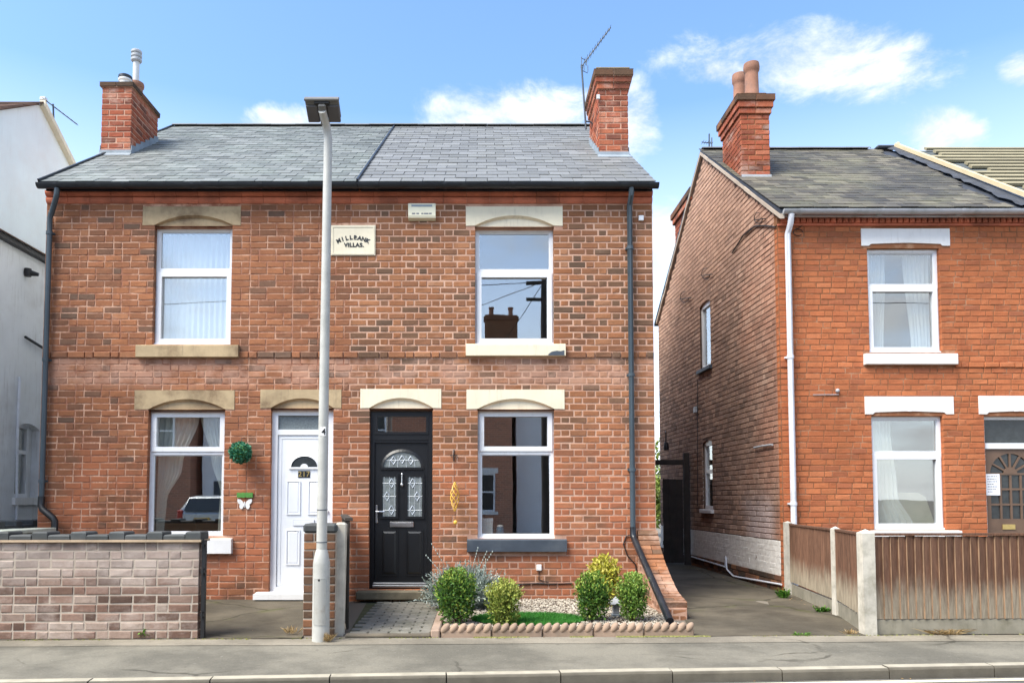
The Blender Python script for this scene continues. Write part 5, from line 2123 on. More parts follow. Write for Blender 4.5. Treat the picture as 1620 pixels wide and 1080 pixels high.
# brown glazed door with a sunburst light
def door_brown():
    M['door_brown'] = plain("door_brown_stain", srgb(106, 84, 68), .55, .15, 5, .15, 60)
    u0, u1, z0, z1 = DC
    n1 = -.07
    mb = MB()
    win_frame(mb, FC, u0, u1, z0, z1, .045, n1 - .06, n1)
    zb_, zt_2 = at(1600, 709, YC).z, at(1600, 700, YC).z
    mb.fbox(FC, u0 + .045, u1 - .045, n1 - .06, n1 + .01, zb_, zt_2)
    fo = mb.build("door_frame", M['upvc'], house_c)
    mb = MB()
    mb.fbox(FC, u0 + .045, u1 - .045, n1 - .04, n1 - .032, zt_2, z1 - .045)
    mb.build("fanlight_pane", M['glass_dark'], fo)
    s0, s1, t0, t1 = u0 + .047, u1 - .047, z0 + .05, zb_ - .002
    mb = MB()
    nn = n1 - .015
    cx, zsp = (s0 + s1) / 2, at(1600, 749, YC).z
    rad = (s1 - s0) / 2 - .07
    zlow = at(1600, 822, YC).z
    # slab as stiles and rails round the lights
    mb.fbox(FC, s0, s0 + .07, nn - .04, nn, t0, t1)
    mb.fbox(FC, s1 - .07, s1, nn - .04, nn, t0, t1)
    mb.fbox(FC, s0 + .07, s1 - .07, nn - .04, nn, t0, zlow)
    arc = half_moon(cx - rad, cx + rad, zsp, zsp + rad, 16)
    mb.prism(FC, [(s1 - .07, t1), (s0 + .07, t1)] + arc, nn - .04, nn - .001)
    dr = mb.build("door", M['door_brown'], house_c)
    mb = MB()
    mb.fbox(FC, s0 + .07, s1 - .07, nn - .026, nn - .02, zlow, zsp + rad)
    mb.build("door_pane", M['glass_dark'], dr)
    mb = MB()
    rows = 3
    for i in range(1, 4):
        u = s0 + .07 + (s1 - s0 - .14) * i / 4
        mb.fbox(FC, u - .014, u + .014, nn - .018, nn - .002, zlow, zsp - .02)
    for i in range(0, rows + 1):
        z = zlow + (zsp - zlow) * i / rows
        mb.fbox(FC, s0 + .07, s1 - .07, nn - .017, nn - .003, z - .014, z + .014)
    for an in (30, 60, 90, 120, 150):
        c, s = math.cos(R(an)), math.sin(R(an))
        p0, p1 = Vector((cx + .09 * c, zsp + .09 * s)), Vector((cx + rad * c, zsp + rad * s))
        q = Vector((-s, c)) * .013
        mb.prism(FC, [tuple(p0 - q), tuple(p1 - q), tuple(p1 + q), tuple(p0 + q)], nn - .018, nn - .002)
    mb.prism(FC, half_moon(cx - .1, cx + .1, zsp, zsp + .1, 10), nn - .018, nn - .001)
    mb.build("glazing_bars", M['door_brown'], dr)
    a, b, c, d = crect(1592, 827, 1612, 835)
    mb = MB()
    mb.fbox(FC, a, b, nn, nn + .012, c - .02, d - .02)
    mb.build("letter_plate", M['brass'], dr)
    a, b, c, d = crect(1565, 749, 1588, 783)
    nt_ = thing("paper_notice", "white paper notice with lines of small print taped to the brown glazed door", "notice", (a, YC - n1, c))
    mb = MB()
    mb.fbox(FC, a, b, nn + .002, nn + .004, c, d)
    mb.build("sheet", M['paper'], nt_)
    mb = MB()
    for i, t in enumerate((.82, .78, .84, .6, .8, .7, .5)):
        z = d - .03 - i * (d - c - .05) / 7
        u = a + .03
        while u < a + (b - a) * t:
            w = random.uniform(.012, .035)
            mb.fbox(FC, u, min(u + w, a + (b - a) * t), nn + .0042, nn + .005, z - .012, z)
            u += w + .008
    mb.build("print", M['ink'], nt_)


M['paper'] = plain("paper_white", srgb(238, 240, 244), .8, .02, 5)
M['ink'] = plain("ink_grey", srgb(120, 122, 128), .8, .05, 5)
door_brown()

# roof of the orange house and its unfinished neighbour
YEC, ZEE = YC - .20, ZEC - .10
ridge_pt = Vector((XC, YC, 0)) + DIR * TR
YRC = ridge_pt.y
SLC = (ZRC - ZEE) / (YRC - YEC)
xlv = lambda t: XC - .06 + DIR.x * (t * (YRC - YEC)) - .0
rfc = roof_shell(house_c, (XC - .04, XC - .04 + DIR.x * (TD + .4)), XCR, YEC, ZEE, YRC, ZRC, YC + TD + .2, ZEE, M['underfelt'])
# the roofers have stripped a ragged strip by the party line

strip = lambda t: XCR - .22 - .10 * math.sin(t * 9) - .06 * math.sin(t * 31)
slate_roof(house_c, rfc, xlv, strip, YEC - .02, ZEE, YRC, ZRC, .25, .165, M['slate_w'], M['slate_w_j'], 300, jitter=.012)
ridge_tiles(rfc, XC + DIR.x * TR - .02, XCR - .45, YRC, ZRC + .02, M['ridge'])
# mortar verge up the gable
mb = MB()
n = 16
for i in range(n):
    for (ta, tb) in (((TR + .2) * i / n - .2, (TR + .2) * (i + 1) / n - .2), (TR + (TD - TR) * i / n, TR + (TD - TR) * (i + 1) / n)):
        pa, pb = Vector((XC, YC, 0)) + DIR * ta, Vector((XC, YC, 0)) + DIR * tb
        za, zb = roofz(ta) - .03, roofz(tb) - .03
        o = .05 + .012 * noise.noise(Vector((ta * 4, 0, 0)))
        mb.add([pa + Vector((-o, 0, za - .07)), pa + Vector((.02, 0, za - .07)), pb + Vector((.02, 0, zb - .07)), pb + Vector((-o, 0, zb - .07)),
                pa + Vector((-o, 0, za - .005)), pa + Vector((.02, 0, za + .035)), pb + Vector((.02, 0, zb + .035)), pb + Vector((-o, 0, zb - .005))],
               [(0, 3, 2, 1), (4, 5, 6, 7), (0, 1, 5, 4), (1, 2, 6, 5), (2, 3, 7, 6), (3, 0, 4, 7)], .5)
mb.build("verge", M['mortar_grey'], house_c)
gutter(house_c, XC + .0, XC1 - .01, YEC - .01, ZEE - .025, .060, M['gutter_grey'], brackets=1.15)
mb = MB()
mb.box(XC + .02, XC1, YEC + .06, YC - .09, ZEE - .09, ZEE - .07)
mb.build("soffit", M['gutter_grey'], house_c)
xg = at(1249, 500, YC - .07).x
downpipe(house_c, [(xg, YEC - .01, ZEE - .08), (xg, YEC + .02, ZEE - .2), (xg, YC - .07, ZEE - .32), (xg, YC - .07, .1)], .042, M['pipe_white'], [(xg, YC - .07, 3.4), (xg, YC - .07, 1.3)])

# chimney rising flush out of the gable
p = on_slope(1197, 282, YEC, ZEE, SLC)
CCx1 = at(1218, 220, p.y).x
tc = p.y - YC
CCx0 = (Vector((XC, YC, 0)) + DIR * tc).x + .006
zq = lambda y: at(1197, y, p.y).z
CC = (CCx0, CCx1, p.y, p.y + .95, p.z, zq(152))
chC = chimney(house_c, CC[0], CC[1], CC[2], CC[3], CC[4] - .5, CC[5], [(zq(181), zq(172), .03), (zq(172), zq(162), .055), (zq(162), CC[5], .08)], 0, SLC, M['brick_s'], M['brick_s_j'], M['mortar_orange'], (M['brick_p'], M['brick_p_j']))
mb = MB()
mb.box(CC[0] - .0, CC[1] + .012, CC[2] - .012, CC[2] - .002, CC[4] - .04, CC[4] + .06)
mb.build("flashing", M['gutter_grey'], chC)
mb = MB()
mb.bbox(CC[0] + .03, CC[1] - .03, CC[2] + .03, CC[3] - .03, CC[5] + .0, CC[5] + .075, .008)
mb.build("head_course", M['brick_p_j'], chC)
x1_ = at(1189, 125, CC[2] + .25).x
pot(chC, (x1_, CC[2] + .25, CC[5] + .07), .125, at(1189, 102, CC[2] + .25).z - CC[5] - .07, M['pot'])
x2_ = at(1170, 140, CC[2] + .72).x
pot(chC, (x2_, CC[2] + .72, CC[5] + .07), .12, at(1170, 119, CC[2] + .72).z - CC[5] - .07, M['pot'])
# lower stack on the back slope
ta, tb = 4.05, 5.45
q = Vector((XC, YC, 0)) + DIR * 4.7
mb = MB()
z_t = at(1085, 318, q.y).z
chR = chimney(house_c, q.x + .045, q.x + .5, YC + ta, YC + tb, 6.2, z_t, [(z_t - .24, z_t - .12, .05), (z_t - .12, z_t, .08)], 0, SLC, M['brick_s'], M['brick_s_j'], M['mortar_dark'], (M['brick_p'], M['brick_p_j']))

# cables and fixings on the gable
mb = MB()


def fs(px, py, n=.02):
    u, z = hit(FS, px, py)
    return FS.p(u, n, z)


mb.tube([fs(1105, 600), fs(1105, 660), fs(1105, 740), fs(1105, 800)], .006, 6)
mb.build("gable_cable", M['wire'], house_c)
mb = MB()
mb.tube([fs(1160, 400), fs(1178, 372), fs(1196, 358), fs(1212, 357), fs(1229, 359)], .012, 6)
mb.build("gable_cable", M['wire'], house_c)
for c in ((1205, 345), (1121, 433), (1087, 470)):
    mb = MB()
    mb.tube([fs(c[0] + 7 * math.cos(a), c[1] + 9 * math.sin(a), .05) for a in [i * .7 for i in range(8)]], .006, 6)
    coil = mb.build("cable_loop", M['wire'], house_c)
    mb = MB()
    mb.tube([fs(c[0] - 9, c[1] + 3, .03), fs(c[0] + 9, c[1] + 1, .03)], .008, 6)
    mb.build("loop_bracket", M['wire'], coil)
mb = MB()
mb.tube([fs(1055, 682, .03), fs(1068, 684, .2), fs(1068, 700, .2)], .012, 6)
mb.build("lantern_arm", M['wire'], house_c)
mb = MB()
a, b = fs(1067, 704, .18), fs(1067, 697, .18)
mb.lathe([(.05, -.11), (.06, -.05), (.045, .05), (.02, .07)], a, 10)
mb.build("wall_lantern", M['iron'], house_c, smooth=True)
mb = MB()
a = fs(1103, 648, 0)
mb.bbox(a.x - .06, a.x, a.y - .07, a.y + .07, a.z - .06, a.z + .06, .01)
mb.build("junction_box", M['gutter_grey'], house_c)
mb = MB()
mb.tube([fs(1196, 708, .03), fs(1210, 705, .03), fs(1225, 703, .03)], .016, 8)
mb.build("wall_bracket", M['gutter_grey'], house_c)
mb = MB()
mb.tube([fs(1073, 873, .03), fs(1150, 896, .03), fs(1151, 880, .03)], .014, 8)
mb.tube([fs(1151, 880, .03), fs(1153, 900, .035), fs(1164, 911, .035), fs(1240, 924, .035)], .014, 8)
mb.build("waste_pipe", M['pipe_white'], house_c, smooth=True)
mb = MB()
a = at(1262, 368, YC - .01)
pts = [Vector((a.x + .07 * math.cos(t), YC - .02, a.z + .05 * math.sin(t))) for t in [i * .55 for i in range(11)]]
mb.tube(pts, .006, 6)
mb.tube([Vector((a.x + .1, YC - .015, a.z + .12)), Vector((a.x - .02, YC - .015, a.z + .05))], .005, 6)
mb.build("cable_coil", M['wire'], house_c)
a = at(1324, 618, YC)
mb = MB()
mb.ball((a.x, YC - .02, a.z), .03, .025, .03)
mb.tube([(a.x - .35, YC - .01, a.z - .06), (a.x + .02, YC - .012, a.z - .055)], .006, 6)
mb.build("wall_hook", M['gutter_grey'], house_c)

# ---- neighbour under repair: only its battened roof and a strip of wall reach the picture
house_d = thing("brick_house", "end house with its roof stripped to timber battens", "house", (10.7, YC, 0), "brick houses along the street")
XD1 = 12.9
mb = MB()
mb.box(XC1 + .005, XD1, YC, YC + TD, -.1, zc1)
mb.build("wall", M['mortar_orange'], house_d)
lay_joined(house_d, FC, lay(XC1, XD1, .02, zc0, .0835, 'garden', []), M['brick_o_j'], "wall_bricks", (.008, .01), .02)
M['membrane'] = plain("roof_membrane_dark", srgb(76, 82, 84), .65, .18, 4, .3, 15, dirt=srgb(118, 118, 98), dirt_amt=.4)
rfd = roof_shell(house_d, XCR + .005, XD1, YEC, ZEE, YRC, ZRC - .01, YC + TD + .2, ZEE, M['membrane'])
pc = math.atan(SLC)
upv, alv = Vector((0, -math.sin(pc), math.cos(pc))), Vector((0, math.cos(pc), math.sin(pc)))
lnc = math.hypot(YRC - YEC, ZRC - ZEE)
nb = 17
for i in range(nb):
    s_ = .12 + (lnc - .16) * i / (nb - 1)
    c = Vector((0, YEC, ZEE)) + alv * s_ + upv * .006
    xs_ = XCR + .55 + random.uniform(-.28, .35)
    mb = MB()
    hw, hh = .055, .045
    x0_, x1_ = xs_, XD1 - .1
    sag = random.uniform(-.012, .012)
    vs = []
    for xx, dz in ((x0_, sag), (x1_, -sag)):
        for a, b in ((-hw, 0), (hw, 0), (hw, hh), (-hw, hh)):
            vs.append(Vector((xx, 0, 0)) + c + alv * (a + dz) + upv * b)
    mb.add(vs, [(0, 1, 2, 3), (7, 6, 5, 4), (0, 4, 5, 1), (1, 5, 6, 2), (2, 6, 7, 3), (3, 7, 4, 0)])
    mb.build("batten", M['batten'], rfd)
# pale timber laid up the slope on the party line, with loose felt beside it
mb = MB()
a, b = Vector((XCR + .02, YEC - .05, ZEE)) + upv * .09, Vector((XCR + .02, YRC - .05, ZRC - .05)) + upv * .09
d = Vector((.03, 0, 0))
vs = [a - d, a + d, b + d, b - d]
mb.add([v for v in vs] + [v + upv * .06 for v in vs], [(0, 3, 2, 1), (4, 5, 6, 7), (0, 1, 5, 4), (1, 2, 6, 5), (2, 3, 7, 6), (3, 0, 4, 7)])
mb.build("roof_timber", M['new_timber'], rfd)
for side, w0 in ((-1, .22), (1, .34)):
    mb = MB()
    n = 34
    rows = [[], [], []]
    for i in range(n + 1):
        s_ = lnc * i / n
        base = Vector((XCR + .02, YEC, ZEE)) + alv * s_
        wd_ = w0 * (.65 + .5 * noise.noise(Vector((i * .33, side * 5, 0))) + .25 * noise.noise(Vector((i * .9, side * 9, 2))))
        rows[0].append(base + upv * .085)
        rows[1].append(base + Vector((side * wd_ * .55, 0, 0)) + upv * (.06 + .03 * noise.noise(Vector((i * .7, side, 4)))))
        rows[2].append(base + Vector((side * wd_, 0, 0)) + upv * (.045 + .03 * noise.noise(Vector((i * .8, side, 7)))))
    vs = rows[0] + rows[1] + rows[2]
    fs_ = []
    for r_ in range(2):
        for i in range(n):
            k = r_ * (n + 1) + i
            fs_.append((k, k + 1, k + n + 2, k + n + 1))
    mb.add(vs, fs_)
    mb.build("loose_felt", M['underfelt'], rfd)
mb = MB()
mb.bbox(XCR - .32, XCR + .06, YRC - .1, YRC + .08, ZRC + .0, ZRC + .065, .025)
mb.build("ridge_wrap", M['underfelt'], rfd)
mb = MB()
mb.bbox(XCR + .0, XCR + .08, YRC - .18, YRC - .05, ZRC + .03, ZRC + .08, .02)
mb.build("ridge_timber_end", M['new_timber'], rfd)
gutter(house_d, XC1 + .0, XD1, YEC - .01, ZEE - .025, .060, M['gutter_grey'])

# ================================================================== THE RENDERED HOUSE BEYOND THE PASSAGE
XW = -7.02
FW = Frame((XW, 8.4, 0), (0, 1, 0), (1, 0, 0))
house_w = thing("rendered_house", "off-white rendered house with brown tiled roof across the side passage", "house", (-9.5, 8.4, 0))
peak = at(57, 166, 11.82)
pk_y, pk_z = 11.82, peak.z
sl_w = .62
gz = lambda y: pk_z - abs(y - pk_y) * sl_w
y0w, y1w = 8.4, 15.24
win_w = (at(25, 730, 11.27).y, 0, 0, 0)


def hitw(px, py):
    d = ray(px, py)
    t = XW / d.x
    return d.y * t, EYE_Z + d.z * t


wa, wb = hitw(24, 730)[0], hitw(62, 730)[0]
wz0, wz1 = hitw(40, 792)[1], hitw(40, 668)[1]
ledge = hitw(36, 391)[1]
wins = [(wa - y0w, wb - y0w, wz0, wz1)]
mb = MB()
a, b, c, d = wins[0]
for (ua, ub, za, zb) in ((0, a, -.1, ledge), (b, y1w - y0w, -.1, ledge), (a, b, -.1, c), (a, b, d, ledge)):
    mb.quad(FW.p(ua, 0, za), FW.p(ub, 0, za), FW.p(ub, 0, zb), FW.p(ua, 0, zb))
for (ua, ub, za, zb, ua2, ub2, za2, zb2) in ((a, a, c, d, 0, 0, 0, 0), (b, b, c, d, 0, 0, 0, 0)):
    mb.quad(FW.p(ua, 0, za), FW.p(ua, 0, zb), FW.p(ua, -.2, zb), FW.p(ua, -.2, za))
mb.quad(FW.p(a, 0, c), FW.p(b, 0, c), FW.p(b, -.2, c + .04), FW.p(a, -.2, c + .04))
mb.quad(FW.p(a, 0, d), FW.p(b, 0, d), FW.p(b, -.2, d), FW.p(a, -.2, d))
lowr = mb.build("lower_wall", M['render_low'], house_w)
mb = MB()
mb.prism(FW, [(0, ledge), (y1w - y0w, ledge), (y1w - y0w, gz(y1w)), (pk_y - y0w, pk_z), (0, gz(y0w))], -.25, -.03)
mb.build("upper_wall", M['render_white'], house_w)
mb = MB()
mb.box(XW - 6, XW - .02, y0w, y0w + .02, -.1, gz(y0w))
mb.box(XW - 6, XW - .02, y1w - .02, y1w, -.1, gz(y1w))
mb.build("front_wall", M['render_white'], house_w)
# ledge: dark board with a few tiles along the foot of the upper wall
mb = MB()
mb.box(XW - .03, XW + .10, y0w, y1w, ledge - .07, ledge + .0)
lb = mb.build("ledge_board", M['iron'], house_w)
y = y0w
while y < y1w - .1:
    mb = MB()
    mb.add([(XW - .028, y + .004, ledge + .10), (XW - .028, y + .176, ledge + .10), (XW + .13, y + .176, ledge + .02), (XW + .13, y + .004, ledge + .02),
            (XW - .028, y + .004, ledge + .082), (XW - .028, y + .176, ledge + .082), (XW + .13, y + .176, ledge + .002), (XW + .13, y + .004, ledge + .002)],
           [(3, 2, 1, 0), (4, 5, 6, 7), (0, 1, 5, 4), (1, 2, 6, 5), (2, 3, 7, 6), (3, 0, 4, 7)])
    mb.build("ledge_tile", M['tile_brown'], lb)
    y += .18
# window with an arched head
mb = MB()
win_frame(mb, FW, a + .01, b - .12, c + .05, d - .02, .06, -.17, -.10)
mb.fbox(FW, a + .07, b - .18, -.17, -.105, c + (d - c) * .60, c + (d - c) * .65)
ww = mb.build("side_window", M['upvc'], house_w)
mb = MB()
mb.fbox(FW, a + .07, b - .18, -.148, -.140, c + .11, d - .08)
mb.build("pane", M['glass'], ww)
mb = MB()
mb.fbox(FW, b - .12, b - .001, -.2, -.13, c + .05, d - .02)
mb.prism(FW, [(a, d + .002), (a, d - .1)] + arch_pts(a, b, d - .1, .09, 8) + [(b, d - .1), (b, d + .002)], -.12, .003)
mb.build("arch_head", M['render_low'], ww)
mb = MB()
mb.fbox(FW, a - .05, b + .05, -.2, .05, c - .06, c + .05)
mb.build("sill", M['stone_white'], ww)
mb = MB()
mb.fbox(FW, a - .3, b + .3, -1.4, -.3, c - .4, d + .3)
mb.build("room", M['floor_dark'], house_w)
# roof with tile courses on the street slope and a verge board down the back
rfw = roof_shell(house_w, XW - 6, XW - .04, y0w - .2, gz(y0w - .2) + .03, pk_y, pk_z + .03, y1w + .2, gz(y1w + .2) + .03, M['tile_brown'], t=.04)
rows = 14
for i in range(rows):
    for j_ in range(3):
        ya = y0w - .2 + (pk_y - y0w + .2) * i / rows
        z = gz(ya) + .035
        mb = MB()
        x1 = XW + .04 + random.uniform(-.012, .012) - j_ * .25
        ln_ = (pk_y - y0w + .2) / rows * 1.35
        an = math.atan(sl_w) - .05
        c_, s_ = math.cos(an), math.sin(an)
        vs = []
        for xx in (x1 - .245, x1):
            for (l_, h_) in ((0, 0), (ln_, 0), (ln_, .03), (0, .03)):
                vs.append((xx, ya + l_ * c_ - h_ * s_, z + l_ * s_ + h_ * c_))
        mb.add(vs, [(0, 1, 2, 3), (7, 6, 5, 4), (0, 4, 5, 1), (1, 5, 6, 2), (2, 6, 7, 3), (3, 7, 4, 0)])
        mb.build("roof_tile", M['tile_brown'], rfw)
mb = MB()
mb.add([(XW - .03, pk_y, pk_z - .02), (XW + .06, pk_y, pk_z - .02), (XW + .06, y1w + .1, gz(y1w + .1) - .02), (XW - .03, y1w + .1, gz(y1w + .1) - .02),
        (XW - .03, pk_y, pk_z + .08), (XW + .06, pk_y, pk_z + .08), (XW + .06, y1w + .1, gz(y1w + .1) + .08), (XW - .03, y1w + .1, gz(y1w + .1) + .08)],
       [(0, 3, 2, 1), (4, 5, 6, 7), (0, 1, 5, 4), (1, 2, 6, 5), (2, 3, 7, 6), (3, 0, 4, 7)])
mb.build("verge_board", M['stone_cream'], house_w)


def pw(px, py, n=.03):
    y, z = hitw(px, py)
    return Vector((XW + n, y, z))


mb = MB()
mb.tube([pw(28, 596), pw(24, 700), pw(23, 822)], .02, 8)
mb.build("conduit", M['pipe_white'], house_w)
mb = MB()
q = pw(40, 431, .0)
mb.lathe([(.05, -.06), (.06, 0), (.05, .06)], q + Vector((.04, 0, 0)), 10)
mb.tube([q + Vector((.04, 0, 0)), q + Vector((.18, .05, -.02))], [.055, .025], 10)
mb.build("floodlight", M['iron'], house_w, smooth=True)
mb = MB()
mb.tube([pw(35, 533, .05), pw(66, 552, .05)], .022, 8)
mb.build("wall_bar", M['iron'], house_w)


# ================================================================== GARDEN WALLS, FENCES, PATHS
M['coping'] = plain("coping_blue_brick", srgb(68, 71, 71), .7, .2, 6, .3, 60, dirt=srgb(50, 52, 46), dirt_amt=.5, dirt_scale=5, rnd='single', rvar=.2)
M['coping_bed'] = plain("coping_mortar_tile", srgb(188, 164, 136), .9, .12, 6, .4, 70, dirt=srgb(120, 108, 88), dirt_amt=.5)
M['wood_dark'] = plain("fence_wood_black_brown", srgb(62, 54, 48), .9, .25, 4, .5, 30, dirt=srgb(38, 44, 34), dirt_amt=.6)


def wall_front_frame(x):
    return Frame((x, back_edge(x), 0), (1, .0307, 0), (.0307, -1, 0))


# low brick wall in front of the left half, capped with alternating high and low blue bricks
x0w, x1w = -8.2, atz(318, 1008, 0).x
gwl = thing("garden_wall", "low weathered brick wall with battlement coping in front of the white-door house", "garden wall", ((x0w + x1w) / 2, back_edge(-4), 0))
fg = wall_front_frame(x0w)
wlen = (x1w - x0w) / math.cos(math.atan(.0307))
hw_ = at(160, 857, back_edge(-3.9)).z
mb = MB()
mb.fbox(fg, 0.01, wlen - .01, -.21, -.003, -.1, hw_)
wb_ = mb.build("wall", M['mortar_grey'], gwl)
lay_objects(wb_, fg, lay(0, wlen, .0, hw_, .0835, 'mixed', []), M['brick_g'], (0, .004))
fe = Frame(fg.p(wlen, 0, 0), (-.0307, 1, 0), (1, .0307, 0))
lay_objects(wb_, fe, lay(.07, .215, .0, hw_, .0835, 'stretcher', []), M['brick_g'], (0, .004))
mb = MB()
mb.fbox(fg, -.01, wlen + .02, -.245, .035, hw_ + .001, hw_ + .022)
mb.build("creasing_tile", M['coping_bed'], gwl)
u = wlen + .015
k = 0
while u > .1:
    hi = k % 2 == 0
    w = .155 if hi else .215
    h = .088 if hi else .058
    mb = MB()
    a, b = u - w + .004, u - .004
    dd = random.uniform(-.006, .006)
    p0 = [fg.p(a, .02 + dd, hw_ + .024), fg.p(b, .02 + dd, hw_ + .024), fg.p(b, -.225 + dd, hw_ + .024), fg.p(a, -.225 + dd, hw_ + .024)]
    t_ = .012
    p1 = [fg.p(a, .02 + dd, hw_ + h), fg.p(b, .02 + dd, hw_ + h), fg.p(b, -.225 + dd, hw_ + h), fg.p(a, -.225 + dd, hw_ + h)]
    p2 = [fg.p(a + t_, .02 + dd - t_, hw_ + h + t_), fg.p(b - t_, .02 + dd - t_, hw_ + h + t_), fg.p(b - t_, -.225 + dd + t_, hw_ + h + t_), fg.p(a + t_, -.225 + dd + t_, hw_ + h + t_)]
    mb.add(p0 + p1 + p2, [(0, 3, 2, 1)] + [(i, (i + 1) % 4, (i + 1) % 4 + 4, i + 4) for i in range(4)] + [(i + 4, (i + 1) % 4 + 4, (i + 1) % 4 + 8, i + 8) for i in range(4)] + [(8, 9, 10, 11)])
    mb.build("coping_block", M['coping'], gwl)
    u -= w
    k += 1
# iron gate post bolted to the end of that wall
gp = thing("iron_gate_post", "thin black iron gate post at the end of the low brick wall", "gate post", (x1w + .04, back_edge(x1w) + .03, 0))
mb = MB()
xg, yg = x1w + .035, back_edge(x1w) + .03
mb.bbox(xg - .02, xg + .02, yg - .02, yg + .02, 0, hw_ + .02, .004)
mb.build("post", M['iron'], gp)
for z in (.2, .62, .9):
    mb = MB()
    mb.tube([(xg, yg - .035, z), (xg, yg - .035, z + .07)], .010, 8)
    mb.box(xg - .02, xg + .02, yg - .04, yg - .015, z + .02, z + .05)
    mb.build("hinge_pin", M['iron'], gp)

# boundary wall running back along the passage, with the same coping
bw = thing("boundary_wall", "dark coped boundary wall running back to the rendered house passage", "garden wall", (-6.15, 9, 0))
fb_ = Frame((-6.05, 7.6, 0), (0, 1, 0), (1, 0, 0))
mb = MB()
mb.fbox(fb_, .05, 4.4, -.2, -.006, -.1, .93)
wb2 = mb.build("wall", M['mortar_grey'], bw)
lay_objects(wb2, fb_, lay(.05, 4.4, .0, .93, .0835, 'mixed', []), M['brick_g'], (0, .005))
u, k = .06, 0
while u < 4.35:
    hi = k % 2 == 0
    w, h = (.155, 1.085) if hi else (.215, 1.03)
    mb = MB()
    mb.bbox(-6.05 - .225, -6.05 + .02, 7.6 + u + .004, 7.6 + u + w - .004, .932, h, .010)
    mb.build("coping_block", M['coping'], bw)
    u += w
    k += 1
# slab-topped bunker tucked into the corner
bk = thing("coal_bunker", "grey slab-topped bunker tucked behind the low wall by the drainpipe", "bunker", (-5.5, 9.1, 0))
mb = MB()
mb.box(-5.95, -5.5, 8.5, 9.7, 0, .94)
mb.build("base", M['concrete_old'], bk)
M['slab'] = plain("slab_pale_green_grey", srgb(176, 182, 170), .85, .12, 4, .3, 60, dirt=srgb(110, 120, 100), dirt_amt=.5, dirt_scale=3)
for (xa, xb, dz) in ((-6.0, -5.74, .0), (-5.73, -5.44, .010)):
    mb = MB()
    mb.bbox(xa, xb, 8.42, 9.76, .945 + dz, .99 + dz, .006)
    mb.build("slab", M['slab'], bk)

# brick pier beside the lamp column, concrete post and dark fence along the party line
fpx0, fpx1 = at(479, 920, 7.62).x, at(531, 920, 7.62).x
hp = at(505, 831, 7.62).z
pier = thing("brick_pier", "square dark brick gate pier right behind the lamp column", "pier", ((fpx0 + fpx1) / 2, 7.7, 0))
fp = Frame((fpx0, 7.62, 0), (1, 0, 0), (0, -1, 0))
pw_ = fpx1 - fpx0
mb = MB()
mb.box(fpx0 + .006, fpx1 - .006, 7.626, 7.62 + pw_ - .006, -.1, hp - .075)
pb = mb.build("core", M['mortar_grey'], pier)
lay_objects(pb, fp, lay(0, pw_, 0, hp - .075, .0835, 'stretcher', [], S=pw_ * .64), M['brick_p'], (0, .005))
for fr in (Frame((fpx0, 7.62 + pw_, 0), (0, -1, 0), (-1, 0, 0)), Frame((fpx1, 7.62, 0), (0, 1, 0), (1, 0, 0)), Frame((fpx1, 7.62 + pw_, 0), (-1, 0, 0), (0, 1, 0))):
    lay_objects(pb, fr, lay(.07, pw_ - .07, 0, hp - .075, .0835, 'stretcher', []), M['brick_p'], (0, .004))
nb_ = 2
for i in range(nb_):
    a, b = fpx0 - .006 + (pw_ + .012) * i / nb_, fpx0 - .006 + (pw_ + .012) * (i + 1) / nb_
    mb = MB()
    mb.bbox(a + .003, b - .003, 7.61, 7.63 + pw_, hp - .072, hp + .018, .02)
    mb.build("coping_block", M['coping'], pier)
# leaning concrete post
ptop, pbot = at(541, 829, 7.72), at(533.5, 999, 7.72)
cpost = thing("concrete_post", "leaning pale concrete post between brick pier and dark fence", "post", (pbot.x, 7.72, 0))
mb = MB()
a, b = Vector((pbot.x + .01, 7.74, -.05)), Vector((ptop.x - .01, 7.74, ptop.z))
w = .052
vs = [a + Vector((sx * w, sy * .05, 0)) for sx, sy in ((-1, -1), (1, -1), (1, 1), (-1, 1))] + [b + Vector((sx * w, sy * .05, 0)) for sx, sy in ((-1, -1), (1, -1), (1, 1), (-1, 1))]
vs += [b + Vector((sx * w * .6, sy * .03, .02)) for sx, sy in ((-1, -1), (1, -1), (1, 1), (-1, 1))]
mb.add(vs, [(0, 3, 2, 1)] + [(i, (i + 1) % 4, (i + 1) % 4 + 4, i + 4) for i in range(4)] + [(i + 4, (i + 1) % 4 + 4, (i + 1) % 4 + 8, i + 8) for i in range(4)] + [(8, 9, 10, 11)])
mb.build("post", M['concrete'], cpost)
# party fence behind it: dark vertical boards
pf = thing("party_fence", "dark weathered board fence running back between the two front doors", "fence", (-1.62, 8.6, 0))
xa, xb = at(551, 920, 7.9).x, -1.80
n = 16
for i in range(n):
    t0, t1 = i / n, (i + 1) / n
    pa, pb2 = Vector((xa + (xb - xa) * t0, 7.86 + 2.08 * t0, .03)), Vector((xa + (xb - xa) * t1, 7.86 + 2.08 * t1, .03))
    h = 1.12 + random.uniform(-.015, .015)
    mb = MB()
    o = Vector((.012, 0, 0))
    mb.add([pa - o, pa + o, pb2 + o * 1.9, pb2 - o * .1, pa - o + Vector((0, 0, h)), pa + o + Vector((0, 0, h)), pb2 + o * 1.9 + Vector((0, 0, h)), pb2 - o * .1 + Vector((0, 0, h))],
           [(0, 3, 2, 1), (4, 5, 6, 7), (0, 1, 5, 4), (1, 2, 6, 5), (2, 3, 7, 6), (3, 0, 4, 7)])
    mb.build("board", M['wood_dark'], pf)
mb = MB()
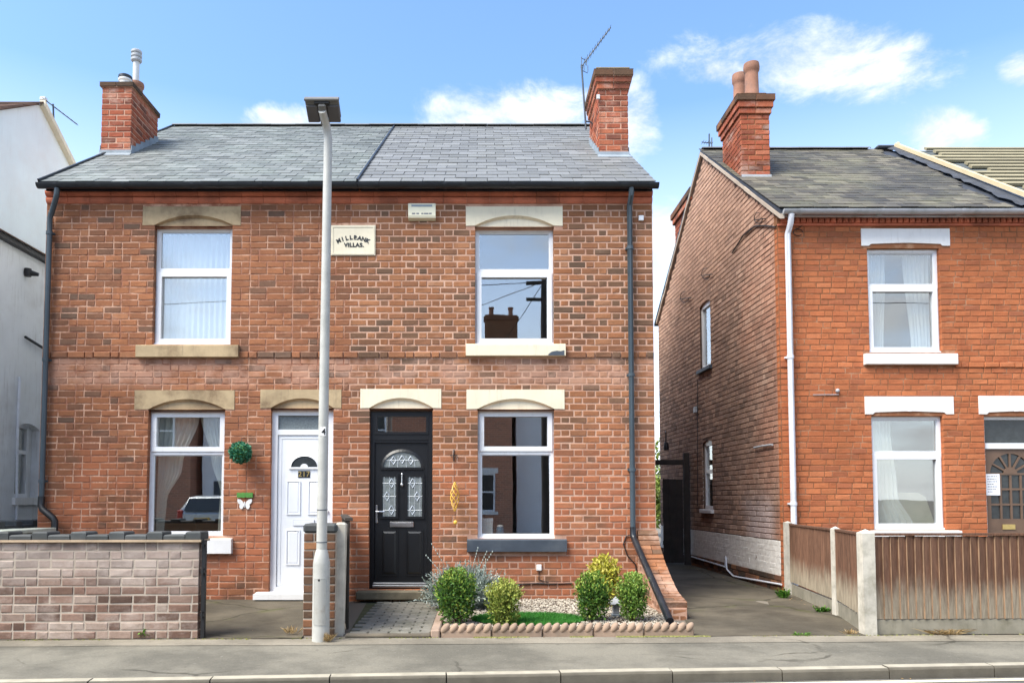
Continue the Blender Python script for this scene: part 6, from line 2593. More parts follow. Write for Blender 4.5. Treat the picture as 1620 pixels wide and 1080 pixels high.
mb.add([(xa - .03, 7.85, 1.14), (xa + .05, 7.85, 1.14), (xb + .05, 9.95, 1.14), (xb - .03, 9.95, 1.14), (xa - .03, 7.85, 1.17), (xa + .05, 7.85, 1.17), (xb + .05, 9.95, 1.17), (xb - .03, 9.95, 1.17)],
       [(0, 3, 2, 1), (4, 5, 6, 7), (0, 1, 5, 4), (1, 2, 6, 5), (2, 3, 7, 6), (3, 0, 4, 7)])
mb.build("capping", M['wood_dark'], pf)

# ---- block-paved path to the black door
path = bpy.data.objects.new("paved_path", None)
put(path, None, (-1.0, 8.8, .02))
tag(path, kind='structure')
M['sett'] = plain("paving_block_grey", srgb(128, 124, 114), .9, .12, 5, .4, 80, dirt=srgb(84, 84, 66), dirt_amt=.5, dirt_scale=3, rnd='single', rvar=.14)
M['joint_moss'] = plain("joint_mossy_sand", srgb(82, 84, 58), .95, .2, 10, .5, 60)
px0, px1 = xa + .05, at(682, 985, 7.7).x
mb = MB()
mb.quad((px0, back_edge(-1) + .0, .012), (px1, back_edge(-1) + .0, .012), (px1, 9.85, .03), (px0 - .15, 9.85, .03))
mb.build("bedding", M['joint_moss'], path)
yy, row = back_edge(-1) + .12, 0
me_s = None
while yy < 9.80:
    xx = px0 - .02 + (.1 if row % 2 else 0)
    while xx < px1 - .06:
        w = min(.205, px1 - xx)
        lf = max(xx, px0 - .15 * (yy - 7.6) / 2.2)
        if xx + w - lf > .05:
            mb = MB()
            z = .03 + .018 * (yy - 7.6) / 2.2 + .004 * noise.noise(Vector((xx * 3, yy * 3, 0)))
            mb.bbox(lf + .005, xx + w - .005, yy + .005, yy + .097, z - .05, z + random.uniform(-.002, .003), .007)
            mb.build("paving_block", M['sett'], path)
        xx += .21
    yy += .105
    row += 1
mb = MB()
mb.bbox(px0 - .02, px1 - .0, back_edge(-1) + .005, back_edge(-1) + .11, -.04, .03, .006)
mb.build("path_edging", M['concrete_old'], path)
# pinkish edging blocks between path and bed
M['edging_pink'] = plain("edging_pinkish_concrete", srgb(166, 142, 124), .9, .1, 5, .4, 80, dirt=srgb(126, 108, 92), dirt_amt=.5, dirt_scale=4, rnd='single', rvar=.1)
bd = thing("path_border", "row of pinkish edging blocks between the paved path and the shrub bed", "edging", (px1 + .05, 8.7, 0))
y = back_edge(-.5) + .01
for i in range(5):
    mb = MB()
    mb.bbox(px1 + .004, px1 + .094, y + .003, y + .435, -.05, .075 + .004 * i, .012)
    mb.build("edging_block", M['edging_pink'], bd)
    y += .44

# ---- shrub bed: soil, white gravel, artificial lawn, rope-topped edging
bx0, bx1 = px1 + .1, 2.10
by0 = back_edge(.8) + .07
mb = MB()
mb.quad((bx0, by0, .045), (bx1, by0, .045), (bx1, 9.99, .06), (bx0, 9.99, .06))
mb.build("garden_bed", M['soil'], kind='structure')
M['gravel'] = plain("gravel_white_grey", srgb(182, 172, 156), .85, .1, 30, 0, 1, dirt=srgb(140, 130, 116), dirt_amt=.4, dirt_scale=5, rnd='joined', rvar=.3)
mb = MB()


def in_lawn(x, y):
    return ((x - .52) / .62) ** 2 + ((y - 8.32) / .42) ** 2 < 1


for i in range(9500):
    x, y = random.uniform(bx0 + .01, bx1 - .02), by0 + (9.95 - by0) * random.random() ** 1.15
    if in_lawn(x, y):
        continue
    s = random.uniform(.006, .014)
    z = .05 + (y - by0) / 2.3 * .015
    c = Vector((x, y, z + random.uniform(0, .012)))
    a, b, d = Vector((s * random.uniform(.8, 1.4), random.uniform(-.4, .4) * s, 0)), Vector((random.uniform(-.4, .4) * s, s, 0)), Vector((0, 0, s * .65))
    mb.add([c + a, c + b, c - a, c - b, c + d, c - d], [(0, 1, 4), (1, 2, 4), (2, 3, 4), (3, 0, 4), (1, 0, 5), (2, 1, 5), (3, 2, 5), (0, 3, 5)])
tag(mb.build("gravel", M['gravel'], kind='stuff'), "pale decorative gravel spread over the shrub bed", "gravel")
mb = MB()
for i in range(15000):
    while True:
        x, y = random.uniform(-.12, 1.16), random.uniform(7.88, 8.76)
        if in_lawn(x, y):
            break
    h, w = random.uniform(.018, .034), .0022
    a = random.uniform(0, 6.28)
    d = Vector((math.cos(a), math.sin(a), 0)) * w
    l = Vector((random.gauss(0, .010), random.gauss(0, .010), h))
    p = Vector((x, y, .068))
    mb.add([p - d, p + d, p + l], [(0, 1, 2)])
mb.add([(.52 + .62 * math.cos(t) * 1.0, 8.32 + .42 * math.sin(t), .068) for t in [i * math.pi / 18 for i in range(36)]], [tuple(range(36))], .2)
tag(mb.build("grass", M['turf'], kind='stuff'), "bright green oval of artificial lawn in the shrub bed", "grass")

rope = thing("rope_edging", "rope-topped terracotta edging along the front of the shrub bed", "edging", (.85, by0 - .03, 0))
M['rope_stone'] = plain("rope_edging_clay", srgb(158, 134, 114), .9, .15, 5, .45, 70, dirt=srgb(136, 122, 104), dirt_amt=.65, dirt_scale=4, rnd='single', rvar=.16)
rx0, rx1 = bx0 + .0, at(1098, 990, by0).x
nsec = 5
for sct in range(nsec):
    a, b = rx0 + (rx1 - rx0) * sct / nsec + .004, rx0 + (rx1 - rx0) * (sct + 1) / nsec - .004
    mb = MB()
    yb2 = back_edge((a + b) / 2) + .045
    mb.bbox(a, b, yb2 - .024, yb2 + .024, -.08, .07, .01)
    nl = 6
    pitch_ = (b - a) / nl
    # rope strand: slanting rolled lobes
    for q in range(nl):
        cx = a + pitch_ * (q + .5)
        vs, fs_ = [], []
        n_, m_ = 10, 8
        cen = Vector((cx, yb2, .082))
        ax = Vector((.62, 0, .78)).normalized()
        side = Vector((-.78, 0, .62))
        for i in range(m_ + 1):
            th = math.pi * i / m_
            for k in range(n_):
                an = 2 * math.pi * k / n_
                vs.append(cen + ax * (.062 * math.cos(th)) + side * (.036 * math.sin(th) * math.cos(an)) + Vector((0, 1, 0)) * (.040 * math.sin(th) * math.sin(an)))
        for i in range(m_):
            for k in range(n_):
                fs_.append((i * n_ + k, (i + 1) * n_ + k, (i + 1) * n_ + (k + 1) % n_, i * n_ + (k + 1) % n_))
        mb.add(vs, fs_)
    mb.build("edging_section", M['rope_stone'], rope, smooth=True)

M['brick_rake'] = brick_mat("brick_raked_wall", BR_MAIN, False, stain=(.55, .4), pale=(.48, .6), pale_col=srgb(196, 168, 150), seed=9.4)
# ---- raked brick wall stepping down from the house corner beside the drive
rw = thing("raked_wall", "sloping brick wall running down from the black-door house's corner beside the drive", "garden wall", (2.2, 8.9, 0))
ry0, ry1 = 8.56, 9.985
zr0, zr1 = .20, at(1030, 822, 9.98).z
rxl, rxr = 2.06, 2.31
mb = MB()
RK = [(8.5, .20), (8.97, .285), (9.33, .455), (9.63, .62), (9.82, .78), (10.0, 1.0)]


def hz(y):
    for (ya, za), (yb, zb) in zip(RK, RK[1:]):
        if y <= yb:
            return za + (zb - za) * (y - ya) / (yb - ya)
    return RK[-1][1]


n = 12
for i in range(n):
    ya, yb2 = ry0 + (ry1 - ry0) * i / n, ry0 + (ry1 - ry0) * (i + 1) / n
    mb.add([(rxl, ya, -.1), (rxr, ya, -.1), (rxr, yb2, -.1), (rxl, yb2, -.1), (rxl, ya, hz(ya) - .065), (rxr, ya, hz(ya) - .065), (rxr, yb2, hz(yb2) - .065), (rxl, yb2, hz(yb2) - .065)],
           [(4, 5, 6, 7), (0, 1, 5, 4), (1, 2, 6, 5), (3, 0, 4, 7)])
core = mb.build("core", M['mortar_pink'], rw)
fl_ = Frame((rxl, ry1, 0), (0, -1, 0), (-1, 0, 0))
fr_ = Frame((rxr, ry0, 0), (0, 1, 0), (1, 0, 0))
ff_ = Frame((rxl, ry0, 0), (1, 0, 0), (0, -1, 0))
lay_objects(core, fl_, lay(0, ry1 - ry0, 0, .95, .087, 'stretcher', [], top=lambda u: hz(ry1 - u) - .06), M['brick_rake'], (0, .004))
lay_objects(core, fr_, lay(0, ry1 - ry0, 0, .95, .087, 'stretcher', [], top=lambda u: hz(ry0 + u) - .06), M['brick_b'], (0, .004))
lay_objects(core, ff_, lay(0, rxr - rxl, 0, .14, .07, 'stretcher', [], S=(rxr - rxl) / 1.5), M['brick_b'], (0, .004))
y = ry0
while y < ry1 - .05:
    sl_ = (hz(y + .08) - hz(y)) / .08
    for (xa2, xb2) in (((rxl - .005, rxl + .128), (rxl + .136, rxr + .004)) if int(y * 40) % 2 else ((rxl - .004, rxr + .006),)):
        mb = MB()
        an = math.atan(sl_)
        L2 = .078
        c_, s_ = math.cos(an), math.sin(an)
        vs = []
        jz = random.uniform(-.004, .006)
        for xx in (xa2, xb2):
            for (l_, h_) in ((.004, -.08), (L2, -.08), (L2, -.004), (L2 - .006, 0), (.010, 0), (.004, -.004)):
                vs.append((xx, y + l_ * c_ - h_ * s_, hz(y) + l_ * s_ + h_ * c_ + jz))
        k = 6
        mb.add(vs, [tuple(range(k)), tuple(reversed(range(k, 2 * k)))] + [(i, (i + 1) % k, (i + 1) % k + k, i + k) for i in range(k)])
        mb.build("coping_brick", M['brick_rake'], rw)
    y += .082 * math.cos(math.atan(sl_))

# ---- feather-edge fence of the orange house
def stained_board(name):
    t = NT(name)
    s = t.n("ShaderNodeSeparateXYZ")
    t.l(t.pos(), s.inputs[0])
    grain = t.noise(9, 6, .65, None, (6, 6, .6))
    col = t.mix(t.rng(grain, .3, .7), srgb(94, 68, 54), srgb(126, 92, 72))
    r = t.rng(t.rnd(False), 0, 1, .82, 1.14, False)
    g = t.n("ShaderNodeCombineXYZ")
    for i in range(3):
        t.l(r, g.inputs[i])
    col = t.mix(1.0, col, g.outputs[0], 'MULTIPLY')
    wob = t.mth('MULTIPLY', t.mth('SUBTRACT', t.noise(3.2, 5, .7, None, (3, 3, .8)), .5), .42)
    bare = t.rng(t.mth('ADD', s.outputs[2], wob), .60, .30)
    col = t.mix(t.mth('MULTIPLY', bare, .86), col, t.mix(t.rng(grain, .3, .7), srgb(136, 126, 108), srgb(178, 166, 144)))
    streak = t.rng(t.noise(5, 6, .7, None, (5, 5, .35)), .64, .74)
    col = t.mix(t.mth('MULTIPLY', streak, .45), col, srgb(190, 172, 146))
    t.col(col)
    t.bump(t.noise(22, 6, .65, None, (5, 5, .5)), .45, .004)
    return t.set(.88, 0, .25)


M['fence_arris'] = plain("fence_board_worn_edge", srgb(150, 122, 96), .9, .25, 6, .3, 40, dirt=srgb(110, 80, 60), dirt_amt=.7, dirt_scale=7)
M['fence_board'] = stained_board("fence_board_worn_stain")
M['gravel_board'] = plain("gravel_board_concrete_grey", srgb(142, 136, 120), .92, .14, 7, .4, 80, dirt=srgb(96, 92, 72), dirt_amt=.6, dirt_scale=4, streak=.4, streak_col=srgb(90, 86, 66))
fence = thing("timber_fence", "brown feather-edge board fence with concrete posts before the orange house", "fence", (3.95, 7.75, 0))
P0 = Vector((4.34, YC - .12, .03))
P1 = Vector((4.15, 8.90, .02))
P2 = Vector((3.92, back_edge(3.92) + .06, 0))


def conc_post(c, w, d, h, cap=.04):
    mb = MB()
    x0, x1, y0, y1 = c.x - w / 2, c.x + w / 2, c.y - d / 2, c.y + d / 2
    mb.add([(x0, y0, -.1), (x1, y0, -.1), (x1, y1, -.1), (x0, y1, -.1), (x0, y0, h), (x1, y0, h), (x1, y1, h), (x0, y1, h), (c.x, c.y, h + cap)],
           [(0, 3, 2, 1), (0, 1, 5, 4), (1, 2, 6, 5), (2, 3, 7, 6), (3, 0, 4, 7), (4, 5, 8), (5, 6, 8), (6, 7, 8), (7, 4, 8)])
    mb.build("post", M['concrete'], fence)


def board_run(A, B, h, n, out, zb=.18, taper=.03, cap=True):
    d = (B - A)
    L = math.hypot(d.x, d.y)
    u = Vector((d.x, d.y, 0)).normalized()
    nrm = Vector((u.y, -u.x, 0)) * out
    for i in range(n):
        t0, t1 = i / n, (i + 1) / n
        a, b = A + d * t0, A + d * t1
        hh = h + random.uniform(-.006, .006)
        lean = random.uniform(-.004, .004)
        mb = MB()
        # wedge section: thick edge laps over the thin edge of the next board
        lap = u * .014
        th0, th1 = .026 + random.uniform(0, .005), .005
        lo, hi_ = [], []
        for z, lst, sh in ((zb, lo, 0), (hh, hi_, lean)):
            zz_ = Vector((0, 0, z))
            o = u * sh
            lst += [a + o + zz_, a + o + nrm * th0 + zz_, b + o + lap + nrm * th1 + zz_, b + o + lap + zz_]
        mb.add(lo + hi_, [(0, 3, 2, 1), (4, 5, 6, 7), (0, 1, 5, 4), (1, 2, 6, 5), (2, 3, 7, 6), (3, 0, 4, 7)])
        bo = mb.build("board", M['fence_board'], fence)
        bo.data.materials.append(M['fence_arris'])
        bo.data.polygons[2].material_index = 1
    mb = MB()
    q = nrm * .012
    vs = []
    for z in (0.0, zb - .006):
        for p, s in ((A, -1), (B, -1), (B, 1), (A, 1)):
            vs.append(Vector((p.x, p.y, z)) + nrm * (.014 if s > 0 else -.03))
    mb.add(vs, [(0, 1, 2, 3), (4, 5, 6, 7), (0, 1, 5, 4), (1, 2, 6, 5), (2, 3, 7, 6), (3, 0, 4, 7)])
    mb.build("gravel_board", M['gravel_board'], fence)
    if cap:
        mb = MB()
        vs = []
        for z in (h + .006, h + .03):
            for p, s in ((A, -1), (B, -1), (B, 1), (A, 1)):
                vs.append(Vector((p.x, p.y, z)) + nrm * (.035 if s > 0 else -.02))
        mb.add(vs, [(0, 1, 2, 3), (4, 5, 6, 7), (0, 1, 5, 4), (1, 2, 6, 5), (2, 3, 7, 6), (3, 0, 4, 7)])
        mb.build("capping", M['fence_board'], fence)
    # back rails
    mb = MB()
    for z in (.35, .8):
        vs = []
        for zz_ in (z, z + .07):
            for p, s in ((A, 0), (B, 0), (B, 1), (A, 1)):
                vs.append(Vector((p.x, p.y, zz_)) - nrm * (.002 if s == 0 else .04))
        mb.add(vs, [(0, 1, 2, 3), (4, 5, 6, 7), (0, 1, 5, 4), (1, 2, 6, 5), (2, 3, 7, 6), (3, 0, 4, 7)])
    mb.build("rail", M['fence_board'], fence)


hF = at(1500, 846, P2.y).z
conc_post(P0, .09, .09, at(1242, 826, P0.y).z, .02)
conc_post(P1, .075, .10, at(1325, 836, P1.y).z, .03)
conc_post(P2, .125, .125, at(1376, 843, P2.y - .07).z, .04)
board_run(P0 + Vector((.03, -.06, 0)), P1 + Vector((.0, .06, 0)), at(1285, 834, 9.8).z - .01, 14, 1)
board_run(P1 + Vector((-.0, -.06, 0)), P2 + Vector((-.0, .08, 0)), at(1345, 842, 8.3).z - .01, 9, 1)
A_, B_ = P2 + Vector((.08, .0, 0)), Vector((6.9, back_edge(6.9) + .06, 0))
board_run(A_, B_, hF - .01, 35, 1, .155)
conc_post(Vector((6.97, back_edge(6.97) + .06, 0)), .12, .12, hF + .05)

# ---- tall dark gate at the end of the drive
gate = thing("timber_gate", "tall black-brown timber gate with overhead beam at the end of the drive", "gate", (3.4, 15.2, .06))
GY = 15.2
gx1 = (Vector((XC, YC, 0)) + DIR * (GY - YC)).x - .03
mb = MB()
mb.bbox(gx1 - .12, gx1 - .01, GY - .06, GY + .06, 0, at(1067, 716, GY).z, .006)
mb.build("post", M['wood_dark'], gate)
mb = MB()
mb.bbox(2.32, gx1 - .125, GY - .05, GY + .05, at(1050, 735, GY).z, at(1050, 727, GY).z, .006)
mb.build("beam", M['wood_dark'], gate)
zt2 = at(1057, 757, GY).z
gxl = at(1047.5, 800, GY + .1).x
nbd = 3
for i in range(nbd):
    a = gxl + (gx1 - .13 - gxl) * i / nbd
    b = gxl + (gx1 - .13 - gxl) * (i + 1) / nbd
    mb = MB()
    mb.bbox(a + .002, b - .002, GY + .02, GY + .045, .1, zt2 - .006 * i, .004)
    mb.build("board", M['wood_dark'], gate)
mb = MB()
for z in (.45, 1.0, 1.5):
    mb.bbox(gxl, gx1 - .13, GY + .047, GY + .08, z, z + .09, .004)
mb.build("rail", M['wood_dark'], gate)

# ================================================================== STREET LAMP
LX, LY = atz(508, 1006, 0).x, 7.42
LX = -1.545
lamp = thing("street_lamp", "pale grey tapered street lamp column standing on the pavement before the brick pier", "street lamp", (LX, LY, 0))
zb_ = at(508, 893, LY).z
M['galv_door'] = plain("lamp_door_galvanised_worn", srgb(170, 169, 162), .5, .08, 9, .1, 70, dirt=srgb(118, 104, 84), dirt_amt=.5, dirt_scale=9)
mb = MB()
mb.lathe([(.086, -.1), (.084, .02), (.082, zb_), (.080, zb_ + .03), (.062, zb_ + .12), (.052, zb_ + .15)], (LX, LY, 0), 24)
lbase = mb.build("base", M['galv'], lamp, smooth=True)
mb = MB()
mb.lathe([(.004, 0), (.011, .001)], (0, 0, 0), 10)
mb = MB()
# access door let into the base, its outline standing slightly proud
vs, fs_ = [], []
for z in (.16, .60):
    for i in range(9):
        a = R(-128 + 9.5 * i)
        vs.append((LX + .0865 * math.cos(a), LY + .0865 * math.sin(a), z))
for i in range(8):
    fs_.append((i, i + 1, i + 10, i + 9))
mb.add(vs, fs_)
for z in (.16, .60):
    mb.tube([(LX + .0865 * math.cos(R(-128 + 9.5 * i)), LY + .0865 * math.sin(R(-128 + 9.5 * i)), z) for i in range(9)], .0022, 5)
for a in (R(-128), R(-52)):
    mb.tube([(LX + .0865 * math.cos(a), LY + .0865 * math.sin(a), z) for z in (.16, .60)], .0022, 5)
mb.build("access_door", M['galv_door'], lbase)
mb = MB()
mb.tube([(LX - .005, LY - .080, at(505, 916, LY).z), (LX - .005, LY - .0865, at(505, 916, LY).z)], .011, 10)
mb.build("door_lock", M['iron'], lbase)
topz = at(517, 222, LY).z
tx = at(519, 222, LY).x
pts, rad = [], []
zsb = zb_ + .14
for i in range(13):
    t = i / 12
    z = zsb + (topz - zsb) * t
    pts.append((LX + (tx - LX) * t ** 1.2, LY, z))
    rad.append(.052 - .010 * t)
for an in (18, 36, 54):
    a = R(an)
    pts.append((tx - .012 * (an / 54), LY - .16 * (1 - math.cos(a)), topz + .18 * math.sin(a) + .0))
    rad.append(.041)
e = Vector(pts[-1])
pts.append((e.x - .01, e.y - .12, e.z + .06))
rad.append(.038)
mb = MB()
mb.tube(pts, rad, 16)
sh = mb.build("shaft", M['galv'], lamp, smooth=True)
for z in (at(509, 806, LY).z, at(509, 857, LY).z):
    mb = MB()
    t = (z - zsb) / (topz - zsb)
    mb.lathe([(.054 - .01 * t, -.004), (.0555 - .01 * t, 0), (.054 - .01 * t, .004)], (LX + (tx - LX) * max(t, 0) ** 1.2, LY, z), 18)
    mb.build("seam", M['sill_charcoal'], sh)
mb = MB()
q = at(512, 683, LY - .05)
text_mesh(mb, "4", front(LY - .0500), q.x, .0, q.z, .085, 0, .003, .001)
mb.build("number", M['iron'], sh)
mb = MB()
mb.bbox(at(508, 683, LY).x, at(517, 683, LY).x, LY - .049, LY - .04, at(510, 690, LY).z, at(510, 676, LY).z, .002)
mb.build("number_tag", M['stone_white'], sh)
# flat lantern over the carriageway, seen from below
M['lantern'] = plain("lantern_grey_shell", srgb(112, 110, 106), .55, .15, 6, .1, 40, dirt=srgb(74, 72, 68), dirt_amt=.5, dirt_scale=6)
M['lantern_dark'] = plain("lantern_dark_panel", srgb(84, 80, 78), .5, .15, 6)
hd0 = Vector((tx - .02, e.y - .05, e.z + .05))
tilt = Matrix.Rotation(R(-38), 3, 'X')           # plate tips up towards the carriageway


def lan(name, boxes, m, parent, b=.006):
    mb = MB()
    for bx in boxes:
        mb.bbox(*bx, b)
    mb.v = [hd0 + tilt @ v for v in mb.v]
    return mb.build(name, m, parent)


ln = lan("lantern", [(-.165, .165, -.15, .03, .0, .035)], M['lantern'], lamp, .008)
lan("lantern_wing", [(-.160, -.045, -.10, .065, -.018, .02)], M['lantern_dark'], ln)
lan("lantern_wing", [(.045, .160, -.10, .065, -.018, .02)], M['lantern_dark'], ln)
lan("lantern_lip", [(-.170, .170, -.165, -.14, -.012, .04)], M['lantern'], ln)
lan("lantern_lens", [(-.075, .075, -.138, -.11, -.022, .004)], M['iron'], ln)
lan("lantern_spigot", [(-.038, .038, -.12, .09, -.04, .01)], M['lantern'], ln, .012)
lan("lantern_canopy", [(-.09, .09, -.14, .0, .036, .06)], M['lantern'], ln, .015)
lan("photocell", [(-.012, .012, -.06, -.035, .06, .085)], M['iron'], ln)

# ================================================================== FIXTURES ON THE FRONTS
ab = fr_rect(646.5, 325, 689.5, 351)
al = thing("alarm_box", "cream burglar alarm box with dark slot high on the brick front", "alarm box", ((ab[0] + ab[1]) / 2, YF, ab[2]))
mb = MB()
a, b, c, d = ab
mb.prism(Frame((a, YF, 0), (0, -1, 0), (1, 0, 0)), [(0.003, c + .01), (.065, c + .03), (.075, c + .06), (.07, d), (0.003, d)], -.0, b - a)
mb.v = [Vector((v.x, v.y, v.z)) for v in mb.v]
M['alarm_cream'] = plain("alarm_cream_plastic", srgb(232, 226, 198), .5, .04, 5, dirt=srgb(190, 180, 150), dirt_amt=.3)
mb.build("casing", M['alarm_cream'], al)
mb = MB()
mb.fbox(FR, a + .045, b - .045, .07, .0745, d - .045, d - .02)
mb.build("lens", M['lead'], al)
mb = MB()
for i, (t0, t1) in enumerate(((.14, .26), (.30, .40), (.48, .56), (.58, .74), (.76, .86))):
    mb.fbox(FR, a + (b - a) * t0, a + (b - a) * t1, .073, .0762, c + .075, c + .094)
mb.build("faded_print", M['ink'], al)
mb = MB()
q = at(1013.5, 346, YF)
mb.bbox(q.x - .03, q.x + .035, YF - .035, YF - .004, q.z - .035, q.z + .035, .004)
sb_ = mb.build("sensor_box", M['upvc'], None, loc=(q.x, YF, q.z - .035))
tag(sb_, "small white sensor box under the eaves by the slate-grey drainpipe", "sensor box")

# topiary ball, welcome plaque, butterfly
c = at(381, 715.5, YF - .17)
tb = thing("topiary_ball", "round green artificial topiary ball hung beside the white-framed lower window", "topiary ball", (c.x, YF - .17, c.z - .14))
mb = MB()
mb.ball(c, .10, .10, .10, 14, 10)
mb.build("core", M['leaf_deep'], tb, smooth=True)
mb = MB()
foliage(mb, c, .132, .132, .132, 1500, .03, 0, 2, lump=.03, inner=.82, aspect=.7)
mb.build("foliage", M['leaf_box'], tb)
mb = MB()
mb.tube([(c.x, YF - .17, c.z + .12), (c.x, YF - .14, c.z + .19), (c.x, YF - .003, c.z + .2)], .004, 6)
mb.build("hook", M['iron'], tb)
M['green_sign'] = plain("sign_grass_green", srgb(82, 138, 62), .85, .25, 40, .6, 90)
a, b, cc_, d = fr_rect(375.5, 778, 400.5, 786.5)
mb = MB()
n = 10
top = [(a + (b - a) * i / n, d - .008 + .01 * noise.noise(Vector((i * .9, 0, 0)))) for i in range(n + 1)]
bot = [(b - (b - a) * i / n, cc_ + .01 * noise.noise(Vector((i * .9, 3, 0)))) for i in range(n + 1)]
mb.prism(FR, list(reversed(top)) + list(reversed(bot)), .006, .024)
pl = mb.build("wall_sign", M['green_sign'], None, loc=((a + b) / 2, YF, cc_))
tag(pl, "small mossy green wall sign above the white butterfly", "sign")
q = at(387.5, 797, YF)
bf = thing("butterfly_ornament", "white butterfly wall ornament below the small green sign", "ornament", (q.x, YF, q.z - .07))
for s in (-1, 1):
    mb = MB()
    mb.prism(FR, [(q.x + s * u_, q.z + z_) for u_, z_ in ([(.006, -.01), (.02, .03), (.055, .062), (.09, .068), (.098, .045), (.085, .012), (.062, -.004), (.07, -.02), (.066, -.045), (.048, -.066), (.028, -.06), (.012, -.03)][::s])], .008, .016)
    mb.build("wing", M['stone_white'], bf)
mb = MB()
mb.tube([(q.x, YF - .014, q.z - .045), (q.x, YF - .018, q.z + .0), (q.x, YF - .014, q.z + .035)], [.004, .008, .005], 8)
mb.build("body", M['stone_white'], bf)
# golden wind spinner on an iron bracket
M['gold'] = plain("spinner_gold", (.75, .52, .14, 1), .3, .1, 20, metal=.85)
M['gold_paint'] = plain("spinner_yellow_gold", srgb(222, 176, 70), .4, .1, 20)
sp = thing("wind_spinner", "golden spiral wind spinner hanging on the brick between door and lower window", "wind spinner", (at(720, 790, YF - .12).x, YF - .12, at(720, 828, YF - .12).z))
mb = MB()
b0 = at(718, 722, YF)
mb.tube([(b0.x, YF, b0.z + .09), (b0.x, YF - .015, b0.z + .06), (b0.x, YF - .015, b0.z - .06)], .008, 8)
mb.tube([(b0.x - .05, YF - .012, b0.z + .015), (b0.x + .05, YF - .012, b0.z + .015)], .007, 8)
mb.tube([(b0.x, YF - .015, b0.z + .02), (b0.x, YF - .09, b0.z + .05), (b0.x, YF - .12, b0.z + .02)], .006, 8)
mb.build("bracket", M['iron'], sp)
zt0, zt1 = at(720, 762, YF - .12).z, at(720, 808, YF - .12).z
cx_ = at(719.5, 785, YF - .12).x
mb = MB()
mb.tube([(b0.x, YF - .12, b0.z + .02), (cx_, YF - .12, zt0)], .002, 5)
mb.tube([(cx_, YF - .12, zt1), (cx_ + .01, YF - .12, at(721, 820, YF - .12).z)], .002, 5)
mb.build("cord", M['wire'], sp)
for k in range(5):
    mb = MB()
    pts = []
    for i in range(25):
        t = i / 24
        w = math.sin(math.pi * t) * .052 + .004
        an = math.pi * 2 * t * .9 + k * 2 * math.pi / 5
        pts.append((cx_ + w * math.cos(an), YF - .12 + w * math.sin(an), zt0 + (zt1 - zt0) * t))
    mb.tube(pts, .0055, 6)
    mb.build("spiral", M['gold_paint'], sp, smooth=True)
mb = MB()
q = at(720.5, 826, YF - .12)
mb.ball(q, .026, .026, .03)
mb.build("bead", M['gold_paint'], sp, smooth=True)
# loose black cable and outlet along the foot of the wall
cb = thing("wall_cable", "black cable clipped along the foot of the brick wall under the charcoal sill", "cable", (1.0, YF - .01, .25))
f = lambda px, py, n=.012: at(px, py, YF) + Vector((0, -n, 0))
mb = MB()
mb.tube([f(745, 919), f(790, 925), f(850, 922), f(868, 923), f(905, 922)], .008, 6)
mb.tube([f(868, 921), f(852, 916), f(853, 903)], .006, 6)
mb.build("cable", M['wire'], cb, smooth=True)
mb = MB()
mb.tube([f(1000, 845), f(990, 848), f(986, 860), f(992, 878), f(1005, 892), f(1008, 912)], .008, 6)
mb.build("cable", M['wire'], cb, smooth=True)
mb = MB()
q = f(852.5, 897, .015)
mb.bbox(q.x - .035, q.x + .035, YF - .03, YF - .002, q.z - .04, q.z + .04, .006)
mb.build("outlet_box", M['stone_white'], cb)

# ---- aerials
def aerial(name, label, base, top, tip0, tip1, elems, parts, el_len=.16):
    t = thing(name, label, "aerial", base, "television aerials on the roofs")
    mb = MB()
    mb.tube([base, top], .015, 8)
    mb.build("mast", M['aerial'], t)
    mb = MB()
    mb.tube([tip0, tip1], .010, 8)
    bm_ = mb.build("boom", M['aerial'], t)
    d = (Vector(tip1) - Vector(tip0))
    for i in range(elems):
        p = Vector(tip0) + d * (.1 + .88 * i / max(1, elems - 1))
        l = el_len * (1 - .5 * i / elems)
        mb = MB()
        mb.tube([p + Vector((0, -l, 0)), p + Vector((0, l, 0))], .004, 5)
        mb.build("element", M['aerial'], bm_)
    return t, bm_


ya = CB[2] + .62
a1, bm1 = aerial("tv_aerial", "tall television aerial strapped to the chimney above the black-door house", at(927, 205, ya), at(920, 103, ya), at(919, 107, ya), at(966, 44, ya), 11, None)
mb = MB()
for dx, dy in ((-1, -14), (7, -10), (3, 8), (9, 10)):
    mb.tube([at(921 + dx, 104, ya), at(921 + dx, 104 + dy, ya)], .006, 6)
mb.tube([at(919, 92, ya), at(928, 96, ya)], .005, 6)
mb.tube([at(921, 112, ya), at(930, 116, ya)], .005, 6)
mb.build("reflector", M['aerial'], a1)
mb = MB()
mb.tube([at(926, 192, ya), at(934, 193, ya), Vector((CB[0], ya, at(934, 196, ya).z))], .012, 8)
mb.build("bracket", M['aerial'], a1)
yl = 12.35
a2, bm2 = aerial("tv_aerial", "small television aerial above the rendered house's tiled roof", at(86, 221, yl), at(84, 165, yl), at(67, 155, yl), at(122, 197, yl), 9, None, .1)
mb = MB()
q = at(70, 157, yl)
mb.bbox(q.x - .06, q.x + .04, yl - .04, yl + .04, q.z - .03, q.z + .03, .01)
mb.build("reflector", M['pot_white'], a2)
yr2 = YRC + 1.2
a3, bm3 = aerial("tv_aerial", "tiny distant aerial beyond the orange house's ridge", at(1122, 246, yr2), at(1122, 212, yr2), at(1110, 225, yr2), at(1127, 227, yr2), 5, None, .1)
mb = MB()
mb.tube([at(1126, 218, yr2), at(1126, 232, yr2)], .012, 6)
mb.build("reflector", M['aerial'], a3)


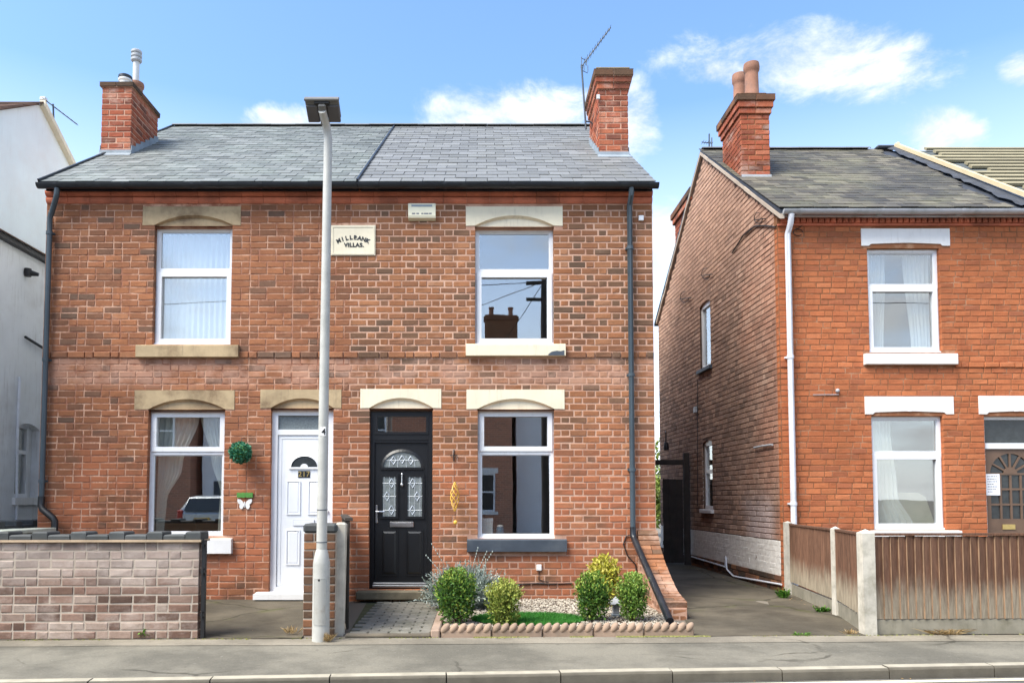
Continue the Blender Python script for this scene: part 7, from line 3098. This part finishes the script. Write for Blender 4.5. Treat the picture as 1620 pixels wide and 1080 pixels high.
# ================================================================== PLANTS
def shrub(name, label, c, rx, ry, h, n, m, size=.034, seed=1, group=None, cat="shrub", lump=.3, low=-.95):
    t = thing(name, label, cat, c, group or "shrubs in the front bed")
    mb = MB()
    c = Vector(c)
    # built from upright sprays, so the outline is broken and light falls in clumps
    rs = random.Random(seed)
    k = 17
    for i in range(k):
        a = i * 2.399 + seed
        rr = math.sqrt((i + .5) / k) * .72
        hh = h * (.50 + .30 * (1 - rr) + rs.uniform(-.07, .08))
        cc = c + Vector((math.cos(a) * rx * rr, math.sin(a) * ry * rr, hh))
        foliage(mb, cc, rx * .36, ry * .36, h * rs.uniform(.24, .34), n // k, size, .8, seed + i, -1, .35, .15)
    for i in range(9):
        a = i * .7 + seed * 2
        foliage(mb, c + Vector((math.cos(a) * rx * .42, math.sin(a) * ry * .42, h * .27)), rx * .42, ry * .42, h * .25, n // 22, size, .6, seed + i, -1, .3, .25)
    # upright shoot tips break the outline
    for i in range(int(n / 45)):
        a, r_ = random.uniform(0, 6.28), random.uniform(.2, .9)
        p = c + Vector((math.cos(a) * rx * r_, math.sin(a) * ry * r_, h * (.52 + .5 * math.sqrt(max(0, 1 - r_ * r_)))))
        for k in range(7):
            q = p + Vector((random.gauss(0, .006), random.gauss(0, .006), k * .009 - .02))
            d = Vector((random.gauss(0, .7), random.gauss(0, .7), .9)).normalized()
            s = d.cross(Vector((random.gauss(0, 1), random.gauss(0, 1), .2))).normalized()
            L = size * random.uniform(.6, 1.0)
            q.z += .015
            mb.add([q, q + d * L * .5 + s * L * .25, q + d * L, q + d * L * .5 - s * L * .25], [(0, 1, 2), (0, 2, 3)], random.uniform(.6, 1))
    # long stray shoots
    for i in range(34):
        a, el = random.uniform(0, 6.28), random.uniform(.15, 1.25)
        d = Vector((math.cos(a) * math.cos(el), math.sin(a) * math.cos(el), math.sin(el)))
        p = c + Vector((0, 0, h * .55)) + Vector((d.x * rx, d.y * ry, d.z * h * .42)) * .9
        dirn = (d * .6 + Vector((0, 0, .8)) + Vector((random.gauss(0, .2), random.gauss(0, .2), 0))).normalized()
        ln_ = random.uniform(.04, .105)
        for k in range(10):
            q = p + dirn * ln_ * k / 9
            dd = (dirn + Vector((random.gauss(0, .7), random.gauss(0, .7), random.gauss(0, .3)))).normalized()
            ss = dd.cross(Vector((random.gauss(0, 1), random.gauss(0, 1), .3))).normalized()
            L = size * random.uniform(.5, .85)
            mb.add([q, q + dd * L * .5 + ss * L * .25, q + dd * L, q + dd * L * .5 - ss * L * .25], [(0, 1, 2), (0, 2, 3)], random.uniform(.45, 1))
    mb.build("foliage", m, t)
    mb = MB()
    for i in range(9):
        a = i * .7 + seed
        e = c + Vector((math.cos(a) * rx * .6, math.sin(a) * ry * .6, h * random.uniform(.5, .8)))
        mid = c + Vector((math.cos(a) * rx * .3, math.sin(a) * ry * .3, h * .3))
        mb.tube([c + Vector((random.gauss(0, .01), random.gauss(0, .01), -.02)), mid, e], [.007, .005, .003], 5)
    mb.build("stems", M['twig'], t)
    return t


def base_at(px, py, z=.06):
    p = atz(px, py, z)
    return Vector((p.x, p.y, z))


b1 = base_at(722, 985)
shrub("shrub", "largest rounded green shrub next to the path and pinkish edging", b1, .235, .22, .52, 3400, M['leaf_deep'], .036, 3)
b2 = base_at(797, 987)
shrub("shrub", "smaller olive green shrub before the charcoal sill's left end", b2, .195, .18, .42, 2500, M['leaf_mid'], .034, 7)
b3 = base_at(938, 981)
shrub("shrub", "deep green shrub in front of the golden bush", b3, .20, .19, .47, 2900, M['leaf_deep'], .035, 12, lump=.36)
b4 = base_at(1001, 981)
shrub("shrub", "light green upright shrub nearest the slanting black pipe", b4, .185, .17, .46, 2500, M['leaf_green'], .034, 19, lump=.34)
b5 = Vector((at(957, 900, 9.3).x, 9.3, .06))
shrub("golden_bush", "golden yellow leafy bush against the brick wall behind the green shrubs", b5, .20, .17, at(957, 886, 9.3).z - .06, 1300, M['leaf_yellow'], .05, 23, lump=.4, low=-.45)

# silvery lavender sprawling beside the black door
lv = Vector((at(735, 900, 9.2).x, 9.2, .06))
t = thing("lavender", "silvery sprawling lavender beside the black door", "lavender", lv)
mb = MB()
for i in range(1500):
    a, sp_ = random.uniform(0, 6.28), random.random() ** .7
    L = random.uniform(.32, .58)
    d = Vector((math.cos(a) * sp_ * 1.15, math.sin(a) * sp_ * .75, random.uniform(.5, 1.0))).normalized()
    p = lv + Vector((random.gauss(0, .10), random.gauss(0, .06), 0))
    prev = p
    r_ = random.random()
    pts = [p]
    for k in range(1, 6):
        q = p + d * L * k / 5 + Vector((0, 0, -.10 * (k / 5) ** 2 * sp_ * 1.5))
        pts.append(q)
    for k in range(1, 6):
        a0, a1 = pts[k - 1], pts[k]
        tdir = (a1 - a0).normalized()
        s = tdir.cross(Vector((random.gauss(0, 1), random.gauss(0, 1), random.gauss(0, 1)))).normalized()
        mb.add([a0 - s * .003, a0 + s * .003, a1 + s * .0025, a1 - s * .0025], [(0, 1, 2, 3)], r_)
        if k >= 2:
            for j in range(5):
                q = a0 + (a1 - a0) * (j / 4)
                dd = (tdir + Vector((random.gauss(0, .6), random.gauss(0, .6), random.gauss(0, .6)))).normalized()
                ss = dd.cross(s).normalized()
                l2 = random.uniform(.022, .045)
                mb.add([q, q + dd * l2 * .5 + ss * .006, q + dd * l2, q + dd * l2 * .5 - ss * .006], [(0, 1, 2, 3)], min(1, max(0, r_ + random.gauss(0, .2))))
mb.build("foliage", M['leaf_silver'], t)
mb = MB()
for (px, py) in ((674, 878), (683, 860), (756, 866), (770, 872), (779, 872)):
    e = at(px, py, 9.15)
    mid = lv.lerp(e, .55) + Vector((0, 0, .05))
    mb.tube([lv + Vector((0, 0, .1)), mid, e], [.003, .0025, .002], 5)
    for k in range(6):
        q = mid.lerp(e, .35 + .65 * k / 5)
        mb.ball(q, .007, .007, .012, 5, 3, .9)
mb.build("flower_stems", M['leaf_silver'], t)

# little grey stone lantern between the shrubs
ob = Vector((at(974, 950, 8.55).x, 8.55, .06))
og = thing("stone_ornament", "small grey stone lantern ornament between the two shrubs near the pipe", "ornament", ob)
mb = MB()
mb.bbox(ob.x - .05, ob.x + .05, 8.5, 8.6, .06, .09, .006)
mb.build("foot", M['lead'], og)
mb = MB()
mb.bbox(ob.x - .035, ob.x + .035, 8.515, 8.585, .09, .2, .006)
mb.build("body", M['gutter_grey'], og)
mb = MB()
mb.add([(ob.x - .07, 8.48, .2), (ob.x + .07, 8.48, .2), (ob.x + .07, 8.62, .2), (ob.x - .07, 8.62, .2), (ob.x, 8.55, .28)], [(3, 2, 1, 0), (0, 1, 4), (1, 2, 4), (2, 3, 4), (3, 0, 4)])
mb.build("cap", M['gutter_grey'], og)


# a box and a jar on the sill inside the lower window of the black-door house
M['jar_blue'] = plain("jar_blue_glaze", srgb(84, 118, 138), .3, .1, 10)
q = Vector((LR[0] + .13, YF + .20, LR[2] + .03))
bxx = thing("storage_box", "small white box on the inner sill of the lower window by the gold spinner", "box", q)
mb = MB()
mb.bbox(q.x - .07, q.x + .07, q.y, q.y + .12, q.z, q.z + .22, .006)
mb.build("carton", M['stone_white'], bxx)
mb = MB()
mb.bbox(q.x - .074, q.x + .074, q.y - .004, q.y + .124, q.z + .18, q.z + .226, .004)
mb.build("lid", M['upvc'], bxx)
q = Vector((LR[0] + .30, YF + .24, LR[2] + .03))
jr = thing("jar", "small blue jar standing beside the white box inside the lower window", "jar", q)
mb = MB()
mb.lathe([(.045, 0), (.055, .03), (.055, .08), (.04, .105), (.04, .115)], q, 16)
mb.build("pot", M['jar_blue'], jr, smooth=True)
mb = MB()
mb.lathe([(.043, .115), (.043, .13), (.01, .14)], q, 16)
mb.build("lid", M['stone_white'], jr, smooth=True)
mb = MB()


# ---- weeds
def weed(label, c, h, w, n, m, seed=1, dry=False):
    t = thing("weed", label, "weed", c, "weeds along walls and fence")
    mb = MB()
    c = Vector(c)
    for i in range(n):
        a = random.uniform(0, 6.28)
        d = Vector((math.cos(a) * random.random() * w, math.sin(a) * random.random() * w * .6, random.uniform(.35, 1) * h))
        p = c + Vector((random.gauss(0, w * .25), random.gauss(0, w * .12), 0))
        s = d.cross(Vector((0, 0, 1)))
        s = s.normalized() * (.004 if dry else .009) if s.length > 1e-4 else Vector((.005, 0, 0))
        mid = p + d * .55 + Vector((0, 0, h * .12))
        e = p + d
        r_ = random.random()
        mb.add([p, mid + s, e, mid - s], [(0, 1, 2), (0, 2, 3)], r_)
        if not dry:
            for k in range(4):
                q = p.lerp(e, random.uniform(.3, 1))
                dd = Vector((random.gauss(0, 1), random.gauss(0, 1), random.gauss(.2, .6))).normalized() * random.uniform(.018, .035)
                ss = dd.cross(Vector((random.random(), random.random(), 1))).normalized() * .009
                mb.add([q, q + dd * .5 + ss, q + dd, q + dd * .5 - ss], [(0, 1, 2), (0, 2, 3)], min(1, max(0, r_ + random.gauss(0, .2))))
    mb.build("leaves", m, t)
    return t


weed("low green weed at the foot of the brick garden wall", base_at(230, 1009, .0) + Vector((0, -.03, 0)), .12, .10, 60, M['leaf_weed'])
weed("bushy green weed growing at the foot of the front fence boards", base_at(1427, 1000, .0) + Vector((0, -.02, 0)), .17, .10, 80, M['leaf_weed'])
weed("green weed beside the rear concrete fence post on the drive", base_at(1240, 946, .03), .14, .10, 70, M['leaf_weed'])
weed("green weed clump beside the middle concrete post along the drive", base_at(1303, 968, .02), .07, .14, 50, M['leaf_weed'])
weed("dry straw-coloured tuft under the fence gravel board", base_at(1490, 1002, .0) + Vector((0, -.03, 0)), .07, .26, 110, M['leaf_dry'], dry=True)
weed("brown dry weed at the lamp column's foot", Vector((LX + .08, LY - .07, 0)), .10, .09, 70, M['leaf_dry'], dry=True)
weed("thin tuft at the foot of the brick pier by the path", Vector((fpx0 - .12, 7.66, .02)), .09, .12, 40, M['leaf_dry'], dry=True)
weed("sparse grass tuft at the drive mouth", base_at(1268, 1005, .0), .04, .14, 40, M['leaf_weed'], dry=True)
weed("tuft of grass beside the corner fence post", base_at(1345, 1003, .0), .06, .10, 40, M['leaf_dry'], dry=True)
# moss and litter in the joint between edging and pavement
mb = MB()
for i in range(2600):
    x = random.uniform(-.3, 2.3) if i < 1700 else random.uniform(-5, 6)
    y = back_edge(x) - abs(random.gauss(0, .022)) + .006
    if noise.noise(Vector((x * 2.2, 3, 0))) < -.05:
        continue
    s = random.uniform(.004, .011)
    c = Vector((x, y, .002))
    mb.add([c + Vector((s, 0, 0)), c + Vector((0, s, 0)), c + Vector((-s, 0, 0)), c + Vector((0, -s, 0)), c + Vector((0, 0, s * .9))], [(0, 1, 4), (1, 2, 4), (2, 3, 4), (3, 0, 4)])
M['moss'] = leaf_mat("moss_olive", [(0, srgb(84, 88, 34)), (.5, srgb(116, 118, 50)), (1, srgb(148, 142, 84))])
tag(mb.build("moss", M['moss'], kind='stuff'), "moss and crumbs along the joint at the back of the pavement", "moss")

# fallen leaves and grit gathered along edges
M['litter'] = leaf_mat("leaf_litter_brown", [(0, srgb(70, 54, 38)), (.5, srgb(122, 92, 58)), (1, srgb(176, 140, 88))])
mb = MB()


def leaf_at(x, y, z, s):
    a = random.uniform(0, 6.28)
    d, e_ = Vector((math.cos(a), math.sin(a), random.uniform(-.1, .3))) * s, Vector((-math.sin(a), math.cos(a), random.uniform(-.1, .3))) * s * .5
    p = Vector((x, y, z + .004))
    mb.add([p - d, p + e_, p + d, p - e_], [(0, 1, 2), (0, 2, 3)])


for i in range(420):
    k = i % 7
    if k == 0:
        x = random.uniform(-6, 7); leaf_at(x, kerb_line(x) - .13 - abs(random.gauss(0, .04)), -.116, random.uniform(.006, .016))
    elif k in (1, 2):
        x = random.uniform(-6, 6); y = back_edge(x) - abs(random.gauss(0, .06)); leaf_at(x, y, .006, random.uniform(.005, .014))
    elif k in (3, 4):
        y = random.uniform(7.9, 15); leaf_at(4.28 - .03 * (y - 7.6) - abs(random.gauss(0, .10)), y, .03 + .006 * (y - 7.6), random.uniform(.008, .02))
    elif k == 5:
        y = random.uniform(8.6, 15); leaf_at(2.36 + abs(random.gauss(0, .08)), y, .03 + .006 * (y - 7.6), random.uniform(.008, .02))
    else:
        leaf_at(random.uniform(-4.6, -2.3), random.uniform(7.6, 9.8), .035, random.uniform(.006, .014))
tag(mb.build("leaf_litter", M['litter'], kind='stuff'), "brown leaf litter and grit scattered along kerb, drive and wall edges", "leaf litter")

# ---- greenery behind the gate
def tree(label, c, h, rx, n, seed):
    t = thing("tree", label, "tree", c, "greenery behind the gate")
    c = Vector(c)
    mb = MB()
    mb.tube([c, c + Vector((.05, 0, h * .35)), c + Vector((-.05, .1, h * .7))], [.12, .09, .04], 8)
    for i in range(7):
        a = i * 2.1 + seed
        s = c + Vector((0, 0, h * (.3 + .06 * i)))
        mb.tube([s, s + Vector((math.cos(a) * rx * .4, math.sin(a) * rx * .4, h * .12)), s + Vector((math.cos(a) * rx * .8, math.sin(a) * rx * .8, h * .25))], [.05, .03, .012], 6)
    mb.build("trunk", M['twig'], t)
    mb = MB()
    for i in range(9):
        a = i * 2.4 + seed
        foliage(mb, c + Vector((math.cos(a) * rx * .55, math.sin(a) * rx * .55, h * (.32 + .065 * i))), rx * .55, rx * .55, h * .16, n // 9, .16, .3, seed + i, lump=.4, inner=.2)
    mb.build("crown", M['leaf_tree'], t)


tree("leafy green tree in the back garden behind the drive gate", (5.6, 27.0, .1), 3.7, 1.4, 4200, 4)
tree("green bush showing between brick corner and gate", (4.6, 21.8, .1), 2.1, .85, 3000, 9)

# ================================================================== ACROSS THE STREET (seen in the windows' reflections)
def simple_house(label, x0, x1, yf, yb, ze, zr, wm, chim, wins, door, roofm='slate_a_j'):
    h = thing("house_opposite", label, "house", ((x0 + x1) / 2, yf, 0), "houses across the street")
    mb = MB()
    mb.box(x0, x1, yb, yf, -.1, ze)
    ym = (yf + yb) / 2
    for x in (x0, x1):
        mb.add([(x, yf, ze), (x, yb, ze), (x, ym, zr - .05)], [(0, 1, 2)])
    wall = mb.build("wall", wm, h)
    mb = MB()
    mb.add([(x0 - .05, yf + .2, ze - .12), (x1 + .05, yf + .2, ze - .12), (x1 + .05, ym, zr), (x0 - .05, ym, zr), (x0 - .05, yb - .2, ze - .12), (x1 + .05, yb - .2, ze - .12)], [(0, 1, 2, 3), (3, 2, 5, 4)])
    rf = mb.build("roof", M['slate_w_j'], h)
    for (cx, w) in chim:
        mb = MB()
        mb.box(cx - w / 2, cx + w / 2, ym - .25, ym + .25, zr - .6, zr + 1.25)
        mb.box(cx - w / 2 - .06, cx + w / 2 + .06, ym - .31, ym + .31, zr + 1.0, zr + 1.16)
        c_ = mb.build("chimney", M['brick_p_j'], rf)
        for k in (-.3, .28):
            pot(c_, (cx + k * w, ym, zr + 1.25), .12, .4, M['pot'])
    f = Frame((0, yf, 0), (-1, 0, 0), (0, 1, 0))
    for (a, b, c, d) in wins:
        mb = MB()
        win_frame(mb, f, -b, -a, c, d, .07, .002, .05)
        mb.fbox(f, -b + .07, -a - .07, .004, .045, (c + d) / 2 - .03, (c + d) / 2 + .03)
        w_ = mb.build("window", M['upvc'], h)
        mb = MB()
        mb.fbox(f, -b + .06, -a - .06, .008, .02, c + .06, d - .06)
        mb.build("pane", M['glass_dark'], w_)
        mb = MB()
        mb.fbox(f, -b - .12, -a + .12, .002, .07, d + .002, d + .22)
        mb.fbox(f, -b - .12, -a + .12, .002, .09, c - .14, c - .002)
        mb.build("head_and_sill", M['stone_white'], w_)
    for (a, b) in door:
        mb = MB()
        mb.fbox(f, -b, -a, .002, .05, 0, 2.1)
        mb.build("door", M['sill_charcoal'], h)
    return h


M['brick_opp'] = plain("brick_opposite_far", srgb(132, 88, 70), .9, .25, 14, .4, 30, dirt=srgb(84, 58, 48), dirt_amt=.5, dirt_scale=3)


def opp_brick():
    t = NT("brick_opposite_coursed")
    b = t.n("ShaderNodeTexBrick")
    mp = t.n("ShaderNodeMapping")
    mp.inputs['Rotation'].default_value = (R(90), 0, 0)
    t.l(t.pos(), mp.inputs[0])
    t.l(mp.outputs[0], b.inputs['Vector'])
    b.inputs['Color1'].default_value = srgb(196, 130, 100)
    b.inputs['Color2'].default_value = srgb(160, 108, 86)
    b.inputs['Mortar'].default_value = srgb(206, 176, 152)
    b.inputs['Scale'].default_value = 1.0
    b.inputs['Brick Width'].default_value = .229
    b.inputs['Row Height'].default_value = .086
    b.inputs['Mortar Size'].default_value = .008
    t.col(b.outputs[0])
    return t.set(.92, 0, .2)


M['brick_opp'] = opp_brick()
oy = -10.5
M['render_opp'] = plain("render_opposite_pale", srgb(246, 247, 248), .9, .04, 1.5, .2, 100)

simple_house("brick house opposite with silver car on its drive", -17.0, -11.75, oy, oy - 8, 5.5, 8.4, M['brick_opp'], [(-16.4, 1.0)], [(-16.2, -15.1, .9, 2.4), (-16.2, -15.1, 3.4, 4.9), (-13.4, -12.4, 3.4, 4.9)], [(-14.1, -13.2)])
simple_house("white rendered house opposite beside the silver car", -11.5, -6.3, oy - .6, oy - 8, 5.5, 8.1, M['render_opp'], [(-6.9, .9)], [(-8.2, -7.1, .9, 2.4), (-10.8, -9.7, 3.4, 4.9), (-8.2, -7.1, 3.4, 4.9)], [(-11.0, -10.2)])
simple_house("brick house opposite with wide chimney stack", -5.6, 1.3, oy, oy - 8, 5.6, 8.6, M['brick_opp'], [(.95, 1.5), (-5.0, .9)], [(-4.9, -3.8, .9, 2.4), (-.35, .6, .9, 2.4), (-4.9, -3.8, 3.4, 4.9), (-1.4, -.4, 3.4, 4.9)], [(-2.8, -1.9)])
simple_house("white rendered house opposite beyond the telegraph pole", 1.5, 6.7, oy - .8, oy - 8, 5.4, 7.8, M['render_opp'], [(6.1, .9)], [(4.2, 5.3, .9, 2.4), (3.2, 4.3, 3.4, 4.9)], [(5.6, 6.4)])
simple_house("dark brick house opposite the orange house", 7.3, 14.2, oy + .5, oy - 8, 5.6, 8.5, M['brick_opp'], [(13.4, 1.2), (7.9, 1.0)], [(8.4, 9.5, .9, 2.4), (8.4, 9.5, 3.4, 4.9), (11.6, 12.7, .9, 2.4), (11.6, 12.7, 3.4, 4.9)], [(10.2, 11.1)])

tp = thing("telegraph_pole", "tall dark wooden telegraph pole on the opposite pavement", "telegraph pole", (1.95, -2.6, 0))
mb = MB()
mb.tube([(1.95, -2.6, -.1), (1.95, -2.6, 8.2)], [.13, .095], 10)
mb.build("pole", M['wood_dark'], tp, smooth=True)
for z in (7.4, 7.9):
    mb = MB()
    mb.bbox(1.4, 2.5, -2.66, -2.54, z, z + .09, .01)
    mb.build("crossarm", M['wood_dark'], tp)
mb = MB()
for (e) in ((-14, -10.5, 5.5), (-1.5, -10.5, 5.4), (5.5, -11.3, 5.3), (11, -10, 5.4), (-30, -4.5, 7.8), (34, .5, 7.8)):
    a, b = Vector((1.95, -2.6, 8.0)), Vector(e)
    pts = [a.lerp(b, i / 8) - Vector((0, 0, .5 * math.sin(math.pi * i / 8))) for i in range(9)]
    mb.tube(pts, .012, 5)
mb.build("wires", M['wire'], tp)


# parked car on the opposite drive, its tail towards the street
def car():
    cx, cy = -9.25, -7.1
    t = thing("parked_car", "silver hatchback parked nose-in on the opposite drive", "car", (cx, cy, -.02))
    M['car_silver'] = plain("car_silver_paint", srgb(186, 192, 196), .3, .04, 4, metal=.5)
    M['car_red'] = plain("car_lamp_red", srgb(176, 40, 24), .25, .1, 20)
    M['tyre'] = plain("tyre_rubber", srgb(28, 28, 30), .85, .1, 20)
    # sections from tail (+y) to nose: (y, half width bottom, half width waist, half width roof, z bottom, z waist, z roof)
    secs = [(2.05, .80, .82, .60, .30, .88, .92), (1.98, .84, .86, .64, .24, .92, 1.10), (1.55, .86, .88, .62, .22, .94, 1.46), (.9, .87, .89, .63, .20, .94, 1.52), (0, .87, .89, .62, .20, .92, 1.52),
            (-.7, .87, .88, .58, .20, .92, 1.40), (-1.2, .86, .87, .66, .20, .92, 1.02), (-1.9, .84, .82, .60, .22, .78, .84), (-2.1, .74, .72, .5, .30, .62, .66)]
    vs, fs_ = [], []
    k = 10
    for (y, b, w, r_, z0, z1, z2) in secs:
        prof = [(-b, z0), (-w - .02, z0 + .2), (-w, z1), (-(w + r_) / 2 - .02, (z1 + z2) / 2), (-r_, z2 - .03), (r_, z2 - .03), ((w + r_) / 2 + .02, (z1 + z2) / 2), (w, z1), (w + .02, z0 + .2), (b, z0)]
        vs += [(cx + x, cy + y, z) for x, z in prof]
    n = len(secs)
    for i in range(n - 1):
        for j in range(k):
            fs_.append((i * k + j, i * k + (j + 1) % k, (i + 1) * k + (j + 1) % k, (i + 1) * k + j))
    fs_.append(tuple(range(k)))
    fs_.append(tuple(reversed(range((n - 1) * k, n * k))))
    mb = MB()
    mb.add(vs, fs_)
    mb.build("body", M['car_silver'], t, smooth=True)
    mb = MB()
    mb.add([(cx - .62, cy + 2.02, .98), (cx + .62, cy + 2.02, .98), (cx + .54, cy + 1.72, 1.40), (cx - .54, cy + 1.72, 1.40)], [(0, 1, 2, 3)])
    mb.v = [v + Vector((0, .05, .0)) for v in mb.v]
    mb.build("rear_window", M['glass_dark'], t)
    for s in (-1, 1):
        mb = MB()
        mb.add([(cx + s * .80, cy + 1.2, 1.0), (cx + s * .80, cy - .8, 1.0), (cx + s * .66, cy - .45, 1.38), (cx + s * .68, cy + 1.0, 1.42)], [(0, 1, 2, 3)])
        mb.v = [v + Vector((s * .03, 0, 0)) for v in mb.v]
        mb.build("side_window", M['glass_dark'], t)
        mb = MB()
        mb.bbox(cx + s * .74 - .09, cx + s * .74 + .09, cy + 1.96, cy + 2.08, .72, 1.02, .03)
        mb.build("tail_lamp", M['car_red'], t)
        for yy in (1.3, -1.35):
            mb = MB()
            mb.tube([(cx + s * .68, cy + yy, .30), (cx + s * .89, cy + yy, .30)], .31, 18)
            wh = mb.build("wheel", M['tyre'], t)
            mb = MB()
            mb.tube([(cx + s * .88, cy + yy, .30), (cx + s * .90, cy + yy, .30)], .2, 14)
            mb.build("rim", M['chrome'], wh)
    mb = MB()
    mb.bbox(cx - .84, cx + .84, cy + 1.95, cy + 2.12, .32, .58, .05)
    mb.build("bumper", M['car_silver'], t)
    mb = MB()
    mb.bbox(cx - .26, cx + .26, cy + 2.06, cy + 2.10, .66, .77, .005)
    mb.build("number_plate", M['gold_paint'], t)


car()
